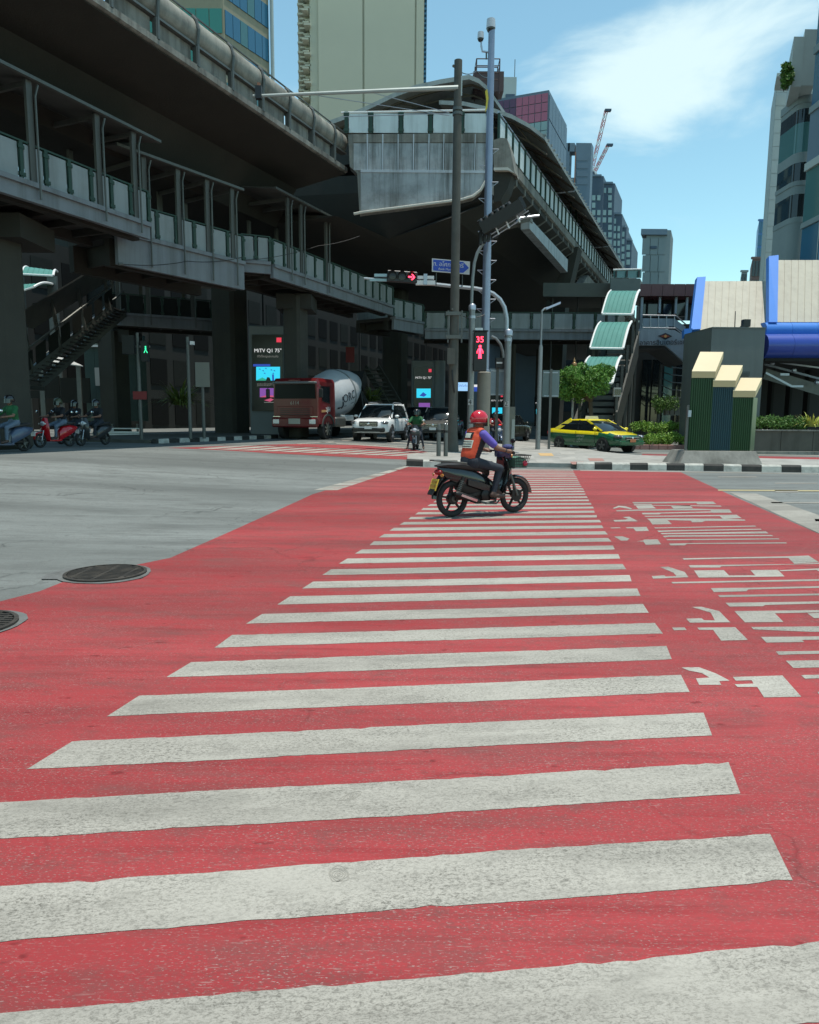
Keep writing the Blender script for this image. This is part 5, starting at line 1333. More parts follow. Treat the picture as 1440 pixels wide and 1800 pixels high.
part(MB().tube([P0 + dv * 0.7 - upv * 0.45, D(915, 383, Y8), D(938, 380, Y8), D(948, 379, Y8)], 0.04, 6), 'bracket_arm', GALV, t)
m = MB()
for i in range(5): m.bbox(D(843 + i * 7, 428 - i * 3, Y8 + 0.2), D(847 + i * 7, 408 - i * 3, Y8 + 0.5))
part(m, 'rear_fins', BLACK, t)

# pedestrian signal on the mast side
c = D(844, 618, 27.0)
t = thing('pedestrian_signal', (c.x, 27.0, D(844, 652, 27).z), 'black pedestrian signal with red countdown digits and standing red figure', 'traffic light')
part(MB().bev((c.x, 27.0, c.z), (0.50, 0.2, 1.45), 0.03), 'housing', BLACK, t)
part(MB().bbox((c.x - 0.28, 26.84, c.z + 0.72), (c.x + 0.28, 27.0, c.z + 0.76)), 'hood', BLACK, t)
put(text_mesh('35', 0.30, 'countdown_digits', RED_E, 0.004), 'countdown_digits', t, frame(D(844, 597, 26.885), (1, 0, 0), (0, 0, 1)))
m = MB(); q = D(844, 618, 26.89)
m.lathe([(0.05, 0), (0.05, 0.01)], q + V3((0, 0, 0.19)), (0, -1, 0), 12)
for poly in ([(-.05, .13), (.05, .13), (.05, -.04), (-.05, -.04)], [(-.055, .12), (-.11, .02), (-.125, -.06), (-.10, -.065), (-.08, .02), (-.052, .07)], [(.055, .12), (.11, .02), (.125, -.06), (.10, -.065), (.08, .02), (.052, .07)], [(-.05, -.045), (-.005, -.045), (-.01, -.25), (-.06, -.25)], [(.05, -.045), (.005, -.045), (.01, -.25), (.06, -.25)]):
    m.prism([q + V3((a, 0, b)) for a, b in poly], V3((0, -0.01, 0)))
part(m, 'red_figure', RED_E, t)
part(MB().box(D(842, 580, 27), (0.28, 0.14, 0.14)), 'camera_stub', WHITEP, t)
part(MB().tube([D(838, 640, 27.1), D(829, 640, 27.35)], 0.03, 6), 'bracket', GALVD, t)

# sign panels seen from behind, lamp, bollards, cabinets
SIGNB = mat('sign_back_alloy', (0.16, 0.20, 0.20), 0.5, 0.5, var=0.3, vscale=2)
def sign_back(px0, py0, px1, py1, Y, pyb, name, label, m_):
    c = D((px0 + px1) / 2, (py0 + py1) / 2, Y); zb = gz(c.x, c.y) + PH
    t = thing(name, (c.x, Y, zb), label, 'sign')
    part(MB().bbox(D(px0, py1, Y + 0.04), D(px1, py0, Y + 0.06)), 'panel', m_, t)
    part(MB().bbox((c.x - 0.05, Y - 0.04, zb), (c.x + 0.05, Y + 0.03, D(px0, py0, Y).z + 0.06)), 'post', GALVD, t)
    for y in (py0 + 4, py1 - 2): part(MB().bbox(D(px0 + 3, y + 0.6, Y), D(px1 - 3, y - 0.6, Y + 0.035)), 'cleat', GALV, t)
sign_back(860, 648, 889, 695, 29.2, 790, 'road_sign', 'bluish square sign seen from behind beside the camera mast', mat('sign_back_blue', (0.20, 0.235, 0.28), 0.35, 0.5, var=0.4, vscale=2.5))
sign_back(953, 651, 984, 698, 31.5, 790, 'road_sign', 'dull square sign seen from behind beside the tree', SIGNB)
xL = D(948, 700, 31.0).x; zb = gz(xL, 31) + PH
t = thing('street_lamp', (xL, 31, zb), 'slim grey street lamp with one flat head', 'street lamp')
m = MB(); m.lathe([(0.11, zb), (0.09, D(948, 610, 31).z), (0.05, D(950, 605, 31).z), (0.045, D(952, 545, 31).z)], (xL, 31, 0), (0, 0, 1), 10); part(m, 'post', PG, t, 40)
a = V3((xL, 31, D(952, 547, 31).z)); b = D(985, 533, 31)
part(MB().tube([a, a + V3((0.10, 0, 0.10)), b - V3((0.5, 0, 0.18))], 0.04, 6), 'arm', GALV, t)
part(MB().loft([[b + V3((x, y, z + x * 0.42)) for y, z in ((-0.1, -0.03), (0.1, -0.03), (0.08, 0.06), (-0.08, 0.06))] for x in (-0.6, -0.3, 0.0)]), 'lamp_head', GALV, t)
for px, top in ((771, 745), (783.5, 746)):
    c = G(px, 802, PH)
    t = thing('bollard', c, 'dark slim bollard standing close beside the concrete pole' if px > 780 else 'dark slim bollard one step farther from the concrete pole', 'bollard', group='bollards by the pole')
    h = D(px, top, c.y).z
    m = MB(); m.lathe([(0.075, c.z), (0.075, h - 0.05), (0.05, h), (0.001, h + 0.01)], (c.x, c.y, 0), (0, 0, 1), 12); part(m, 'shaft', GALVD, t, 40)
    m = MB(); m.lathe([(0.079, h - 0.28), (0.079, h - 0.2)], (c.x, c.y, 0), (0, 0, 1), 12); part(m, 'band', BLACK, t, 40)
c = D(900, 735, 30.0)
t = thing('control_cabinet', (c.x, 30, gz(c.x, 30) + PH), 'narrow pale green roadside control cabinet behind the signal post', 'cabinet')
zb = gz(c.x, 30) + PH
m = MB(); m.bbox((D(895, 740, 30).x, 29.9, zb), (D(905, 740, 30).x, 30.4, D(895, 715, 30).z)); part(m, 'body', mat('cabinet_olive', (0.16, 0.17, 0.14), 0.6, var=0.3), t)
m = MB(); m.bbox((D(899, 740, 30).x, 29.86, zb + 0.4), (D(904.5, 740, 30).x, 29.895, D(895, 737, 30).z)); part(m, 'door', mat('cabinet_pale', (0.30, 0.34, 0.32), 0.6), t)
# black hooded signal head facing the other street
c = D(878, 634, 29.0)
t = thing('signal_post', (c.x, 29.0, gz(c.x, 29) + PH), 'slim curved post with a small black side-on signal head', 'traffic light')
m = MB(); m.tube([D(x, y, 29.0) for x, y in ((864, 591), (872, 595), (880, 605), (884, 618), (885, 630))], 0.055, 7); part(m, 'curved_arm', PG, t, 40)
m = MB(); m.bbox(D(872, 646, 28.9), D(893, 630, 29.2)); part(m, 'signal_head', BLACK, t)
m = MB(); m.bbox(D(873, 639, 28.86), D(883, 636.5, 28.9)); part(m, 'white_tab', WHITEP, t)
m = MB(); m.tube([D(893, 630, 29.05), D(894, 700, 29.05), D(895, 795, 29.05)], 0.035, 6); part(m, 'post', PG, t)
# left side posts in the shade
def dim_post(px, pyb, pyt, Y, label, cat, head=None):
    c = D(px, 700, Y); zb = gz(c.x, Y) + 0.14
    t = thing('sign_post' if cat == 'sign' else 'signal_post', (c.x, Y, zb), label, cat)
    m = MB(); m.lathe([(0.075, zb), (0.06, D(px, pyt, Y).z)], (c.x, Y, 0), (0, 0, 1), 10); part(m, 'post', GALVD, t, 40)
    return t, c
t, c = dim_post(246, 760, 585, 29, 'dim signal post with black heads and a tiny green walking figure', 'traffic light')
m = MB(); m.bbox(D(215, 622, 28.9), D(238, 590, 29.1)); part(m, 'signal_head', BLACK, t)
m = MB(); m.bbox(D(248, 635, 28.8), D(262, 600, 29)); part(m, 'signal_head', BLACK, t)
q = D(256, 614, 28.78); m = MB(); m.lathe([(0.03, 0), (0.03, 0.01)], q + V3((0, 0, 0.10)), (0, -1, 0), 8)
for poly in ([(-.03, .06), (.03, .06), (.02, -.02), (-.02, -.02)], [(-.02, -.02), (.0, -.02), (-.05, -.14), (-.08, -.13)], [(.0, -.02), (.02, -.02), (.08, -.13), (.05, -.14)]): m.prism([q + V3((a, 0, b)) for a, b in poly], V3((0, -0.01, 0)))
part(m, 'green_figure', GRN_E, t)
m = MB(); m.bbox(D(234, 702, 28.9), D(258, 688, 28.95)); part(m, 'red_notice', mat('dull_red_board', (0.20, 0.02, 0.02), 0.6), t)
t, c = dim_post(333, 770, 592, 30, 'dim slim post with a small camera at its top', 'pole'); t['category'] = 'pole'; t.name = 'camera_post'
m = MB(); m.box(D(338, 603, 29.9), (0.14, 0.2, 0.14)); part(m, 'camera', WHITEP, t)
t, c = dim_post(357, 768, 640, 30.5, 'dim post with a tall board seen from behind next to the palm bush', 'sign')
m = MB(); m.bbox(D(344, 680, 30.4), D(368, 637, 30.44)); part(m, 'board', mat('dim_board', (0.20, 0.20, 0.17), 0.8), t)

# ================================================================== ADVERT SCREENS
AD_BK = mat('advert_black', (0.006, 0.007, 0.008), 0.25); CLAD = mat('advert_cladding', (0.16, 0.175, 0.175), 0.5, var=0.2)
AD_C = mat('screen_cyan', (0.02, 0.1, 0.12), 0.4, emit=(0.03, 0.55, 0.75), estr=0.9); AD_P = mat('screen_violet', (0.1, 0.03, 0.15), 0.4, emit=(0.35, 0.12, 0.55), estr=0.45); AD_K = mat('screen_pink', (0.2, 0.03, 0.08), 0.4, emit=(0.75, 0.12, 0.25), estr=0.5)
AD_R = mat('screen_red', (0.3, 0.02, 0.03), 0.4, emit=(0.9, 0.05, 0.10), estr=0.6); AD_W = mat('screen_white', (0.3, 0.3, 0.3), 0.4, emit=(0.8, 0.8, 0.8), estr=0.7); AD_G = mat('screen_teal_green', (0.02, 0.15, 0.1), 0.4, emit=(0.03, 0.45, 0.30), estr=0.6); AD_N = mat('screen_navy', (0.01, 0.02, 0.08), 0.4, emit=(0.03, 0.08, 0.5), estr=0.6); AD_Y = mat('screen_dim_grey', (0.1, 0.1, 0.1), 0.4, emit=(0.4, 0.4, 0.36), estr=0.3)
def advert(px0, py0, px1, py1, Y, label, clad=True, detail=True):
    """upright advert: black face with a title, a cyan picture and a violet picture"""
    A, B, C_, E = D(px0, py0, Y), D(px1, py0, Y), D(px1, py1, Y), D(px0, py1, Y)
    t = thing('advert_screen', ((A.x + B.x) / 2, Y, gz(A.x, Y)), label, 'advert', group='advert screens under the viaduct')
    part(MB().prism([A, B, C_, E], V3((0, 0.12, 0))), 'black_face', AD_BK, t)
    def q(x, y, o=0.012): return A + (B - A) * x + (E - A) * y + V3((0, -o, 0))
    def r(x0, y0, x1, y1, nm, m_, o=0.012): return part(MB().prism([q(x0, y0, o), q(x1, y0, o), q(x1, y1, o), q(x0, y1, o)], V3((0, 0.006, 0))), nm, m_, t)
    W = (B - A).length
    r(0.14, 0.42, 0.92, 0.60, 'cyan_picture', AD_C); r(0.26, 0.70, 0.88, 0.82, 'violet_picture', AD_P)
    r(0.80, 0.04, 0.96, 0.10, 'red_badge', AD_R)
    put(text_mesh('MiTV Q1 75"', W * 0.165, 'advert_title', AD_W, 0.001), 'advert_title', t, frame(q(0.52, 0.21, 0.014), B - A, A - E))
    if detail:
        put(text_mesh('ทีวีที่ใหญ่และคมชัด', W * 0.095, 'advert_line', AD_Y, 0.001), 'advert_line', t, frame(q(0.52, 0.285, 0.014), B - A, A - E))
        r(0.04, 0.385, 0.6, 0.415, 'violet_glow_band', AD_N)
        part(MB().prism([q(.14, .60, .02), q(.34, .56, .02), q(.5, .59, .02), q(.5, .60, .02)], V3((0, 0.004, 0))), 'dark_hill', AD_G, t)
        part(MB().prism([q(.46, .60, .021), q(.5, .555, .021), q(.58, .56, .021), q(.62, .60, .021)], V3((0, 0.004, 0))), 'dark_figure', AD_BK, t)
        part(MB().prism([q(.66, .52, .021), q(.72, .52, .021), q(.73, .60, .021), q(.67, .60, .021)], V3((0, 0.004, 0))), 'dark_trunk', AD_N, t)
        for bx, by in ((.22, .45), (.33, .47), (.42, .44), (.60, .46), (.70, .47), (.38, .505), (.66, .505)): part(MB().prism([q(bx, by, .021), q(bx + .05, by - .008, .021), q(bx + .07, by + .012, .021)], V3((0, 0.004, 0))), 'bird_shape', AD_N, t)
        part(MB().prism([q(.26, .82, .02), q(.5, .79, .02), q(.7, .80, .02), q(.88, .785, .02), q(.88, .82, .02)], V3((0, 0.004, 0))), 'dark_hill', AD_K, t)
        for i, y in enumerate((.645, .665)): put(text_mesh('ดูหนังและฟังเพลงที่บ้าน', W * 0.06, 'advert_line', AD_Y, 0.001), 'advert_line', t, frame(q(0.45, y, 0.014), B - A, A - E))
        part(MB().prism([q(.40, .86, .02), q(.62, .835, .02), q(.72, .85, .02), q(.60, .88, .02)], V3((0, 0.004, 0))), 'pink_motif', AD_K, t)
        r(.40, .885, .80, .893, 'thin_line', AD_Y)
    else:
        part(MB().prism([q(.3, .56, .02), q(.5, .49, .02), q(.7, .54, .02), q(.55, .58, .02)], V3((0, 0.004, 0))), 'dark_motif', AD_N, t)
    if clad:
        w = px1 - px0
        z0, z1 = D(px0, py1, Y).z, D(px0, py0, Y).z
        part(MB().bev(((A.x + B.x) / 2 - 0.02, Y + 0.25, (gz(A.x, Y) + z1 + 0.5) / 2), ((B.x - A.x) * 1.25, 0.24, z1 + 0.5 - gz(A.x, Y)), 0.06), 'surround', CLAD, t)
        xx = A.x + (B.x - A.x) * 1.28
        m = MB(); m.lathe([(0.62, gz(A.x, Y)), (0.62, z1 + 0.5)], (xx, Y + 0.95, 0), (0, 0, 1), 20); part(m, 'round_cladding', CLAD, t, 40)
    return t
advert(443, 588, 497, 722, 39.5, 'tall lit advert screen beside the cab of the red mixer truck')
advert(728, 645, 760, 735, 52, 'tall lit advert screen behind the silver car and scooter rider', detail=False)
advert(862, 692, 885, 750, 58, 'small lit advert screen between the signal posts', clad=False, detail=False)
advert(940, 698, 960, 748, 62, 'small lit advert screen behind the street lamp', clad=False, detail=False)
t = thing('light_panel', D(815, 680, 55), 'small pale blue lit panel between the two signal posts', 'screen')
m = MB(); fbox(m, 805, 672, 823, 687, 55, 0.1); part(m, 'screen', mat('screen_pale_blue', (0.1, 0.2, 0.3), 0.4, emit=(0.35, 0.62, 0.95), estr=0.75), t)
m = MB(); fbox(m, 831, 677, 840, 688, 55, 0.1); part(m, 'screen', AD_N, t)
m = MB(); fbox(m, 833, 676, 845, 680, 54.9, 0.1); part(m, 'lamp', AD_W, t)
put(text_mesh('โปรโมชั่น', 0.2, 'panel_text', AD_N), 'panel_text', t, frame(D(814, 678, 54.95), (1, 0, 0), (0, 0, 1)))
t = thing('red_banner', D(619, 620, 50), 'dull red hanging banner above the mixer drum', 'banner')
m = MB(); fbox(m, 608, 610, 623, 637, 50, 0.05); part(m, 'cloth', MATS['dull_red_board'], t)
m = MB(); fbox(m, 607, 608.5, 624, 610, 49.98, 0.08); part(m, 'rod', GALVD, t)
t = thing('far_stairs', D(655, 690, 47), 'dim far staircase rising behind the mixer drum', 'stairs')
for o in (0, 1): part(MB().beam(D(642 + o * 22, 645, 47), D(682 + o * 22, 712, 45.5), 0.1, 0.42), 'stringer', CONCG, t)
for i in range(9): p = D(653 + i * 4.4, 650 + i * 7.4, 46.8 - i * 0.15); part(MB().box(p, (1.0, 0.4, 0.08)), 'tread', CONCG, t)

# left: bright turquoise roofs glimpsed beyond the viaduct, awning, hoarding
t = thing('turquoise_canopy', D(65, 600, 47), 'two bright turquoise canopy sheets glimpsed beyond the stairs', 'canopy')
croof(t, (50, 470), (101, 478), (38, 482), (94, 485), 49, 47, 0.2, 6)
croof(t, (37, 500), (93, 500), (38, 512), (60, 505), 47, 45.5, 0.15, 6)
for x in (40, 98): part(MB().bbox(D(x, 760, 47), D(x + 3, 486, 47.2)), 'post', GALVD, t)
t = thing('shop_awning', D(105, 640, 42), 'pale sloping awning under the dark stairs', 'awning')
m = MB(); m.prism([D(82, 623, 42), D(72, 633, 41), D(146, 643, 41), D(118, 630, 42)], V3((0, 0, -0.05))); part(m, 'sheet', mat('awning_white', (0.40, 0.40, 0.38), 0.7), t)
for x in (75, 140): part(MB().bbox(D(x, 770, 41.2), D(x + 2, 642, 41.3)), 'post', GALVD, t)
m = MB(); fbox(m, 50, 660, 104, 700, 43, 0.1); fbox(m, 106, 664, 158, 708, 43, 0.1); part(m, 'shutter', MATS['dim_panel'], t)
t = thing('hoarding', D(190, 630, 46), 'dull green hoarding with a pale notice behind the stairs', 'fence')
for i in range(6): m = MB(); fbox(m, 150 + i * 18, 590, 167.5 + i * 18, 740, 46, 0.06); part(m, 'board', mat('hoarding_green', (0.045, 0.075, 0.062), 0.7, var=0.3), t)
m = MB(); fbox(m, 148, 606, 262, 609.5, 45.8, 0.2); part(m, 'white_cap', WHITEP, t)
m = MB(); m.prism([D(166, 646, 45.8), D(178, 646, 45.8), D(184, 656, 45.8), D(184, 678, 45.8), D(168, 678, 45.8)], V3((0, 0.03, 0))); part(m, 'notice', mat('notice_pale', (0.38, 0.37, 0.34), 0.7), t)
t = thing('barrier_rail', G(205, 762), 'white painted low barrier rails behind the dark motorcycle', 'barrier')
for y in (752, 758, 762): m = MB(); fbox(m, 190, y, 248, y + (2 if y < 755 else 3.4), 38, 0.08); part(m, 'rail', WHITEP, t)
for x in (196, 240): m = MB(); fbox(m, x, 745, x + 3, 768, 38.1, 0.1); part(m, 'post', GALVD, t)

# ================================================================== PLANTS
def leafmat(name, c, c2): 
    m = mat(name, c, 0.55, var=0.0, spec=0.4)
    t = m.node_tree; b = t.nodes['Principled BSDF']
    oi = t.nodes.new('ShaderNodeNewGeometry'); mx = t.nodes.new('ShaderNodeMix'); mx.data_type = 'RGBA'
    t.links.new(oi.outputs['Random Per Island'], mx.inputs[0]); mx.inputs[6].default_value = (*c, 1); mx.inputs[7].default_value = (*c2, 1)
    t.links.new(mx.outputs[2], b.inputs['Base Color'])
    b.inputs['Subsurface Weight'].default_value = 0.0
    return m
LF1 = leafmat('tree_leaf', (0.06, 0.165, 0.025), (0.15, 0.30, 0.05)); LF2 = leafmat('hedge_leaf', (0.10, 0.23, 0.03), (0.26, 0.40, 0.06)); LF3 = leafmat('dark_hedge_leaf', (0.04, 0.11, 0.02), (0.12, 0.22, 0.035)); LF4 = leafmat('yellow_blade', (0.32, 0.38, 0.07), (0.52, 0.50, 0.12)); LF5 = leafmat('palm_blade', (0.04, 0.065, 0.012), (0.12, 0.15, 0.03)); BARK = mat('bark', (0.10, 0.075, 0.05), 0.9, var=0.5, vscale=6)
def leaves(n, fn, size, m=None):
    m = m or MB(); 
    for _ in range(n):
        p = fn()
        a = V3((random.gauss(0, 1), random.gauss(0, 1), random.gauss(0.2, 0.8))).normalized(); b = a.orthogonal().normalized()
        b = (Matrix.Rotation(random.uniform(0, 2 * pi), 3, a) @ b); c = a.cross(b); s = size * random.uniform(0.6, 1.3)
        m.add([p - b * s, p + c * s * 0.42 + a * s * 0.12, p + b * s, p - c * s * 0.42 + a * s * 0.12], [(0, 1, 2, 3)])
    return m
def blobs(cs):
    def f():
        c, r = random.choice(cs)
        d = V3((random.gauss(0, 1), random.gauss(0, 1), random.gauss(0, 1))).normalized() * (random.random() ** 0.35)
        return V3(c) + V3((d.x * r[0], d.y * r[1], d.z * r[2]))
    return f
def raw(mbx, nm, m_, par):
    me = bpy.data.meshes.new(nm); W = WM[par].inverted()
    me.from_pydata([tuple(W @ V3(p)) for p in mbx.v], [], mbx.f); me.materials.append(m_)
    return put(me, nm, par, WM[par])
c = D(1030, 672, 36.0); gb = gz(D(1040, 700, 36).x, 36)
t = thing('street_tree', (D(1042, 700, 36).x, 36, gb), 'round bright green street tree above the taxi', 'tree')
base = V3((D(1042, 700, 36).x, 36, gb)); fork = V3((base.x - 0.1, 36, 2.3))
m = MB(); m.tube([base, base + (fork - base) * 0.5 + V3((0.05, 0, 0)), fork], [0.15, 0.12, 0.10], 8); part(m, 'trunk', BARK, t, 40)
cs = []
for i in range(40):
    an = random.uniform(0, 2 * pi); rr = 1.3 * math.sqrt(random.random())
    cc = V3((c.x + cos(an) * rr * 1.05, 36 + sin(an) * rr * 0.95, c.z + random.uniform(-0.75, 0.8) * math.sqrt(max(0.15, 1 - (rr / 1.5) ** 2))))
    s_ = random.uniform(0.22, 0.42); cs.append((cc, (s_ * 1.2, s_ * 1.2, s_)))
    if i % 2 == 0:
        m = MB(); m.tube([fork, fork + (cc - fork) * 0.55 + V3((0, 0, 0.15)), cc], [0.06, 0.035, 0.012], 5); part(m, 'limb', BARK, t, 40)
raw(leaves(11000, blobs(cs), 0.08), 'crown', LF1, t)
def bush(name, label, cs, n, size, m_, cat='hedge', group=None, stem=True):
    c = sum((V3(q[0]) for q in cs), V3()) / len(cs); gb = min(q[0][2] - q[1][2] for q in cs)
    t = thing(name, (c.x, c.y, gb), label, cat, group=group)
    raw(leaves(n, blobs(cs), size), 'foliage', m_, t)
    m = MB()
    for q in cs[:8]: m.tube([V3((q[0][0], q[0][1], gb)), V3(q[0])], [0.03, 0.01], 5)
    part(m, 'stem', BARK, t)
    return t
def rowblobs(px0, px1, pyc, Y, n, r, jit=0.12): return [(D(px0 + (px1 - px0) * (i + 0.5) / n, pyc, Y) + V3((random.gauss(0, jit), random.uniform(-0.4, 0.4), random.gauss(0, jit * 0.5))), r) for i in range(n)]
bush('hedge', 'lower clipped bright green hedge beside the taxi front', rowblobs(1113, 1205, 771, 35.5, 16, (0.30, 0.35, 0.28)), 4200, 0.06, LF2)
bush('hedge', 'upper bright green hedge behind the lower clipped one', rowblobs(1122, 1204, 750, 37.5, 14, (0.32, 0.4, 0.27)), 3400, 0.06, LF2)
bush('hedge', 'dark green hedge on top of the concrete planter', rowblobs(1322, 1412, 743, 31.8, 16, (0.30, 0.35, 0.28)), 4200, 0.055, LF3)
bush('entrance_shrub', 'loose dark shrub by the shop entrance beneath the walkway', rowblobs(1152, 1182, 712, 43.5, 9, (0.28, 0.3, 0.5), 0.2), 1500, 0.07, LF3, 'shrub')
# spiky yellow-green plant
def blades(name, label, c, n, ln, spread, m_, cat, wid=0.035, parent_h=0):
    t = thing(name, c, label, cat)
    m = MB()
    for _ in range(n):
        an = random.uniform(0, 2 * pi); L_ = ln * random.uniform(0.6, 1.1); e = random.uniform(0.35, 1.2)
        o = V3((cos(an), sin(an), 0)); s = o.cross(V3((0, 0, 1))) * wid
        p0 = V3(c) + o * random.uniform(0, spread) ; prev = None
        for k in range(5):
            f = k / 4; q = p0 + o * (L_ * f * cos(e)) + V3((0, 0, L_ * (f * sin(e) * 1.35 - 0.6 * f * f)))
            w = s * (1 - f * 0.92)
            if prev: m.add([prev[0], prev[1], q + w, q - w], [(0, 1, 2, 3)])
            prev = (q - w, q + w)
    raw(m, 'blades', m_, t)
    part(MB().lathe([(spread * 0.5, 0), (spread * 0.35, 0.1), (0.001, 0.14)], c, (0, 0, 1), 8), 'crown_base', BARK, t)
    return t
blades('spiky_plant', 'spiky yellow green plant at the corner of the planter', D(1428, 750, 31.6), 150, 0.95, 0.35, LF4, 'plant')
blades('palm_bush', 'feathery palm bush in the shade under the viaduct', D(318, 712, 33), 150, 1.7, 0.3, LF5, 'palm', 0.06)
blades('palm_bush', 'small palm bush in the shade behind the mixer drum', D(655, 705, 43), 90, 1.4, 0.3, LF5, 'palm', 0.06)
bush('terrace_shrub', 'shrub overhanging the roof terrace between the towers', [(D(1384 + random.uniform(-6, 6), 132 + random.uniform(-18, 18), 76 + random.uniform(-0.5, 0.5)), (0.35, 0.5, 0.5)) for _ in range(12)], 1600, 0.2, LF3, 'shrub')
# planters
pm_ = mat('planter_wall', (0.10, 0.095, 0.078), 0.85, var=0.4, vscale=2, streak=0.4, bump=0.2)
a, b = D(1318, 755, 30.9), D(1600, 757, 30.9)
t = thing('planter', (a.x, 30.9, 0), 'long brown concrete planter wall beside the striped cabinet', 'planter')
for i in range(5):
    x0, x1 = a.x + (b.x - a.x) * i / 5 + 0.01, a.x + (b.x - a.x) * (i + 1) / 5 - 0.01
    part(MB().bbox((x0, 30.9, 0.0), (x1, 31.1, a.z - 0.06)), 'wall_panel', pm_, t)
part(MB().bbox((a.x - 0.05, 30.84, a.z - 0.055), (b.x, 31.16, a.z)), 'coping', CONC, t)
part(MB().bbox((a.x, 31.2, 0), (b.x, 33.0, a.z - 0.1)), 'soil', mat('soil', (0.05, 0.035, 0.02), 0.95), t)
part(MB().bbox((a.x, 30.6, 0), (b.x, 30.88, 0.14)), 'plinth', CONC, t)
pb_ = [mat('white_pebble', (0.5, 0.48, 0.44), 0.7)]
m = MB()
for i in range(120): m.ball((random.uniform(a.x, b.x), random.uniform(31.18, 31.5), a.z - 0.05), random.uniform(0.03, 0.06), 6, 4)
o = part(m, 'pebbles', pb_[0], t); o['kind'] = 'stuff'
t = thing('flower_bed', D(1155, 785, 34.8), 'low red brown edging of the hedge bed beside the taxi', 'planter')
x0, x1 = D(1108, 780, 34.9).x, D(1206, 780, 34.9).x
for i in range(6): part(MB().bev((x0 + (x1 - x0) * (i + 0.5) / 6, 34.9, 0.12), ((x1 - x0) / 6 - 0.02, 0.2, 0.24), 0.02), 'edging_block', TILE_R, t)
part(MB().bbox((x0, 35.0, 0), (x1, 38.5, 0.18)), 'soil', MATS['soil'], t)
# post with gilded finial by the tree
c = D(1007.5, 700, 37.5)
t = thing('finial_post', (c.x, 37.5, gz(c.x, 37.5)), 'thin post with a gilded finial rising through the tree', 'post')
m = MB(); m.lathe([(0.06, gz(c.x, 37.5)), (0.05, D(1007, 645, 37.5).z)], (c.x, 37.5, 0), (0, 0, 1), 8); part(m, 'post', PALE, t)
zt = D(1007, 645, 37.5).z
m = MB(); m.lathe([(0.07, 0), (0.12, 0.08), (0.13, 0.18), (0.05, 0.26), (0.07, 0.32), (0.02, 0.42), (0.001, 0.5)], (c.x, 37.5, zt), (0, 0, 1), 10); part(m, 'finial', mat('gilded', (0.55, 0.30, 0.14), 0.3, 0.7), t, 50)
for px in (997, 1010): pass

# overhead cables
def cable(label, pts_, r=0.012):
    P = [D(*q) for q in pts_]
    t = thing('overhead_cable', P[0], label, 'cable')
    out = []
    for a, b in zip(P[:-1], P[1:]):
        for i in range(8):
            f = i / 8; out.append(a + (b - a) * f - V3((0, 0, 0.25 * (b - a).length / 8 * 4 * f * (1 - f))))
    out.append(P[-1])
    part(MB().tube(out, r, 5), 'strand', BLACK, t)
    part(MB().lathe([(0.05, -0.08), (0.05, 0.08)], P[0], P[1] - P[0], 8), 'clamp', GALVD, t)
cable('thin black cable slung from the footbridge corner to the station soffit', [(424, 458, 31.2), (560, 432, 33), (632, 415, 33.8)])
cable('thin black cable running from the concrete pole top towards the roof cage', [(798, 116, 27.2), (838, 124, 33), (868, 130, 39.5)], 0.018)
cable('black cable hanging along the deep fascia board of the footbridge', [(212, 464, 25.85), (330, 459, 28.2), (426, 452, 30.85)], 0.014)
cable('black cable from the concrete pole to the camera mast', [(797, 545, 27.1), (825, 560, 27.4), (855, 552, 27.8)], 0.014)

# ================================================================== PEOPLE
def capsule(m, p0, p1, r0, r1, n=12):
    p0, p1 = V3(p0), V3(p1); d = p1 - p0; L_ = d.length
    ax = d.normalized() if L_ > 1e-6 else V3((0, 0, 1))
    a = ax.orthogonal().normalized(); b = ax.cross(a); rings = []
    for i in range(5):
        t = -pi / 2 + (pi / 2) * i / 4; rings.append((p0 + ax * r0 * sin(t), max(1e-3, r0 * cos(t))))
    for i in range(5):
        t = (pi / 2) * i / 4; rings.append((p1 + ax * r1 * sin(t), max(1e-3, r1 * cos(t))))
    return m.loft([[c + (a * cos(2 * pi * k / n) + b * sin(2 * pi * k / n)) * r for k in range(n)] for c, r in rings])
def fused(name, bones, mats, voxel, par, smooth=4, keep=None):
    """one continuous skin grown round a posed skeleton; each face takes the material of its nearest bone"""
    m = MB()
    for b in bones: capsule(m, *b[:4])
    o = bpy.data.objects.new('tmp', m.mesh('tmp', mats[0])); COL.objects.link(o)
    r = o.modifiers.new('r', 'REMESH'); r.mode = 'VOXEL'; r.voxel_size = voxel
    s = o.modifiers.new('s', 'SMOOTH'); s.factor = 0.5; s.iterations = smooth
    me = bpy.data.meshes.new_from_object(o.evaluated_get(bpy.context.evaluated_depsgraph_get()))
    me.name = name
    bpy.data.objects.remove(o)
    me.materials.clear()
    for x in mats: me.materials.append(x)
    if len(mats) > 1:
        bb = [(V3(b[0]), V3(b[1]) - V3(b[0]), b[2], b[3], b[4]) for b in bones]
        idx = []
        for p in me.polygons:
            c = p.center; best = 9; bi = 0
            for q, d, r0, r1, mi in bb:
                l2 = d.length_squared
                t = max(0, min(1, (c - q).dot(d) / l2)) if l2 > 1e-9 else 0
                e = (c - q - d * t).length - (r0 + (r1 - r0) * t)
                if e < best: best = e; bi = mi
            idx.append(bi)
        me.polygons.foreach_set('material_index', idx)
    me.polygons.foreach_set('use_smooth', [True] * len(me.polygons))
    return put(me, name, par, WM[par])
SKIN = mat('skin_brown', (0.22, 0.11, 0.07), 0.55, var=0.15); JEAN = mat('dark_jeans', (0.025, 0.032, 0.045), 0.85, var=0.4, vscale=9); JEANL = mat('faded_jeans', (0.13, 0.18, 0.25), 0.85, var=0.4, vscale=9)
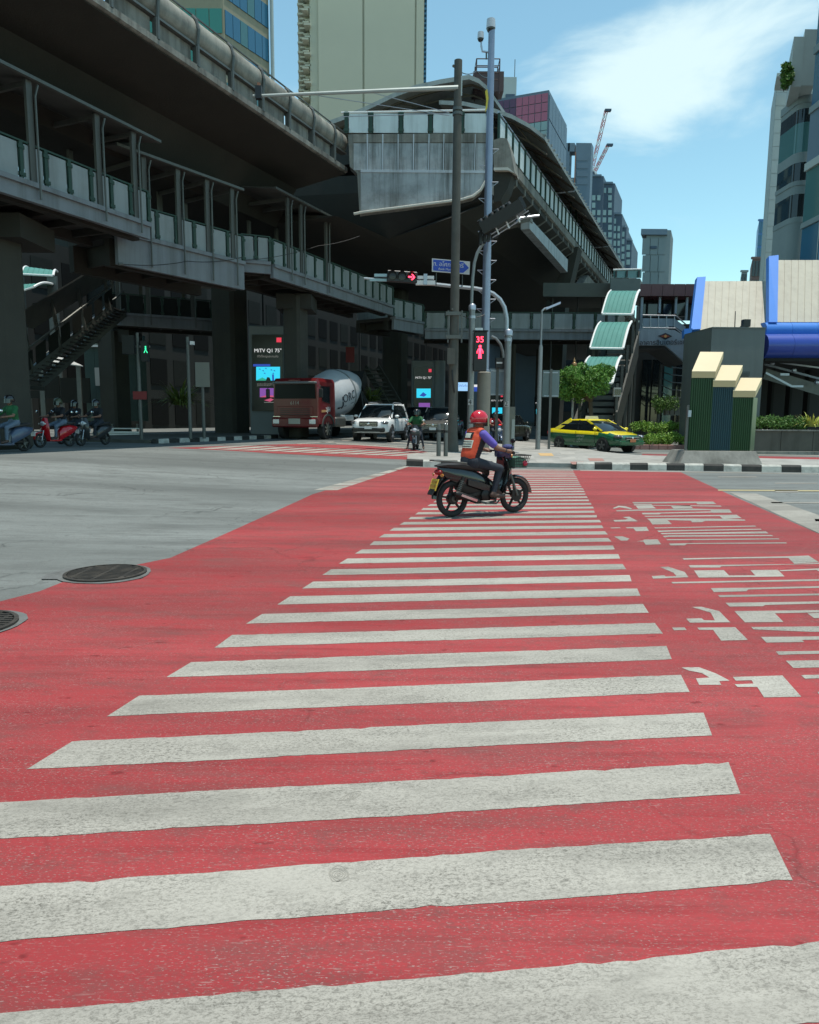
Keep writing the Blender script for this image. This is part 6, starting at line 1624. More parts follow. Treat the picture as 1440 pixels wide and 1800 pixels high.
SHOE = mat('brown_shoe', (0.07, 0.04, 0.03), 0.6); PURP = mat('violet_shirt', (0.12, 0.09, 0.42), 0.8, var=0.25, vscale=8); DKSH = mat('black_shirt', (0.012, 0.012, 0.016), 0.85); GRNJ = mat('green_jacket', (0.015, 0.12, 0.04), 0.8, var=0.3, vscale=6)
def hand_bones(w, tip, up, side, mi, r=0.0105):
    """palm and five curled fingers closing round a grip; w wrist, tip forward, side towards the thumb"""
    w, f, u, s = V3(w), V3(tip).normalized(), V3(up).normalized(), V3(side).normalized()
    out = [(w, w + f * 0.075, 0.026, 0.034, mi), (w + f * 0.05 + s * 0.02, w + f * 0.085 + s * 0.02, 0.022, 0.02, mi), (w + f * 0.05 - s * 0.02, w + f * 0.085 - s * 0.024, 0.022, 0.018, mi)]
    for i, L_ in enumerate((0.040, 0.045, 0.042, 0.034)):
        o = s * (0.036 - 0.024 * i)
        k0 = w + f * 0.085 + o; k1 = k0 + f * L_ * 0.75 + u * 0.008; k2 = k1 + f * 0.006 - u * L_ * 0.85; k3 = k2 - f * L_ * 0.55 - u * 0.006
        out += [(k0, k1, r, r * 0.95, mi), (k1, k2, r * 0.95, r * 0.88, mi), (k2, k3, r * 0.88, r * 0.75, mi)]
    t0 = w + f * 0.02 + s * 0.03; t1 = t0 + f * 0.025 + s * 0.03 - u * 0.012; t2 = t1 + f * 0.032 - u * 0.02
    out += [(t0, t1, r * 1.3, r * 1.15, mi), (t1, t2, r * 1.1, r * 0.9, mi)]
    return out
def rider_bones(seat, sh, head, hands, knees, ankles, toes, elbows, mi):
    """mi: material slots for torso, sleeve, forearm, trousers, shoe, head"""
    T, S, A, L_, F_, H = mi
    px_, pz = seat; b = []
    b += [((px_, -0.07, pz + 0.02), (px_, 0.07, pz + 0.02), 0.125, 0.125, L_), ((px_ - 0.03, 0, pz), (px_ - 0.01, 0, pz + 0.14), 0.14, 0.135, L_)]
    sx, sz = sh
    b += [((px_ - 0.01, 0, pz + 0.14), (sx, 0, sz - 0.10), 0.13, 0.145, T)]
    for s in (-1, 1): b += [((px_, s * 0.07, pz + 0.12), (sx, s * 0.09, sz - 0.12), 0.095, 0.105, T), ((sx, s * 0.06, sz - 0.03), (sx, s * 0.165, sz - 0.03), 0.075, 0.068, T)]
    hx, hz = head
    b += [((sx + 0.01, 0, sz), (hx - 0.02, 0, hz - 0.10), 0.06, 0.055, H), ((hx - 0.01, 0, hz + 0.02), (hx + 0.015, 0, hz - 0.045), 0.098, 0.072, H), ((hx + 0.03, 0, hz - 0.085), (hx + 0.045, 0, hz - 0.09), 0.045, 0.04, H), ((hx + 0.10, 0, hz - 0.005), (hx + 0.115, 0, hz - 0.03), 0.010, 0.014, H)]
    for i, s in enumerate((-1, 1)):
        S0 = (sx, s * 0.185, sz - 0.045); E = elbows[i]; Wt = hands[i]
        E_, W_ = V3(E), V3(Wt)
        mid = V3(S0) + (E_ - V3(S0)) * 0.72
        b += [(S0, mid, 0.072, 0.062, S), (mid, E_, 0.047, 0.042, A), (E_, W_, 0.041, 0.028, A)]
        dirn = (W_ - E_).normalized()
        b += hand_bones(W_, dirn * 0.6 + V3((0.6, 0, 0)), (0, 0, 1), (0, -s, 0), H)
        K, An, To = V3(knees[i]), V3(ankles[i]), V3(toes[i])
        hip = V3((px_ + 0.02, s * 0.095, pz + 0.01))
        b += [(hip, K, 0.088, 0.062, L_), (K, An, 0.058, 0.042, L_), (An, An - V3((0.03, 0, 0.03)), 0.042, 0.042, F_), (An - V3((0.03, 0, 0.035)), To, 0.04, 0.033, F_), (An, An - V3((0, 0, 0.04)), 0.045, 0.045, F_)]
    return b
def helmet(par, hx, hz, m_, visor=GLASSD, local=True, name='helmet', r=0.142):
    m = MB(); rings = []; n = 20
    for i in range(11):
        t = -0.55 + (pi / 2 + 0.55) * i / 10
        q = max(1e-3, cos(t)); rings.append([V3((hx - 0.005 + q * cos(2 * pi * k / n) * r * 1.08, q * sin(2 * pi * k / n) * r * 0.95, hz + 0.035 + sin(t) * r)) for k in range(n)])
    m.loft(rings); h = part(m, name, m_, par, 60, True)
    m = MB(); NS = 10
    a = [V3((hx + r * 1.13 * cos(-1.15 + 2.3 * k / NS), r * 1.0 * sin(-1.15 + 2.3 * k / NS), hz + 0.05)) for k in range(NS + 1)]
    b_ = [V3((hx + 0.005 + r * 1.16 * cos(-1.15 + 2.3 * k / NS), r * 1.02 * sin(-1.15 + 2.3 * k / NS), hz - 0.075)) for k in range(NS + 1)]
    for k in range(NS): m.quad(a[k], a[k + 1], b_[k + 1], b_[k])
    part(m, 'visor', visor, h, 60, True)
    part(MB().tube([V3((hx - 0.02 + r * 1.08 * cos(q), r * 0.98 * sin(q), hz - 0.028)) for q in [2 * pi * k / 24 for k in range(25)]], 0.009, 5), 'rim', BLACK, h, None, True)
    for s in (-1, 1): part(MB().tube([(hx, s * 0.12, hz - 0.03), (hx + 0.02, s * 0.08, hz - 0.10), (hx + 0.04, 0, hz - 0.135)], 0.006, 4), 'chin_strap', BLACK, h, None, True)
    return h
def wheel(par, x, R, w, rimm, spokes=5, y=0, tyre_r=None, disc=True):
    tr = tyre_r or R * 0.17
    prof = []
    for i in range(13):
        a = 2 * pi * i / 12; prof.append((R - tr + tr * cos(a), w / 2 * sin(a)))
    m = MB(); n = 32
    m.loft([[V3((x + r * cos(2 * pi * k / n), y + h, R + r * sin(2 * pi * k / n))) for k in range(n)] for r, h in prof], cap=False)
    wt = part(m, 'tyre', RUBBER, par, 50, True)
    m = MB(); rr = R - tr * 1.55
    m.loft([[V3((x + r * cos(2 * pi * k / n), y + h, R + r * sin(2 * pi * k / n))) for k in range(n)] for r, h in ((rr + .022, -w * .3), (rr + .022, w * .3), (rr - .006, w * .28), (rr - .006, -w * .28), (rr + .022, -w * .3))], cap=False)
    part(m, 'rim', rimm, wt, 40, True)
    for s in range(spokes):
        a = 2 * pi * s / spokes + 0.3
        p, q = V3((x + 0.03 * cos(a), y, R + 0.03 * sin(a))), V3((x + rr * cos(a + 0.12), y, R + rr * sin(a + 0.12)))
        m = MB(); m.beam(p, q, 0.028, 0.034, (0, 1, 0)); part(m, 'spoke', rimm, wt, None, True)
    m = MB(); m.lathe([(0.045, -0.06), (0.05, -0.03), (0.05, 0.03), (0.045, 0.06)], (x, y, R), (0, 1, 0), 14); part(m, 'hub', GALVD, wt, 40, True)
    return wt

# ================================================================== MOTORCYCLE with orange-vest rider
ra_, rf_ = G(793, 908), G(906, 903.5)
mid_ = (ra_ + rf_) / 2
TH = rad(30)
moto = thing('motorcycle', (mid_.x, mid_.y, 0.009), 'black step-through motorcycle with front basket crossing the zebra', 'motorcycle', M=Matrix.Translation((mid_.x, mid_.y, 0.009)) @ Matrix.Rotation(TH, 4, 'Z') @ Matrix.Scale(0.965, 4))
BK = mat('gloss_black_fairing', (0.010, 0.010, 0.011), 0.22, coat=0.6); BKM = mat('engine_black', (0.022, 0.021, 0.02), 0.5, 0.4, var=0.3, vscale=20); SEATM = mat('seat_vinyl', (0.018, 0.018, 0.018), 0.55, bump=0.1, bscale=120)
RX, FX, RW = -0.60, 0.60, 0.285
wheel(moto, RX, RW, 0.085, BKM, 5); wheel(moto, FX, RW, 0.075, BKM, 5)
def LP(mb_, nm, m_, sm=None, par=None, lab=None): return part(mb_, nm, m_, par or moto, sm, True, None, lab)
# fork, fender, steering
for s in (-1, 1):
    LP(MB().tube([(FX, s * 0.075, RW), (0.47, s * 0.075, 0.60), (0.40, s * 0.06, 0.80)], [0.024, 0.02, 0.018], 8), 'fork_leg', GALVD, 40)
    LP(MB().tube([(RX, s * 0.10, RW + 0.02), (-0.47, s * 0.12, 0.62)], 0.028, 8), 'shock_absorber', BKM, 40)
    m = MB()
    for k in range(7): m.lathe([(0.036, 0), (0.036, 0.012)], V3((RX, s * 0.10, RW + 0.02)).lerp(V3((-0.47, s * 0.12, 0.62)), 0.3 + 0.08 * k), V3((0.13, 0, 0.31)), 8)
    LP(m, 'spring', GALVD)
    LP(MB().beam((RX, s * 0.085, RW), (-0.14, s * 0.09, 0.36), 0.03, 0.05), 'swingarm', BKM)
def arcstrip(cx, cz, r, a0, a1, w, th=0.012, n=12, bulge=0.02):
    m = MB(); rr = []
    for i in range(n + 1):
        a = a0 + (a1 - a0) * i / n
        def P(q, y): return V3((cx + q * cos(a), y, cz + q * sin(a)))
        rr.append([P(r, -w), P(r + bulge, -w * 0.5), P(r + bulge * 1.2, 0), P(r + bulge, w * 0.5), P(r, w), P(r - th, w), P(r + bulge - th, 0), P(r - th, -w)])
    return m.loft(rr)
LP(arcstrip(FX, RW, RW + 0.025, rad(5), rad(150), 0.062), 'front_fender', BK, 40)
LP(arcstrip(RX, RW, RW + 0.05, rad(60), rad(178), 0.075), 'rear_fender', BK, 40)
LP(MB().lathe([(0.10, -0.004), (0.10, 0.004)], (FX, -0.065, RW), (0, 1, 0), 20), 'brake_disc', BKM)
LP(MB().box((FX - 0.09, -0.075, RW + 0.05), (0.05, 0.04, 0.08)), 'brake_caliper', BKM)
LP(MB().lathe([(0.085, -0.05), (0.09, 0), (0.085, 0.05)], (RX, 0, RW), (0, 1, 0), 18), 'drum_brake', BKM, 40)
# body: leg shield, side cowl, seat
def sect(x, y, z, w, h): return [V3((x, y + w * a, z + h * b)) for a, b in ((-1, -0.4), (-0.75, -1), (0.75, -1), (1, -0.4), (1, 0.5), (0.6, 1), (-0.6, 1), (-1, 0.5))]
LP(MB().loft([sect(-0.86, 0, 0.76, 0.03, 0.03), sect(-0.74, 0, 0.70, 0.075, 0.09), sect(-0.5, 0, 0.64, 0.11, 0.13), sect(-0.25, 0, 0.58, 0.115, 0.14), sect(0.0, 0, 0.50, 0.09, 0.11), sect(0.18, 0, 0.43, 0.06, 0.07)]), 'side_cowl', BK, 50)
LP(MB().loft([sect(-0.90, 0, 0.795, 0.05, 0.012), sect(-0.74, 0, 0.80, 0.10, 0.035), sect(-0.5, 0, 0.785, 0.125, 0.045), sect(-0.25, 0, 0.755, 0.13, 0.045), sect(-0.02, 0, 0.72, 0.09, 0.05), sect(0.06, 0, 0.67, 0.05, 0.05)]), 'seat', SEATM, 50)
LP(MB().loft([[V3((x, s * w, z)) for s, w in ((-1, w1), (-1, w1 * 0.6), (1, w1 * 0.6), (1, w1))] if False else [V3((x - 0.03, -w1, z)), V3((x + 0.05, -w1 * 0.7, z)), V3((x + 0.07, 0, z)), V3((x + 0.05, w1 * 0.7, z)), V3((x - 0.03, w1, z)), V3((x - 0.045, w1 * 0.7, z)), V3((x + 0.0, 0, z)), V3((x - 0.045, -w1 * 0.7, z))] for x, z, w1 in ((0.27, 0.28, 0.10), (0.31, 0.40, 0.17), (0.35, 0.55, 0.20), (0.38, 0.70, 0.19), (0.36, 0.84, 0.14), (0.33, 0.93, 0.10))]), 'leg_shield', BK, 50)
LP(MB().loft([sect(0.22, 0, 0.96, 0.05, 0.05), sect(0.30, 0, 0.98, 0.12, 0.07), sect(0.40, 0, 0.97, 0.13, 0.085), sect(0.47, 0, 0.93, 0.08, 0.07)]), 'headlight_cowl', mat('dark_blue_cowl', (0.03, 0.035, 0.10), 0.3, coat=0.4), 50)
LP(MB().ball((0.46, 0, 0.935), (0.045, 0.085, 0.06), 12, 8), 'headlight', mat('headlamp_glass', (0.6, 0.62, 0.65), 0.1, 0.2), 60)
LP(MB().tube([(0.30, -0.34, 0.985), (0.31, -0.2, 1.0), (0.33, 0, 0.98), (0.31, 0.2, 1.0), (0.30, 0.34, 0.985)], 0.013, 8), 'handlebar', BKM, 40)
for s in (-1, 1):
    LP(MB().tube([(0.300, s * 0.245, 0.993), (0.298, s * 0.355, 0.984)], 0.019, 10), 'grip', RUBBER, 40)
    LP(MB().tube([(0.37, s * 0.22, 1.0), (0.385, s * 0.35, 0.985)], 0.006, 6), 'lever', GALV)
    LP(MB().tube([(0.33, s * 0.2, 1.01), (0.34, s * 0.25, 1.09), (0.31, s * 0.29, 1.15)], 0.007, 6), 'mirror_stalk', BKM)
    mm = LP(MB().ball((0.30, s * 0.31, 1.17), (0.022, 0.062, 0.038), 12, 6), 'mirror', BLACK, 60)
    LP(MB().lathe([(0.028, 0), (0.028, 0.02)], (0.38, s * 0.17, 0.93), (1, s * 0.4, 0), 10), 'turn_signal', mat('amber_lens', (0.5, 0.2, 0.04), 0.3))
    LP(MB().lathe([(0.025, 0), (0.025, 0.02)], (-0.86, s * 0.12, 0.66), (-1, s * 0.4, 0), 10), 'turn_signal', MATS['amber_lens'])
    LP(MB().tube([(0.02, s * 0.09, 0.27), (0.05, s * 0.24, 0.27)], 0.016, 8), 'foot_peg', RUBBER)
    LP(MB().loft([[V3((x, s * y, z)) for y, z in ((0.10, z0), (0.14, z0 + 0.02), (0.14, z1 - 0.02), (0.10, z1))] for x, z0, z1 in ((-0.40, 0.48, 0.60), (-0.15, 0.40, 0.55), (0.12, 0.33, 0.45), (0.24, 0.30, 0.38))]), 'side_trim', BK, 40)
# engine, exhaust
LP(MB().bev((-0.02, 0, 0.33), (0.30, 0.20, 0.20), 0.05), 'engine_case', BKM)
LP(MB().tube([(0.08, 0, 0.36), (0.26, 0, 0.40)], 0.075, 12), 'cylinder_block', BKM, 40)
m = MB()
for k in range(6): m.box((0.12 + k * 0.022, 0, 0.372 + k * 0.005), (0.006, 0.19, 0.17))
o = LP(m, 'cooling_fins', GALVD); o['kind'] = 'stuff'
for s in (-1, 1): LP(MB().lathe([(0.085, 0), (0.085, 0.035), (0.06, 0.05), (0.001, 0.052)], (-0.06, s * 0.10, 0.33), (0, s, 0), 16), 'crank_cover', BKM, 40)
LP(MB().tube([(0.20, -0.05, 0.32), (0.15, -0.10, 0.22), (-0.05, -0.13, 0.20), (-0.22, -0.15, 0.24)], 0.018, 8), 'exhaust_pipe', GALVD, 40)
ex = LP(MB().tube([(-0.18, -0.15, 0.225), (-0.24, -0.155, 0.245), (-0.62, -0.17, 0.375), (-0.66, -0.17, 0.385)], [0.025, 0.045, 0.052, 0.03], 12), 'muffler', BKM, 40)
m = MB(); m.v = []
for k in range(9): pass
LP(MB().prism([(-0.27, -0.212, 0.275), (-0.57, -0.226, 0.375), (-0.585, -0.226, 0.345), (-0.285, -0.212, 0.24)], (0, 0.004, 0)), 'heat_shield', CHROME, None, ex)
LP(MB().tube([(-0.20, 0.0, 0.22), (-0.05, -0.16, 0.20), (0.12, -0.17, 0.19), (0.2, -0.14, 0.24)], 0.014, 6), 'crash_bar', GALVD, 40)
LP(MB().beam((RX + 0.02, 0.095, RW + 0.03), (-0.1, 0.10, 0.37), 0.02, 0.10), 'chain_case', BKM)
LP(MB().beam((-0.02, 0.12, 0.24), (-0.30, 0.14, 0.21), 0.02, 0.025), 'side_stand', GALVD)
LP(MB().loft([sect(-0.52, 0, 0.52, 0.085, 0.10), sect(-0.35, 0, 0.47, 0.095, 0.15), sect(-0.12, 0, 0.42, 0.10, 0.16), sect(0.10, 0, 0.38, 0.075, 0.12)]), 'frame_cover', BKM, 50)
# tail
LP(MB().ball((-0.86, 0, 0.70), (0.05, 0.09, 0.045), 12, 8), 'tail_light', mat('red_lens', (0.30, 0.01, 0.015), 0.2), 60)
LP(MB().tube([(-0.42, -0.12, 0.83), (-0.75, -0.13, 0.87), (-0.97, -0.06, 0.88), (-0.97, 0.06, 0.88), (-0.75, 0.13, 0.87), (-0.42, 0.12, 0.83)], 0.012, 6), 'grab_rail', GALVD, 40)
pl = LP(MB().prism([(-0.905, -0.10, 0.60), (-0.905, 0.10, 0.60), (-0.965, 0.10, 0.43), (-0.965, -0.10, 0.43)], (0.004, 0, 0.001)), 'number_plate', mat('yellow_plate', (0.62, 0.42, 0.05), 0.5))
for k, wd in ((0.25, 0.14), (0.6, 0.16)):
    z = 0.60 - 0.17 * k; x = -0.905 - 0.06 * k
    LP(MB().prism([(x - 0.003, -wd / 2, z + 0.018), (x - 0.003, wd / 2, z + 0.018), (x - 0.015, wd / 2, z - 0.018), (x - 0.015, -wd / 2, z - 0.018)], (-0.001, 0, 0)), 'plate_lettering', mat('plate_ink', (0.25, 0.15, 0.02), 0.6), None, pl)
LP(MB().loft([[V3((x, s, z)) for s in (-0.07, 0.07)] + [V3((x - 0.01, s, z + 0.01)) for s in (0.07, -0.07)] for x, z in ((-0.80, 0.64), (-0.90, 0.50), (-0.98, 0.40), (-1.0, 0.36))]), 'mud_flap', BLACK)
# front basket of wire
bk = MB(); X0, X1, Z0, Z1, YW = 0.47, 0.76, 0.74, 0.93, 0.155
basket = LP(MB().tube([(X0, -YW, Z1), (X1 + 0.03, -YW - 0.01, Z1), (X1 + 0.03, YW + 0.01, Z1), (X0, YW, Z1), (X0, -YW, Z1)], 0.008, 6), 'front_basket', BKM)
wires = MB()
for k in range(9):
    f = k / 8; xt, xb = X0 + (X1 + 0.03 - X0) * f, X0 + 0.02 + (X1 - 0.05 - X0) * f
    for s in (-1, 1): wires.tube([(xt, s * YW, Z1), (xb, s * YW * 0.85, Z0)], 0.0035, 4)
    y = -YW + 2 * YW * f
    wires.tube([(X1 + 0.03, y, Z1), (X1 - 0.03, y * 0.85, Z0), (X0 + 0.02, y * 0.85, Z0)], 0.0035, 4)
for k in range(1, 4):
    z = Z0 + (Z1 - Z0) * k / 4; q = 0.85 + 0.15 * k / 4; xx = X1 - 0.03 + 0.06 * k / 4
    wires.tube([(X0 + 0.01, -YW * q, z), (xx, -YW * q, z), (xx, YW * q, z), (X0 + 0.01, YW * q, z)], 0.0035, 4)
o = LP(wires, 'wire_mesh', BKM, None, basket); o['kind'] = 'stuff'
LP(MB().loft([[V3((x, y, z)) for y, z in ((-0.12, 0.745), (0.12, 0.745), (0.13, zt_), (-0.13, zt_ - 0.01))] for x, zt_ in ((0.50, 0.90), (0.58, 0.925), (0.66, 0.90), (0.72, 0.87))]), 'green_bag', mat('green_bag_cloth', (0.10, 0.22, 0.16), 0.8, var=0.5, vscale=14), 50, basket)
LP(MB().ball((0.70, -0.12, 0.80), (0.05, 0.04, 0.045), 10, 6), 'red_bundle', mat('red_bundle_cloth', (0.45, 0.02, 0.05), 0.5), 60, basket)
LP(MB().ball((0.40, -0.06, 1.06), (0.09, 0.10, 0.05), 12, 8), 'rolled_jacket', mat('blue_cloth', (0.05, 0.06, 0.18), 0.8, var=0.5, vscale=20, bump=0.5, bscale=30), 60)
# the rider
VEST = mat('orange_vest', (0.62, 0.075, 0.028), 0.75, var=0.22, vscale=7, bump=0.3, bscale=14)
rid = thing('person', WM[moto].translation + V3((0, 0, 0.7)), 'person in orange vest, violet shirt and red helmet riding the motorcycle', 'person', M=WM[moto] @ Matrix.Identity(4))
seatp, shp, hdp = (-0.27, 0.83), (-0.17, 1.31), (-0.12, 1.465)
bn = rider_bones(seatp, shp, hdp, ((0.20, -0.30, 1.015), (0.20, 0.30, 1.015)), ((0.17, -0.17, 0.74), (0.17, 0.17, 0.74)), ((0.06, -0.165, 0.36), (0.06, 0.165, 0.36)), ((0.24, -0.185, 0.30), (0.24, 0.185, 0.30)), ((0.0, -0.32, 1.06), (0.0, 0.32, 1.06)), (0, 1, 2, 3, 4, 2))
fused('body', bn, [DKSH, PURP, SKIN, JEAN, SHOE], 0.0085, rid, 3)
vb_ = [((-0.28, 0, 0.93), (-0.18, 0, 1.22), 0.147, 0.162, 0)]
for s in (-1, 1): vb_ += [((-0.28, s * 0.07, 0.94), (-0.18, s * 0.085, 1.2), 0.113, 0.122, 0), ((-0.175, s * 0.05, 1.29), (-0.175, s * 0.115, 1.29), 0.09, 0.083, 0), ((-0.16, s * 0.045, 1.3), (-0.14, s * 0.06, 1.345), 0.06, 0.04, 0)]
vest = fused('vest', vb_, [VEST, mat('vest_side_black', (0.014, 0.014, 0.018), 0.85)], 0.012, rid, 5)
me = vest.data                                             # dark side panels of the vest
me.polygons.foreach_set('material_index', [1 if (abs(p.center.y) > 0.135 and p.center.x > -0.24 + 0.3 * (p.center.z - 0.95) - 0.06 and p.center.z < 1.22) else 0 for p in me.polygons])
helmet(rid, hdp[0], hdp[1], mat('red_helmet', (0.52, 0.008, 0.022), 0.18, coat=0.7), r=0.138)
from mathutils.bvhtree import BVHTree
_bv = BVHTree.FromPolygons([v.co for v in vest.data.vertices], [tuple(p.vertices) for p in vest.data.polygons])
def backq(y0, z0, y1, z1, nm, m_, off=0.0, par=None):
    """a patch lying on the back of the vest"""
    m = MB(); ny, nz = 6, 3; g = []
    for i in range(ny + 1):
        for j in range(nz + 1):
            y, z = y0 + (y1 - y0) * i / ny, z0 + (z1 - z0) * j / nz
            h = _bv.ray_cast(V3((-1, y, z)), V3((1, 0, 0)))[0]
            g.append(V3(((h.x if h else -0.3) - 0.003 - off, y, z)))
    m.add(g, [(i * (nz + 1) + j, (i + 1) * (nz + 1) + j, (i + 1) * (nz + 1) + j + 1, i * (nz + 1) + j + 1) for i in range(ny) for j in range(nz)])
    return part(m, nm, m_, par or vest, None, True)
PW = mat('patch_white', (0.55, 0.58, 0.50), 0.6)
backq(-0.10, 1.20, 0.06, 1.30, 'number_patch', BLACK, 0.004); backq(-0.075, 1.215, 0.035, 1.285, 'patch_window', PW, 0.011)
bp = backq(-0.13, 1.06, 0.11, 1.18, 'back_label', PW, 0.006)
for k in range(3): backq(-0.115, 1.075 + k * 0.036, 0.095, 1.088 + k * 0.036, 'label_lettering', SGN, 0.012)
part(MB().lathe([(0.028, 0), (0.028, 0.004)], (-0.085, -0.278, 1.165), (0.1, -1, 0.35), 14), 'sleeve_badge', WHITEP, rid, None, True)
part(MB().lathe([(0.033, 0), (0.033, 0.012)], (0.155, -0.306, 1.024), (1, 0, -0.2), 12), 'wrist_band', BLACK, rid, None, True)

# ================================================================== SMALL SCOOTERS AND RIDERS IN THE SHADE
def scooter(name, label, loc, rz, bodym, group=None, cat='motorcycle', box=False, light=True):
    t = thing(name, loc, label, cat, rz, group)
    def Q(mb_, nm, m_, sm=None, par=None): return part(mb_, nm, m_, par or t, sm, True)
    wheel(t, -0.58, 0.24, 0.10, GALVD, 5); wheel(t, 0.60, 0.24, 0.095, GALVD, 5)
    for s in (-1, 1):
        Q(MB().tube([(0.60, s * 0.08, 0.24), (0.50, s * 0.06, 0.58)], 0.02, 8), 'fork_leg', GALV, 40)
        Q(MB().tube([(0.37, s * 0.18, 1.0), (0.39, s * 0.28, 1.10), (0.37, s * 0.34, 1.19)], 0.008, 5), 'mirror_stalk', BKM)
        Q(MB().ball((0.37, s * 0.35, 1.20), (0.02, 0.065, 0.05), 10, 6), 'mirror', CHROME, 60)
        Q(MB().lathe([(0.03, 0), (0.02, 0.02)], (0.49, s * 0.14, 0.80), (1, s * 0.3, 0), 10), 'turn_signal', WHITEP)
    Q(arcstrip(0.60, 0.24, 0.275, rad(10), rad(160), 0.075), 'front_fender', bodym, 40)
    Q(MB().loft([[V3((x - 0.02, -w, z)), V3((x + 0.06, -w * 0.65, z)), V3((x + 0.09, 0, z)), V3((x + 0.06, w * 0.65, z)), V3((x - 0.02, w, z)), V3((x - 0.04, 0, z))] for x, z, w in ((0.30, 0.26, 0.13), (0.37, 0.42, 0.19), (0.40, 0.60, 0.21), (0.40, 0.78, 0.19), (0.38, 0.93, 0.12), (0.36, 1.0, 0.08))]), 'leg_shield', bodym, 50)
    Q(MB().loft([sect(0.32, 0, 0.24, 0.13, 0.04), sect(0.0, 0, 0.23, 0.16, 0.04), sect(-0.15, 0, 0.24, 0.15, 0.05)]), 'floorboard', bodym, 40)
    Q(MB().loft([sect(-0.10, 0, 0.38, 0.13, 0.16), sect(-0.25, 0, 0.50, 0.17, 0.20), sect(-0.5, 0, 0.58, 0.18, 0.17), sect(-0.75, 0, 0.62, 0.14, 0.11), sect(-0.88, 0, 0.66, 0.07, 0.05)]), 'rear_body', bodym, 50)
    Q(MB().loft([sect(-0.02, 0, 0.70, 0.10, 0.03), sect(-0.2, 0, 0.75, 0.15, 0.045), sect(-0.5, 0, 0.79, 0.15, 0.05), sect(-0.8, 0, 0.82, 0.09, 0.03)]), 'seat', SEATM, 50)
    Q(MB().tube([(0.33, -0.33, 1.0), (0.35, -0.1, 1.02), (0.35, 0.1, 1.02), (0.33, 0.33, 1.0)], 0.014, 8), 'handlebar', BKM, 40)
    hl = Q(MB().ball((0.47, 0, 0.80), (0.06, 0.10, 0.085), 14, 8), 'headlight', MATS['headlamp_glass'], 60)
    Q(MB().bev((-0.35, 0, 0.30), (0.45, 0.16, 0.14), 0.04), 'engine_case', BKM)
    Q(MB().tube([(-0.1, -0.14, 0.24), (-0.65, -0.17, 0.33)], [0.03, 0.05], 10), 'muffler', BKM, 40)
    Q(MB().ball((-0.88, 0, 0.66), (0.03, 0.08, 0.04), 10, 6), 'tail_light', MATS['red_lens'], 60)
    Q(MB().bev((-0.93, 0, 0.52), (0.01, 0.18, 0.14), 0.004), 'number_plate', WHITEP)
    return t
def rider(sc_, label, torso, legs, helm, both_down=False, group=None, fwd=0.0, arms=None, back=False):
    M_ = WM[sc_]
    t = thing('person', (0, 0, 0), label, 'person', M=M_.copy(), group=group)
    sx = -0.30 - (0.32 if back else 0)
    kn = ((sx + 0.42, -0.20, 0.72), (sx + 0.42, 0.20, 0.72)); an = ((0.10, -0.16, 0.36), (0.10, 0.16, 0.36)); to = ((0.28, -0.17, 0.29), (0.28, 0.17, 0.29))
    if both_down: an = ((sx + 0.40, -0.33, 0.13), (sx + 0.40, 0.33, 0.13)); to = ((sx + 0.58, -0.36, 0.04), (sx + 0.58, 0.36, 0.04)); kn = ((sx + 0.38, -0.24, 0.55), (sx + 0.38, 0.24, 0.55))
    if back: an = ((sx + 0.25, -0.24, 0.40), (sx + 0.25, 0.24, 0.40)); to = ((sx + 0.42, -0.25, 0.35), (sx + 0.42, 0.25, 0.35))
    hd_ = ((0.23, -0.30, 1.03), (0.23, 0.30, 1.03)); el = ((-0.02, -0.33, 1.06), (-0.02, 0.33, 1.06))
    if back: hd_ = ((sx + 0.33, -0.2, 0.98), (sx + 0.33, 0.2, 0.98)); el = ((sx + 0.08, -0.32, 1.04), (sx + 0.08, 0.32, 1.04))
    bb = rider_bones((sx, 0.84), (sx + 0.06, 1.33), (sx + 0.11, 1.50), hd_, kn, an, to, el, (0, 0, 1, 2, 3, 1))
    fused('body', bb, [torso, SKIN, legs, SHOE], 0.018, t, 2)
    helmet(t, sx + 0.11, 1.50, helm)
    return t
RSC = mat('red_scooter_paint', (0.48, 0.006, 0.014), 0.2, coat=0.7); GRY = mat('graphite_paint', (0.03, 0.032, 0.035), 0.3, coat=0.4); BLS = mat('slate_blue_paint', (0.06, 0.09, 0.15), 0.3, coat=0.4)
BHEL = mat('black_helmet', (0.012, 0.012, 0.012), 0.25, coat=0.5); GHEL = mat('olive_helmet', (0.05, 0.06, 0.03), 0.3)
s1 = scooter('motor_scooter', 'glossy red scooter waiting at the edge of the shade', G(98, 786), rad(-113), RSC)
rider(s1, 'person in dark clothes sitting on the red scooter', DKSH, JEANL, GHEL)
s2 = scooter('motor_scooter', 'dark scooter standing close behind the red one', gp(*(G(165, 783).xy)), rad(-110), GRY)
rider(s2, 'person in black on the dark scooter behind the red one', DKSH, JEAN, BHEL)
s3 = scooter('motor_scooter', 'slate scooter half hidden by the broad concrete column', G(12, 795), rad(-112), BLS)
rider(s3, 'person in green jacket on the slate scooter beside the broad column', GRNJ, JEANL, BHEL)
s6 = scooter('motor_scooter', 'black scooter squeezed between the red scooter and the barrier rails', gp(*(G(128, 780).xy)), rad(-105), GRY)
rider(s6, 'person in black with dark helmet on the squeezed-in black scooter', DKSH, JEAN, BHEL)
s4 = scooter('motor_scooter', 'black delivery scooter stopped in front of the silver car', G(731, 790), rad(-97), GRY)
rider(s4, 'person in green sleeves and red front on the delivery scooter, feet down', GRNJ, JEAN, BHEL, True)
rider(s4, 'person in dark clothes riding pillion on the delivery scooter', DKSH, JEAN, BHEL, False, back=True)
s5 = scooter('motor_scooter', 'dark scooter in the shade between the signal posts', gp(D(872, 760, 36).x, 36), rad(-75), BLS)
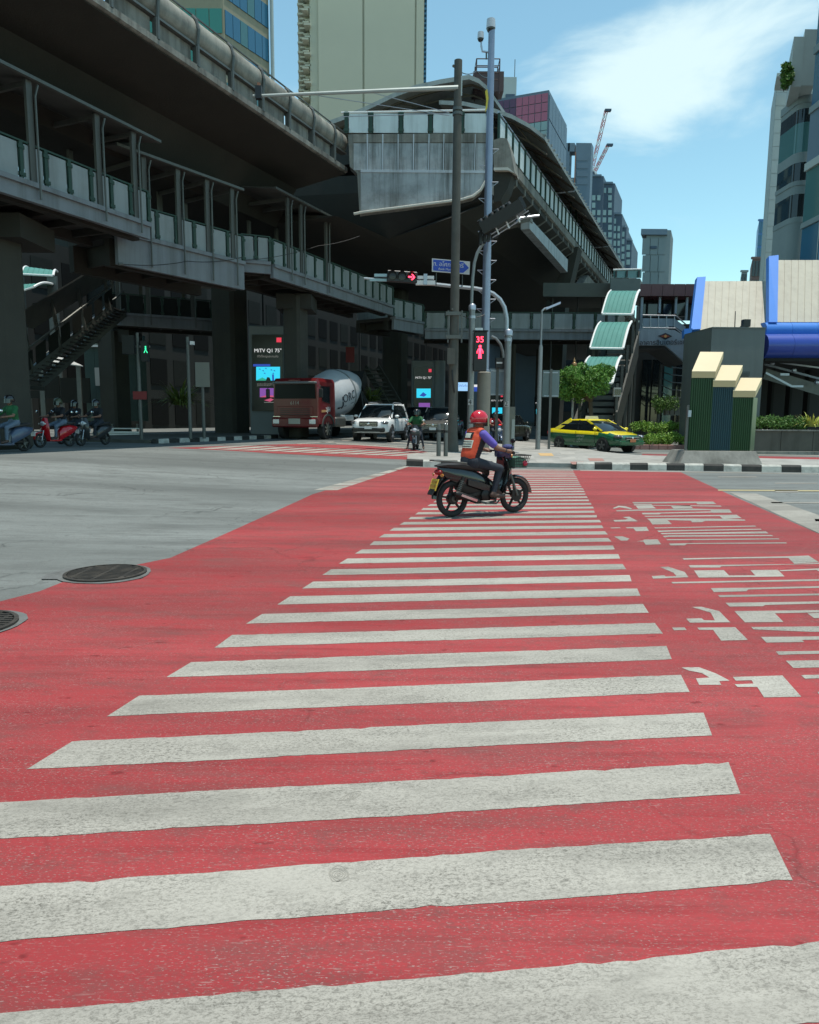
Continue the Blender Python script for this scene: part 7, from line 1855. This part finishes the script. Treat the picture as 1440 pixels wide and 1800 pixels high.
rider(s5, 'person in red top on the dark scooter between the signal posts', mat('red_top', (0.25, 0.015, 0.02), 0.8), JEAN, BHEL)

# ================================================================== CARS AND THE MIXER TRUCK
def car_wheel(par, x, y, R, w, rimm, spokes=5):
    s = 1 if y > 0 else -1; n = 28; m = MB()
    m.loft([[V3((x + r * cos(2 * pi * k / n), y + h, R + r * sin(2 * pi * k / n))) for k in range(n)] for r, h in ((R * 0.62, -w / 2), (R * 0.95, -w / 2), (R, -w / 2 + 0.03), (R, w / 2 - 0.03), (R * 0.95, w / 2), (R * 0.62, w / 2))])
    t = part(m, 'wheel_tyre', RUBBER, par, 40, True)
    m = MB(); m.lathe([(R * 0.64, 0.0), (R * 0.66, 0.012), (R * 0.60, 0.014), (R * 0.55, -0.02), (0.001, -0.02)], (x, y + s * w / 2, R), (0, s, 0), 28); part(m, 'rim', BKM, t, 40, True)
    for k in range(spokes):
        a = 2 * pi * k / spokes + 0.3; m = MB()
        m.beam((x, y + s * (w / 2 + 0.006), R), (x + R * 0.62 * cos(a), y + s * (w / 2 + 0.006), R + R * 0.62 * sin(a)), 0.075, 0.02, (0, 1, 0)); part(m, 'spoke', rimm, t, None, True)
    return t
HLG = mat('headlamp_cluster', (0.10, 0.105, 0.11), 0.12, 0.3)
def car(name, label, M, sp, cat='car'):
    """sp: st=[(x, half width, z bottom, z top)], cab=(x base front, x top front, x top rear, x base rear), belt, roof, wheels=(xf, xr, R)"""
    t = thing(name, (0, 0, 0), label, cat, M=M)
    def Q(mb_, nm, m_, sm=None, par=None): return part(mb_, nm, m_, par or t, sm, True)
    st_ = sp['st']; body = sp['body']; up = sp.get('upper', body)
    rings = []
    for x, w, zb, zt in st_:
        h = zt - zb
        half = [(0.80 * w, zb), (0.96 * w, zb + 0.10 * h), (w, zb + 0.40 * h), (0.985 * w, zb + 0.72 * h), (0.94 * w, zb + 0.90 * h), (0.80 * w, zb + 0.985 * h), (0.4 * w, zt + 0.012), (0, zt + 0.018)]
        rings.append([V3((x, y, z)) for y, z in half] + [V3((x, -y, z)) for y, z in reversed(half[:-1])] )
    m = MB(); m.loft(rings)
    if up is not body:
        m.mi = [1 if sum(m.v[i][2] for i in f) / len(f) > sp['split'] else 0 for f in m.f]
        bd = part(m, 'body', [body, up], t, 50, True)
    else: bd = Q(m, 'body', body, 50)
    a0, a1, b1, b0 = sp['cab']; belt, roof = sp['belt'], sp['roof']
    W = max(s[1] for s in st_); wb, wr = W * 0.90, W * 0.72
    def ringq(z, xa, xb, w, c=0.12): return [V3((xa, -w + c, z)), V3((xa, w - c, z)), V3((xa - c * 0.8, w, z)), V3((xb + c * 0.8, w, z)), V3((xb, w - c, z)), V3((xb, -w + c, z)), V3((xb + c * 0.8, -w, z)), V3((xa - c * 0.8, -w, z))]
    zmid = (belt + roof) / 2
    Q(MB().loft([ringq(belt - 0.05, a0, b0, wb), ringq(zmid, (a0 + a1) / 2 + 0.09, (b0 + b1) / 2 - 0.09, (wb + wr) / 2 + 0.03), ringq(roof - 0.035, a1, b1, wr)]), 'cabin_glass', GLASSD, 40)
    rf = Q(MB().loft([ringq(roof - 0.05, a1 + 0.06, b1 - 0.06, wr + 0.03), ringq(roof - 0.015, a1 + 0.02, b1 - 0.02, wr + 0.012), ringq(roof + 0.012, a1 - 0.12, b1 + 0.12, wr - 0.14), ringq(roof + 0.02, a1 - 0.4, b1 + 0.3, wr - 0.34)]), 'roof', up, 50)
    for s in (-1, 1):
        def pillar(xb_, xt_, wd, nm='pillar'): return Q(MB().beam((xb_, s * (wb - 0.005), belt - 0.02), (xt_, s * (wr + 0.015), roof - 0.03), wd, 0.05, (0, s, 0.3)), nm, up)
        pillar(a0 - 0.10, a1 - 0.02, 0.07); pillar(b0 + 0.14, b1 + 0.06, sp.get('cpil', 0.16)); 
        bx = a1 + (b1 - a1) * 0.42; Q(MB().beam((bx + 0.03, s * (wb + 0.002), belt - 0.02), (bx, s * (wr + 0.022), roof - 0.03), 0.07, 0.03, (0, s, 0.3)), 'pillar', BLACK)
        mr = Q(MB().ball((a0 - 0.32, s * (W + 0.10), belt + 0.06), (0.08, 0.11, 0.07), 12, 8), 'wing_mirror', up, 60)
        Q(MB().tube([(a0 - 0.32, s * (W - 0.05), belt), (a0 - 0.32, s * (W + 0.06), belt + 0.03)], 0.025, 6), 'mirror_arm', BLACK, None, mr)
        xf, xr, R = sp['wheels']
        for x in (xf, xr):
            if sp.get('arch', 1): Q(MB().lathe([(R * 1.17, -0.10), (R * 1.17, 0.012), (R * 1.05, 0.014), (R * 1.05, -0.1)], (x, s * (W - 0.005), R * 1.02), (0, s, 0), 28, False), 'wheel_arch', sp.get('arch', BLACK), 40)
            Q(MB().lathe([(R * 1.12, -0.2), (R * 1.12, 0.004), (0.001, 0.004)], (x, s * (W - 0.006), R * 1.02), (0, s, 0), 28), 'arch_liner', BLACK, 40)
            car_wheel(t, x, s * (W - 0.09), R, 0.21, sp.get('rim', GALV))
        for x in (bx - 0.02, a0 - 0.42, b0 + 0.55):
            if xr + R < x < xf - R: Q(MB().bbox((x - 0.006, s * (W - 0.012), st_[2][2] + 0.15), (x + 0.006, s * (W + 0.003), belt - 0.05)), 'door_gap', BLACK)
        for x in (bx + 0.12, bx - 0.75): Q(MB().bev((x, s * (W + 0.008), belt - 0.14), (0.17, 0.03, 0.035), 0.008), 'door_handle', sp.get('handle', up))
        Q(MB().bbox((xr + R * 1.2, s * (W - 0.03), st_[2][2] - 0.01), (xf - R * 1.2, s * (W + 0.02), st_[2][2] + 0.12)), 'sill', sp.get('sill', BLACK))
        xh = st_[-1][0]; hz_ = sp['light_z']
        hl = Q(MB().ball((xh - 0.19, s * W * 0.76, hz_ + 0.03), (0.20, W * 0.24, 0.085), 16, 8), 'headlight', HLG, 60)
        Q(MB().ball((xh - 0.10, s * W * 0.70, hz_ + 0.03), (0.125, 0.07, 0.06), 10, 6), 'lamp_bulb', CHROME, 60, hl)
        Q(MB().lathe([(0.05, 0), (0.05, 0.03)], (xh - 0.10, s * W * 0.72, st_[-1][2] + 0.18), (1, 0, 0), 12), 'fog_lamp', MATS['headlamp_glass'])
        Q(MB().bev((st_[0][0] + 0.06, s * W * 0.74, sp['light_z'] + 0.14), (0.08, 0.30, 0.14), 0.03), 'tail_light', MATS['red_lens'])
    xh = st_[-1][0]; hz_ = sp['light_z']
    g = Q(MB().bev((xh - 0.01, 0, hz_ - 0.03), (0.08, W * 0.98, sp.get('grille_h', 0.20)), 0.03), 'grille', sp.get('grille', BLACK))
    for k in range(2): Q(MB().bbox((xh + 0.028, -W * 0.45, hz_ - 0.085 + k * 0.085), (xh + 0.036, W * 0.45, hz_ - 0.07 + k * 0.085)), 'grille_bar', CHROME, None, g)
    Q(MB().ball((xh + 0.04, 0, hz_ - 0.02), (0.015, 0.07, 0.055), 12, 6), 'emblem', CHROME, 60, g)
    Q(MB().bev((xh - 0.03, 0, st_[-1][2] + 0.10), (0.12, W * 1.72, 0.22), 0.05), 'lower_bumper', sp.get('bumper', BLACK))
    Q(MB().bev((xh + 0.045, 0, st_[-1][2] + 0.20), (0.012, 0.36, 0.13), 0.004), 'number_plate', sp.get('plate', WHITEP))
    for s in (-0.35, 0.25): Q(MB().tube([(a0 + 0.02, s, belt + 0.0), (a0 - 0.15, s + 0.38, belt + 0.12)], 0.009, 4), 'wiper', BLACK)
    return t
def place(P, rz, z=None): return Matrix.Translation(V3((P.x, P.y, gz(P.x, P.y) if z is None else z))) @ Matrix.Rotation(rz, 4, 'Z')
SUVW = mat('pearl_white_paint', (0.74, 0.74, 0.73), 0.25, coat=0.6); SILV = mat('silver_grey_paint', (0.16, 0.155, 0.145), 0.3, 0.4, coat=0.5)
suv_sp = dict(st=[(-2.40, 0.80, 0.50, 1.12), (-2.28, 0.90, 0.42, 1.16), (-1.3, 0.93, 0.36, 1.16), (0.4, 0.93, 0.36, 1.14), (1.1, 0.93, 0.38, 1.12), (1.7, 0.92, 0.40, 1.09), (2.12, 0.89, 0.40, 1.03), (2.29, 0.82, 0.42, 0.97), (2.38, 0.66, 0.46, 0.88)],
              cab=(1.30, 0.42, -1.75, -2.18), belt=1.14, roof=1.79, wheels=(1.45, -1.40, 0.385), body=SUVW, light_z=0.86, grille=BLACK, grille_h=0.24, cpil=0.28, arch=None)
P = G(655, 777)
suv = car('sport_utility_car', 'white sport utility car in sunlight beside the mixer truck', place(P + V3((0.35, 2.1, 0)), rad(-103)), suv_sp)
for s in (-1, 1): part(MB().tube([(0.2, s * 0.62, 1.83), (-0.2, s * 0.62, 1.87), (-1.4, s * 0.62, 1.87), (-1.7, s * 0.62, 1.82)], 0.02, 6), 'roof_rail', GALV, suv, 40, True)
part(MB().bev((-1.86, 0, 1.80), (0.28, 1.3, 0.05), 0.02), 'rear_spoiler', SUVW, suv, None, True)
part(MB().bev((0.55, 0.30, 1.20), (0.10, 0.22, 0.14), 0.04), 'dashboard_cloth', PURP, suv, None, True)
car_sp = dict(st=[(-2.55, 0.80, 0.50, 1.02), (-2.4, 0.89, 0.42, 1.06), (-1.3, 0.91, 0.36, 1.08), (0.4, 0.91, 0.36, 1.07), (1.1, 0.91, 0.38, 1.06), (1.75, 0.90, 0.40, 1.03), (2.2, 0.86, 0.40, 0.98), (2.42, 0.78, 0.42, 0.90)],
              cab=(1.25, 0.55, -0.9, -1.35), belt=1.08, roof=1.76, wheels=(1.5, -1.55, 0.38), body=SILV, light_z=0.84, grille=BLACK, arch=BLACK)
P = D(782, 770, 37.5)
car('pickup_car', 'silver grey pickup in the shade behind the delivery scooter', place(V3((P.x - 0.1, 39.6, 0)), rad(-103)), car_sp)
car_sp2 = dict(car_sp); car_sp2['body'] = mat('dark_olive_paint', (0.04, 0.045, 0.03), 0.3, coat=0.4); car_sp2['belt'] = 0.98; car_sp2['roof'] = 1.5; car_sp2['st'] = [(x, w, zb - 0.1, zt - 0.1) for x, w, zb, zt in car_sp['st']]; car_sp2['light_z'] = 0.72; car_sp2['wheels'] = (1.4, -1.4, 0.32)
P = D(905, 765, 40)
sd = car('sedan_car', 'dark sedan with one lit tail lamp moving away under the station', place(V3((P.x - 0.2, 42.5, 0)), rad(62)), car_sp2)
part(MB().ball((-2.5, -0.62, 0.92), (0.04, 0.10, 0.07), 10, 6), 'lit_tail_lamp', mat('tail_lamp_lit', (0.5, 0.02, 0.02), 0.4, emit=(1, 0.03, 0.03), estr=1.5), sd, None, True)
car_sp3 = dict(car_sp); car_sp3['body'] = GRY
car('pickup_car', 'black pickup hidden between the white car and the advert screen', place(V3((D(738, 760, 45).x, 46.5, 0)), rad(-103)), car_sp3)
YEL = mat('taxi_yellow', (0.74, 0.60, 0.015), 0.25, coat=0.6); GRN = mat('taxi_green', (0.006, 0.085, 0.030), 0.25, coat=0.6)
taxi_sp = dict(st=[(-2.28, 0.72, 0.42, 0.96), (-2.15, 0.83, 0.34, 1.02), (-1.6, 0.87, 0.28, 1.04), (-0.6, 0.885, 0.26, 1.0), (0.5, 0.885, 0.26, 0.98), (1.1, 0.885, 0.26, 0.96), (1.6, 0.87, 0.28, 0.88), (2.05, 0.82, 0.30, 0.77), (2.28, 0.70, 0.34, 0.66)],
               cab=(1.35, 0.22, -0.85, -1.80), belt=0.97, roof=1.45, wheels=(1.38, -1.32, 0.315), body=GRN, upper=YEL, split=0.80, light_z=0.68, grille=BLACK, grille_h=0.10, arch=None, bumper=GRN, sill=GRN, cpil=0.20, plate=mat('taxi_plate', (0.45, 0.16, 0.06), 0.5), rim=GALVD)
P = G(1046, 794)
taxi = car('taxi', 'yellow and green taxi stopped beside the hedge', place(P + V3((0.1, 0.75, 0)), rad(-58.5)), taxi_sp)
part(MB().loft([[V3((x, y, z)) for y, z in ((-0.34, 1.47), (0.34, 1.47), (0.28, 1.60), (-0.28, 1.60))] for x in (-0.05, -0.25)]), 'roof_sign', mat('taxi_sign', (0.62, 0.58, 0.42), 0.4), taxi, None, True)
for txt, x, z, s in (('สหกรณ์', 0.05, 0.70, 0.16), ('แท็กซี่', 0.05, 0.55, 0.13), ('มฉ 4416', -0.15, 0.42, 0.12)):
    put(text_mesh(txt, s, 'door_lettering', mat('taxi_lettering', (0.30, 0.36, 0.30), 0.6)), 'door_lettering', taxi, WM[taxi] @ frame((x, -0.893, z), (1, 0, 0), (0, 0, 1)))

# mixer truck
TR_ = mat('truck_red', (0.14, 0.008, 0.010), 0.3, var=0.2, vscale=2, coat=0.15, dirt=0.15, dcol=(0.05, 0.012, 0.01)); DRUM = mat('drum_white', (0.42, 0.44, 0.455), 0.45, var=0.25, vscale=1.2, dirt=0.25, dscale=1.5, dcol=(0.25, 0.23, 0.2))
tr = thing('mixer_truck', (0, 0, 0), 'red concrete mixer truck with white drum waiting in the viaduct shade', 'truck', M=place(V3((D(538, 760, 33.5).x - 0.62, 34.4, 0)), rad(-109.5)))
def Q(mb_, nm, m_, sm=None, par=None): return part(mb_, nm, m_, par or tr, sm, True)
# local: x forward, cab front face at x = 0
cabm = MB(); cs_ = [(0.0, 1.19), (-0.18, 1.25), (-1.7, 1.25)]
Q(MB().loft([[V3((x, y, z)) for y, z in ((-w, 0.75), (w, 0.75), (w, 2.1), (w * 0.985, 2.75 - 0.1 * (x > -0.1)), (w * 0.9, 2.92 - 0.14 * (x > -0.1)), (-w * 0.9, 2.92 - 0.14 * (x > -0.1)), (-w * 0.985, 2.75 - 0.1 * (x > -0.1)), (-w, 2.1))] for x, w in ((0.02, 1.17), (-0.12, 1.25), (-1.75, 1.25))]), 'cab', TR_, 30)
Q(MB().prism([(0.05, -1.10, 1.95), (0.05, 1.10, 1.95), (0.045, 1.06, 2.63), (0.045, -1.06, 2.63)], (-0.02, 0, 0)), 'windscreen', mat('truck_glass', (0.008, 0.009, 0.008), 0.3, spec=0.15))
Q(MB().bev((0.06, 0, 2.70), (0.28, 2.3, 0.10), 0.03), 'sun_visor', CLAD)
Q(MB().bev((0.05, 0, 2.80), (0.12, 0.6, 0.10), 0.02), 'roof_plate', TR_)
gr = Q(MB().bev((0.03, 0, 1.36), (0.06, 1.9, 0.46), 0.02), 'front_grille', TR_)
for k in range(4): Q(MB().bbox((0.062, -0.8, 1.18 + k * 0.09), (0.07, 0.8, 1.21 + k * 0.09)), 'grille_slat', BLACK, None, gr)
put(text_mesh('6114', 0.24, 'fleet_number', mat('fleet_number_paint', (0.35, 0.30, 0.25), 0.6), 0.003), 'fleet_number', tr, WM[tr] @ frame((0.075, 0.0, 1.74), (0, 1, 0), (0, 0, 1)))
Q(MB().bev((0.06, 0, 0.82), (0.22, 2.46, 0.46), 0.06), 'bumper', TR_)
Q(MB().bev((0.175, 0.02, 0.88), (0.02, 0.62, 0.26), 0.004), 'number_plate', mat('truck_plate', (0.35, 0.34, 0.28), 0.6))
for s in (-1, 1):
    Q(MB().bev((0.165, s * 0.98, 0.86), (0.04, 0.34, 0.22), 0.02), 'headlight', MATS['headlamp_glass'])
    Q(MB().bev((0.05, s * 1.0, 1.10), (0.04, 0.40, 0.04), 0.01), 'chrome_strip', CHROME)
    Q(MB().prism([(-0.32, s * 1.256, 1.85), (-1.15, s * 1.256, 1.72), (-1.15, s * 1.256, 2.55), (-0.25, s * 1.256, 2.55)], (0, s * 0.006, 0)), 'side_window', GLASSD)
    Q(MB().bbox((-1.24, s * 1.25, 0.9), (-1.22, s * 1.256, 2.65)), 'door_gap', BLACK)
    Q(MB().tube([(-0.05, s * 1.25, 2.6), (0.12, s * 1.42, 2.5), (0.12, s * 1.42, 2.0)], 0.02, 6), 'mirror_arm', BLACK)
    Q(MB().bev((0.12, s * 1.42, 2.2), (0.10, 0.2, 0.42), 0.03), 'wing_mirror', BLACK)
    ar_ = []
    for i in range(13):
        an = rad(8 + 164 * i / 12); ar_.append([V3((-0.95 + r * cos(an), s * y, 0.55 + r * sin(an))) for r, y in ((0.60, 1.20), (0.70, 1.20), (0.70, 1.29), (0.60, 1.29))])
    Q(MB().loft(ar_), 'mudguard', mat('arch_grey', (0.05, 0.05, 0.045), 0.7), 40)
    for x in (-0.95, -5.2, -6.5): car_wheel(tr, x, s * 1.08, 0.52, 0.32, mat('dusty_rim', (0.16, 0.15, 0.12), 0.8), 8)
put(text_mesh('วJH', 0.34, 'door_lettering', WHITEP, 0.003), 'door_lettering', tr, WM[tr] @ frame((-0.95, 1.262, 1.45), (-1, 0, 0), (0, 0, 1)))
Q(MB().prism([(-0.25, 1.258, 1.30), (-0.9, 1.258, 1.34), (-0.9, 1.258, 1.44), (-0.25, 1.258, 1.42)], (0, 0.004, 0)), 'door_flash', mat('orange_flash', (0.5, 0.25, 0.1), 0.5))
Q(MB().bbox((-1.2, -0.45, 0.62), (-8.2, 0.45, 0.95)), 'chassis', BKM)
Q(MB().bev((-2.6, 1.0, 0.85), (1.2, 0.4, 0.5), 0.08), 'fuel_tank', GALVD)
Q(MB().bev((-3.6, 1.05, 1.05), (1.5, 0.12, 0.30), 0.02), 'side_guard', PALE)
# drum: axis rises to the rear
ax = V3((-0.96, 0, 0.26)).normalized(); dc = V3((-2.05, 0, 1.75))
dr = Q(MB().lathe([(0.45, 0.0), (0.80, 0.12), (1.12, 0.75), (1.24, 1.45), (1.25, 2.3), (1.12, 3.1), (0.86, 4.0), (0.55, 4.8), (0.50, 4.9)], dc, ax, 36), 'mixer_drum', DRUM, 40)
Q(MB().lathe([(1.262, 2.28), (1.275, 2.31), (1.275, 2.4), (1.255, 2.43)], dc, ax, 36), 'drum_ring', CLAD, 40, dr)
Q(MB().bev((-1.98, 0, 1.55), (0.25, 0.9, 1.1), 0.04), 'drum_pedestal', BKM)
Q(MB().prism([(-6.5, -0.8, 0.96), (-6.5, 0.8, 0.96), (-6.6, 0.5, 2.7), (-6.6, -0.5, 2.7)], (-0.2, 0, 0)), 'rear_pedestal', BKM)
Q(MB().loft([[V3((-6.9, y, 3.0)) for y in (-0.4, 0.4)] + [V3((-7.2, y, 3.7)) for y in (0.55, -0.55)], [V3((-7.6, y, 2.6)) for y in (-0.3, 0.3)] + [V3((-7.8, y, 3.2)) for y in (0.45, -0.45)]]), 'feed_hopper', BKM)
Q(MB().tube([(-7.5, 0, 2.5), (-8.1, 0.3, 1.6)], 0.25, 10), 'chute', BKM)
for k in range(6): Q(MB().tube([(-7.0, 1.0, 0.9 + k * 0.35), (-7.0, 1.35, 0.9 + k * 0.35)], 0.02, 5), 'ladder_rung', GALVD)
# lettering wraps the drum side that faces left of travel
def drum_p(s, ang, off=0.012):
    """s along the axis from the front, ang from horizontal on the left side"""
    prof = [(0.45, 0.0), (0.80, 0.12), (1.12, 0.75), (1.24, 1.45), (1.25, 2.3), (1.12, 3.1), (0.86, 4.0)]
    r = 1.2
    for (ra, sa), (rb, sb) in zip(prof[:-1], prof[1:]):
        if sa <= s <= sb: r = ra + (rb - ra) * (s - sa) / (sb - sa)
    side = V3((0, 1, 0)); upd = ax.cross(side); upd = upd if upd.z > 0 else -upd
    return dc + ax * s + (side * cos(ang) + upd * sin(ang)) * (r + off)
lt = text_mesh('ORC', 0.62, 'drum_lettering', SGN, 0.004)
for v in lt.vertices: v.co = drum_p(1.55 + v.co.x, -0.02 + v.co.y / 1.25, 0.014 + v.co.z)
put(lt, 'drum_lettering', tr, WM[tr]); 
for nm, pts_ in (('drum_logo', [(0.55, -0.42), (0.85, -0.42), (0.98, -0.3), (1.0, 0.12), (0.86, 0.12), (0.84, -0.25), (0.76, -0.33), (0.55, -0.33)]), ('drum_line', [(1.05, -0.36), (2.1, -0.36), (2.1, -0.33), (1.05, -0.33)]), ('drum_line', [(0.7, -0.72), (1.7, -0.72), (1.7, -0.70), (0.7, -0.70)])):
    part(MB().prism([drum_p(s, a_) for s, a_ in pts_], (0, 0.006, 0)), nm, SGN, dr, None, True)
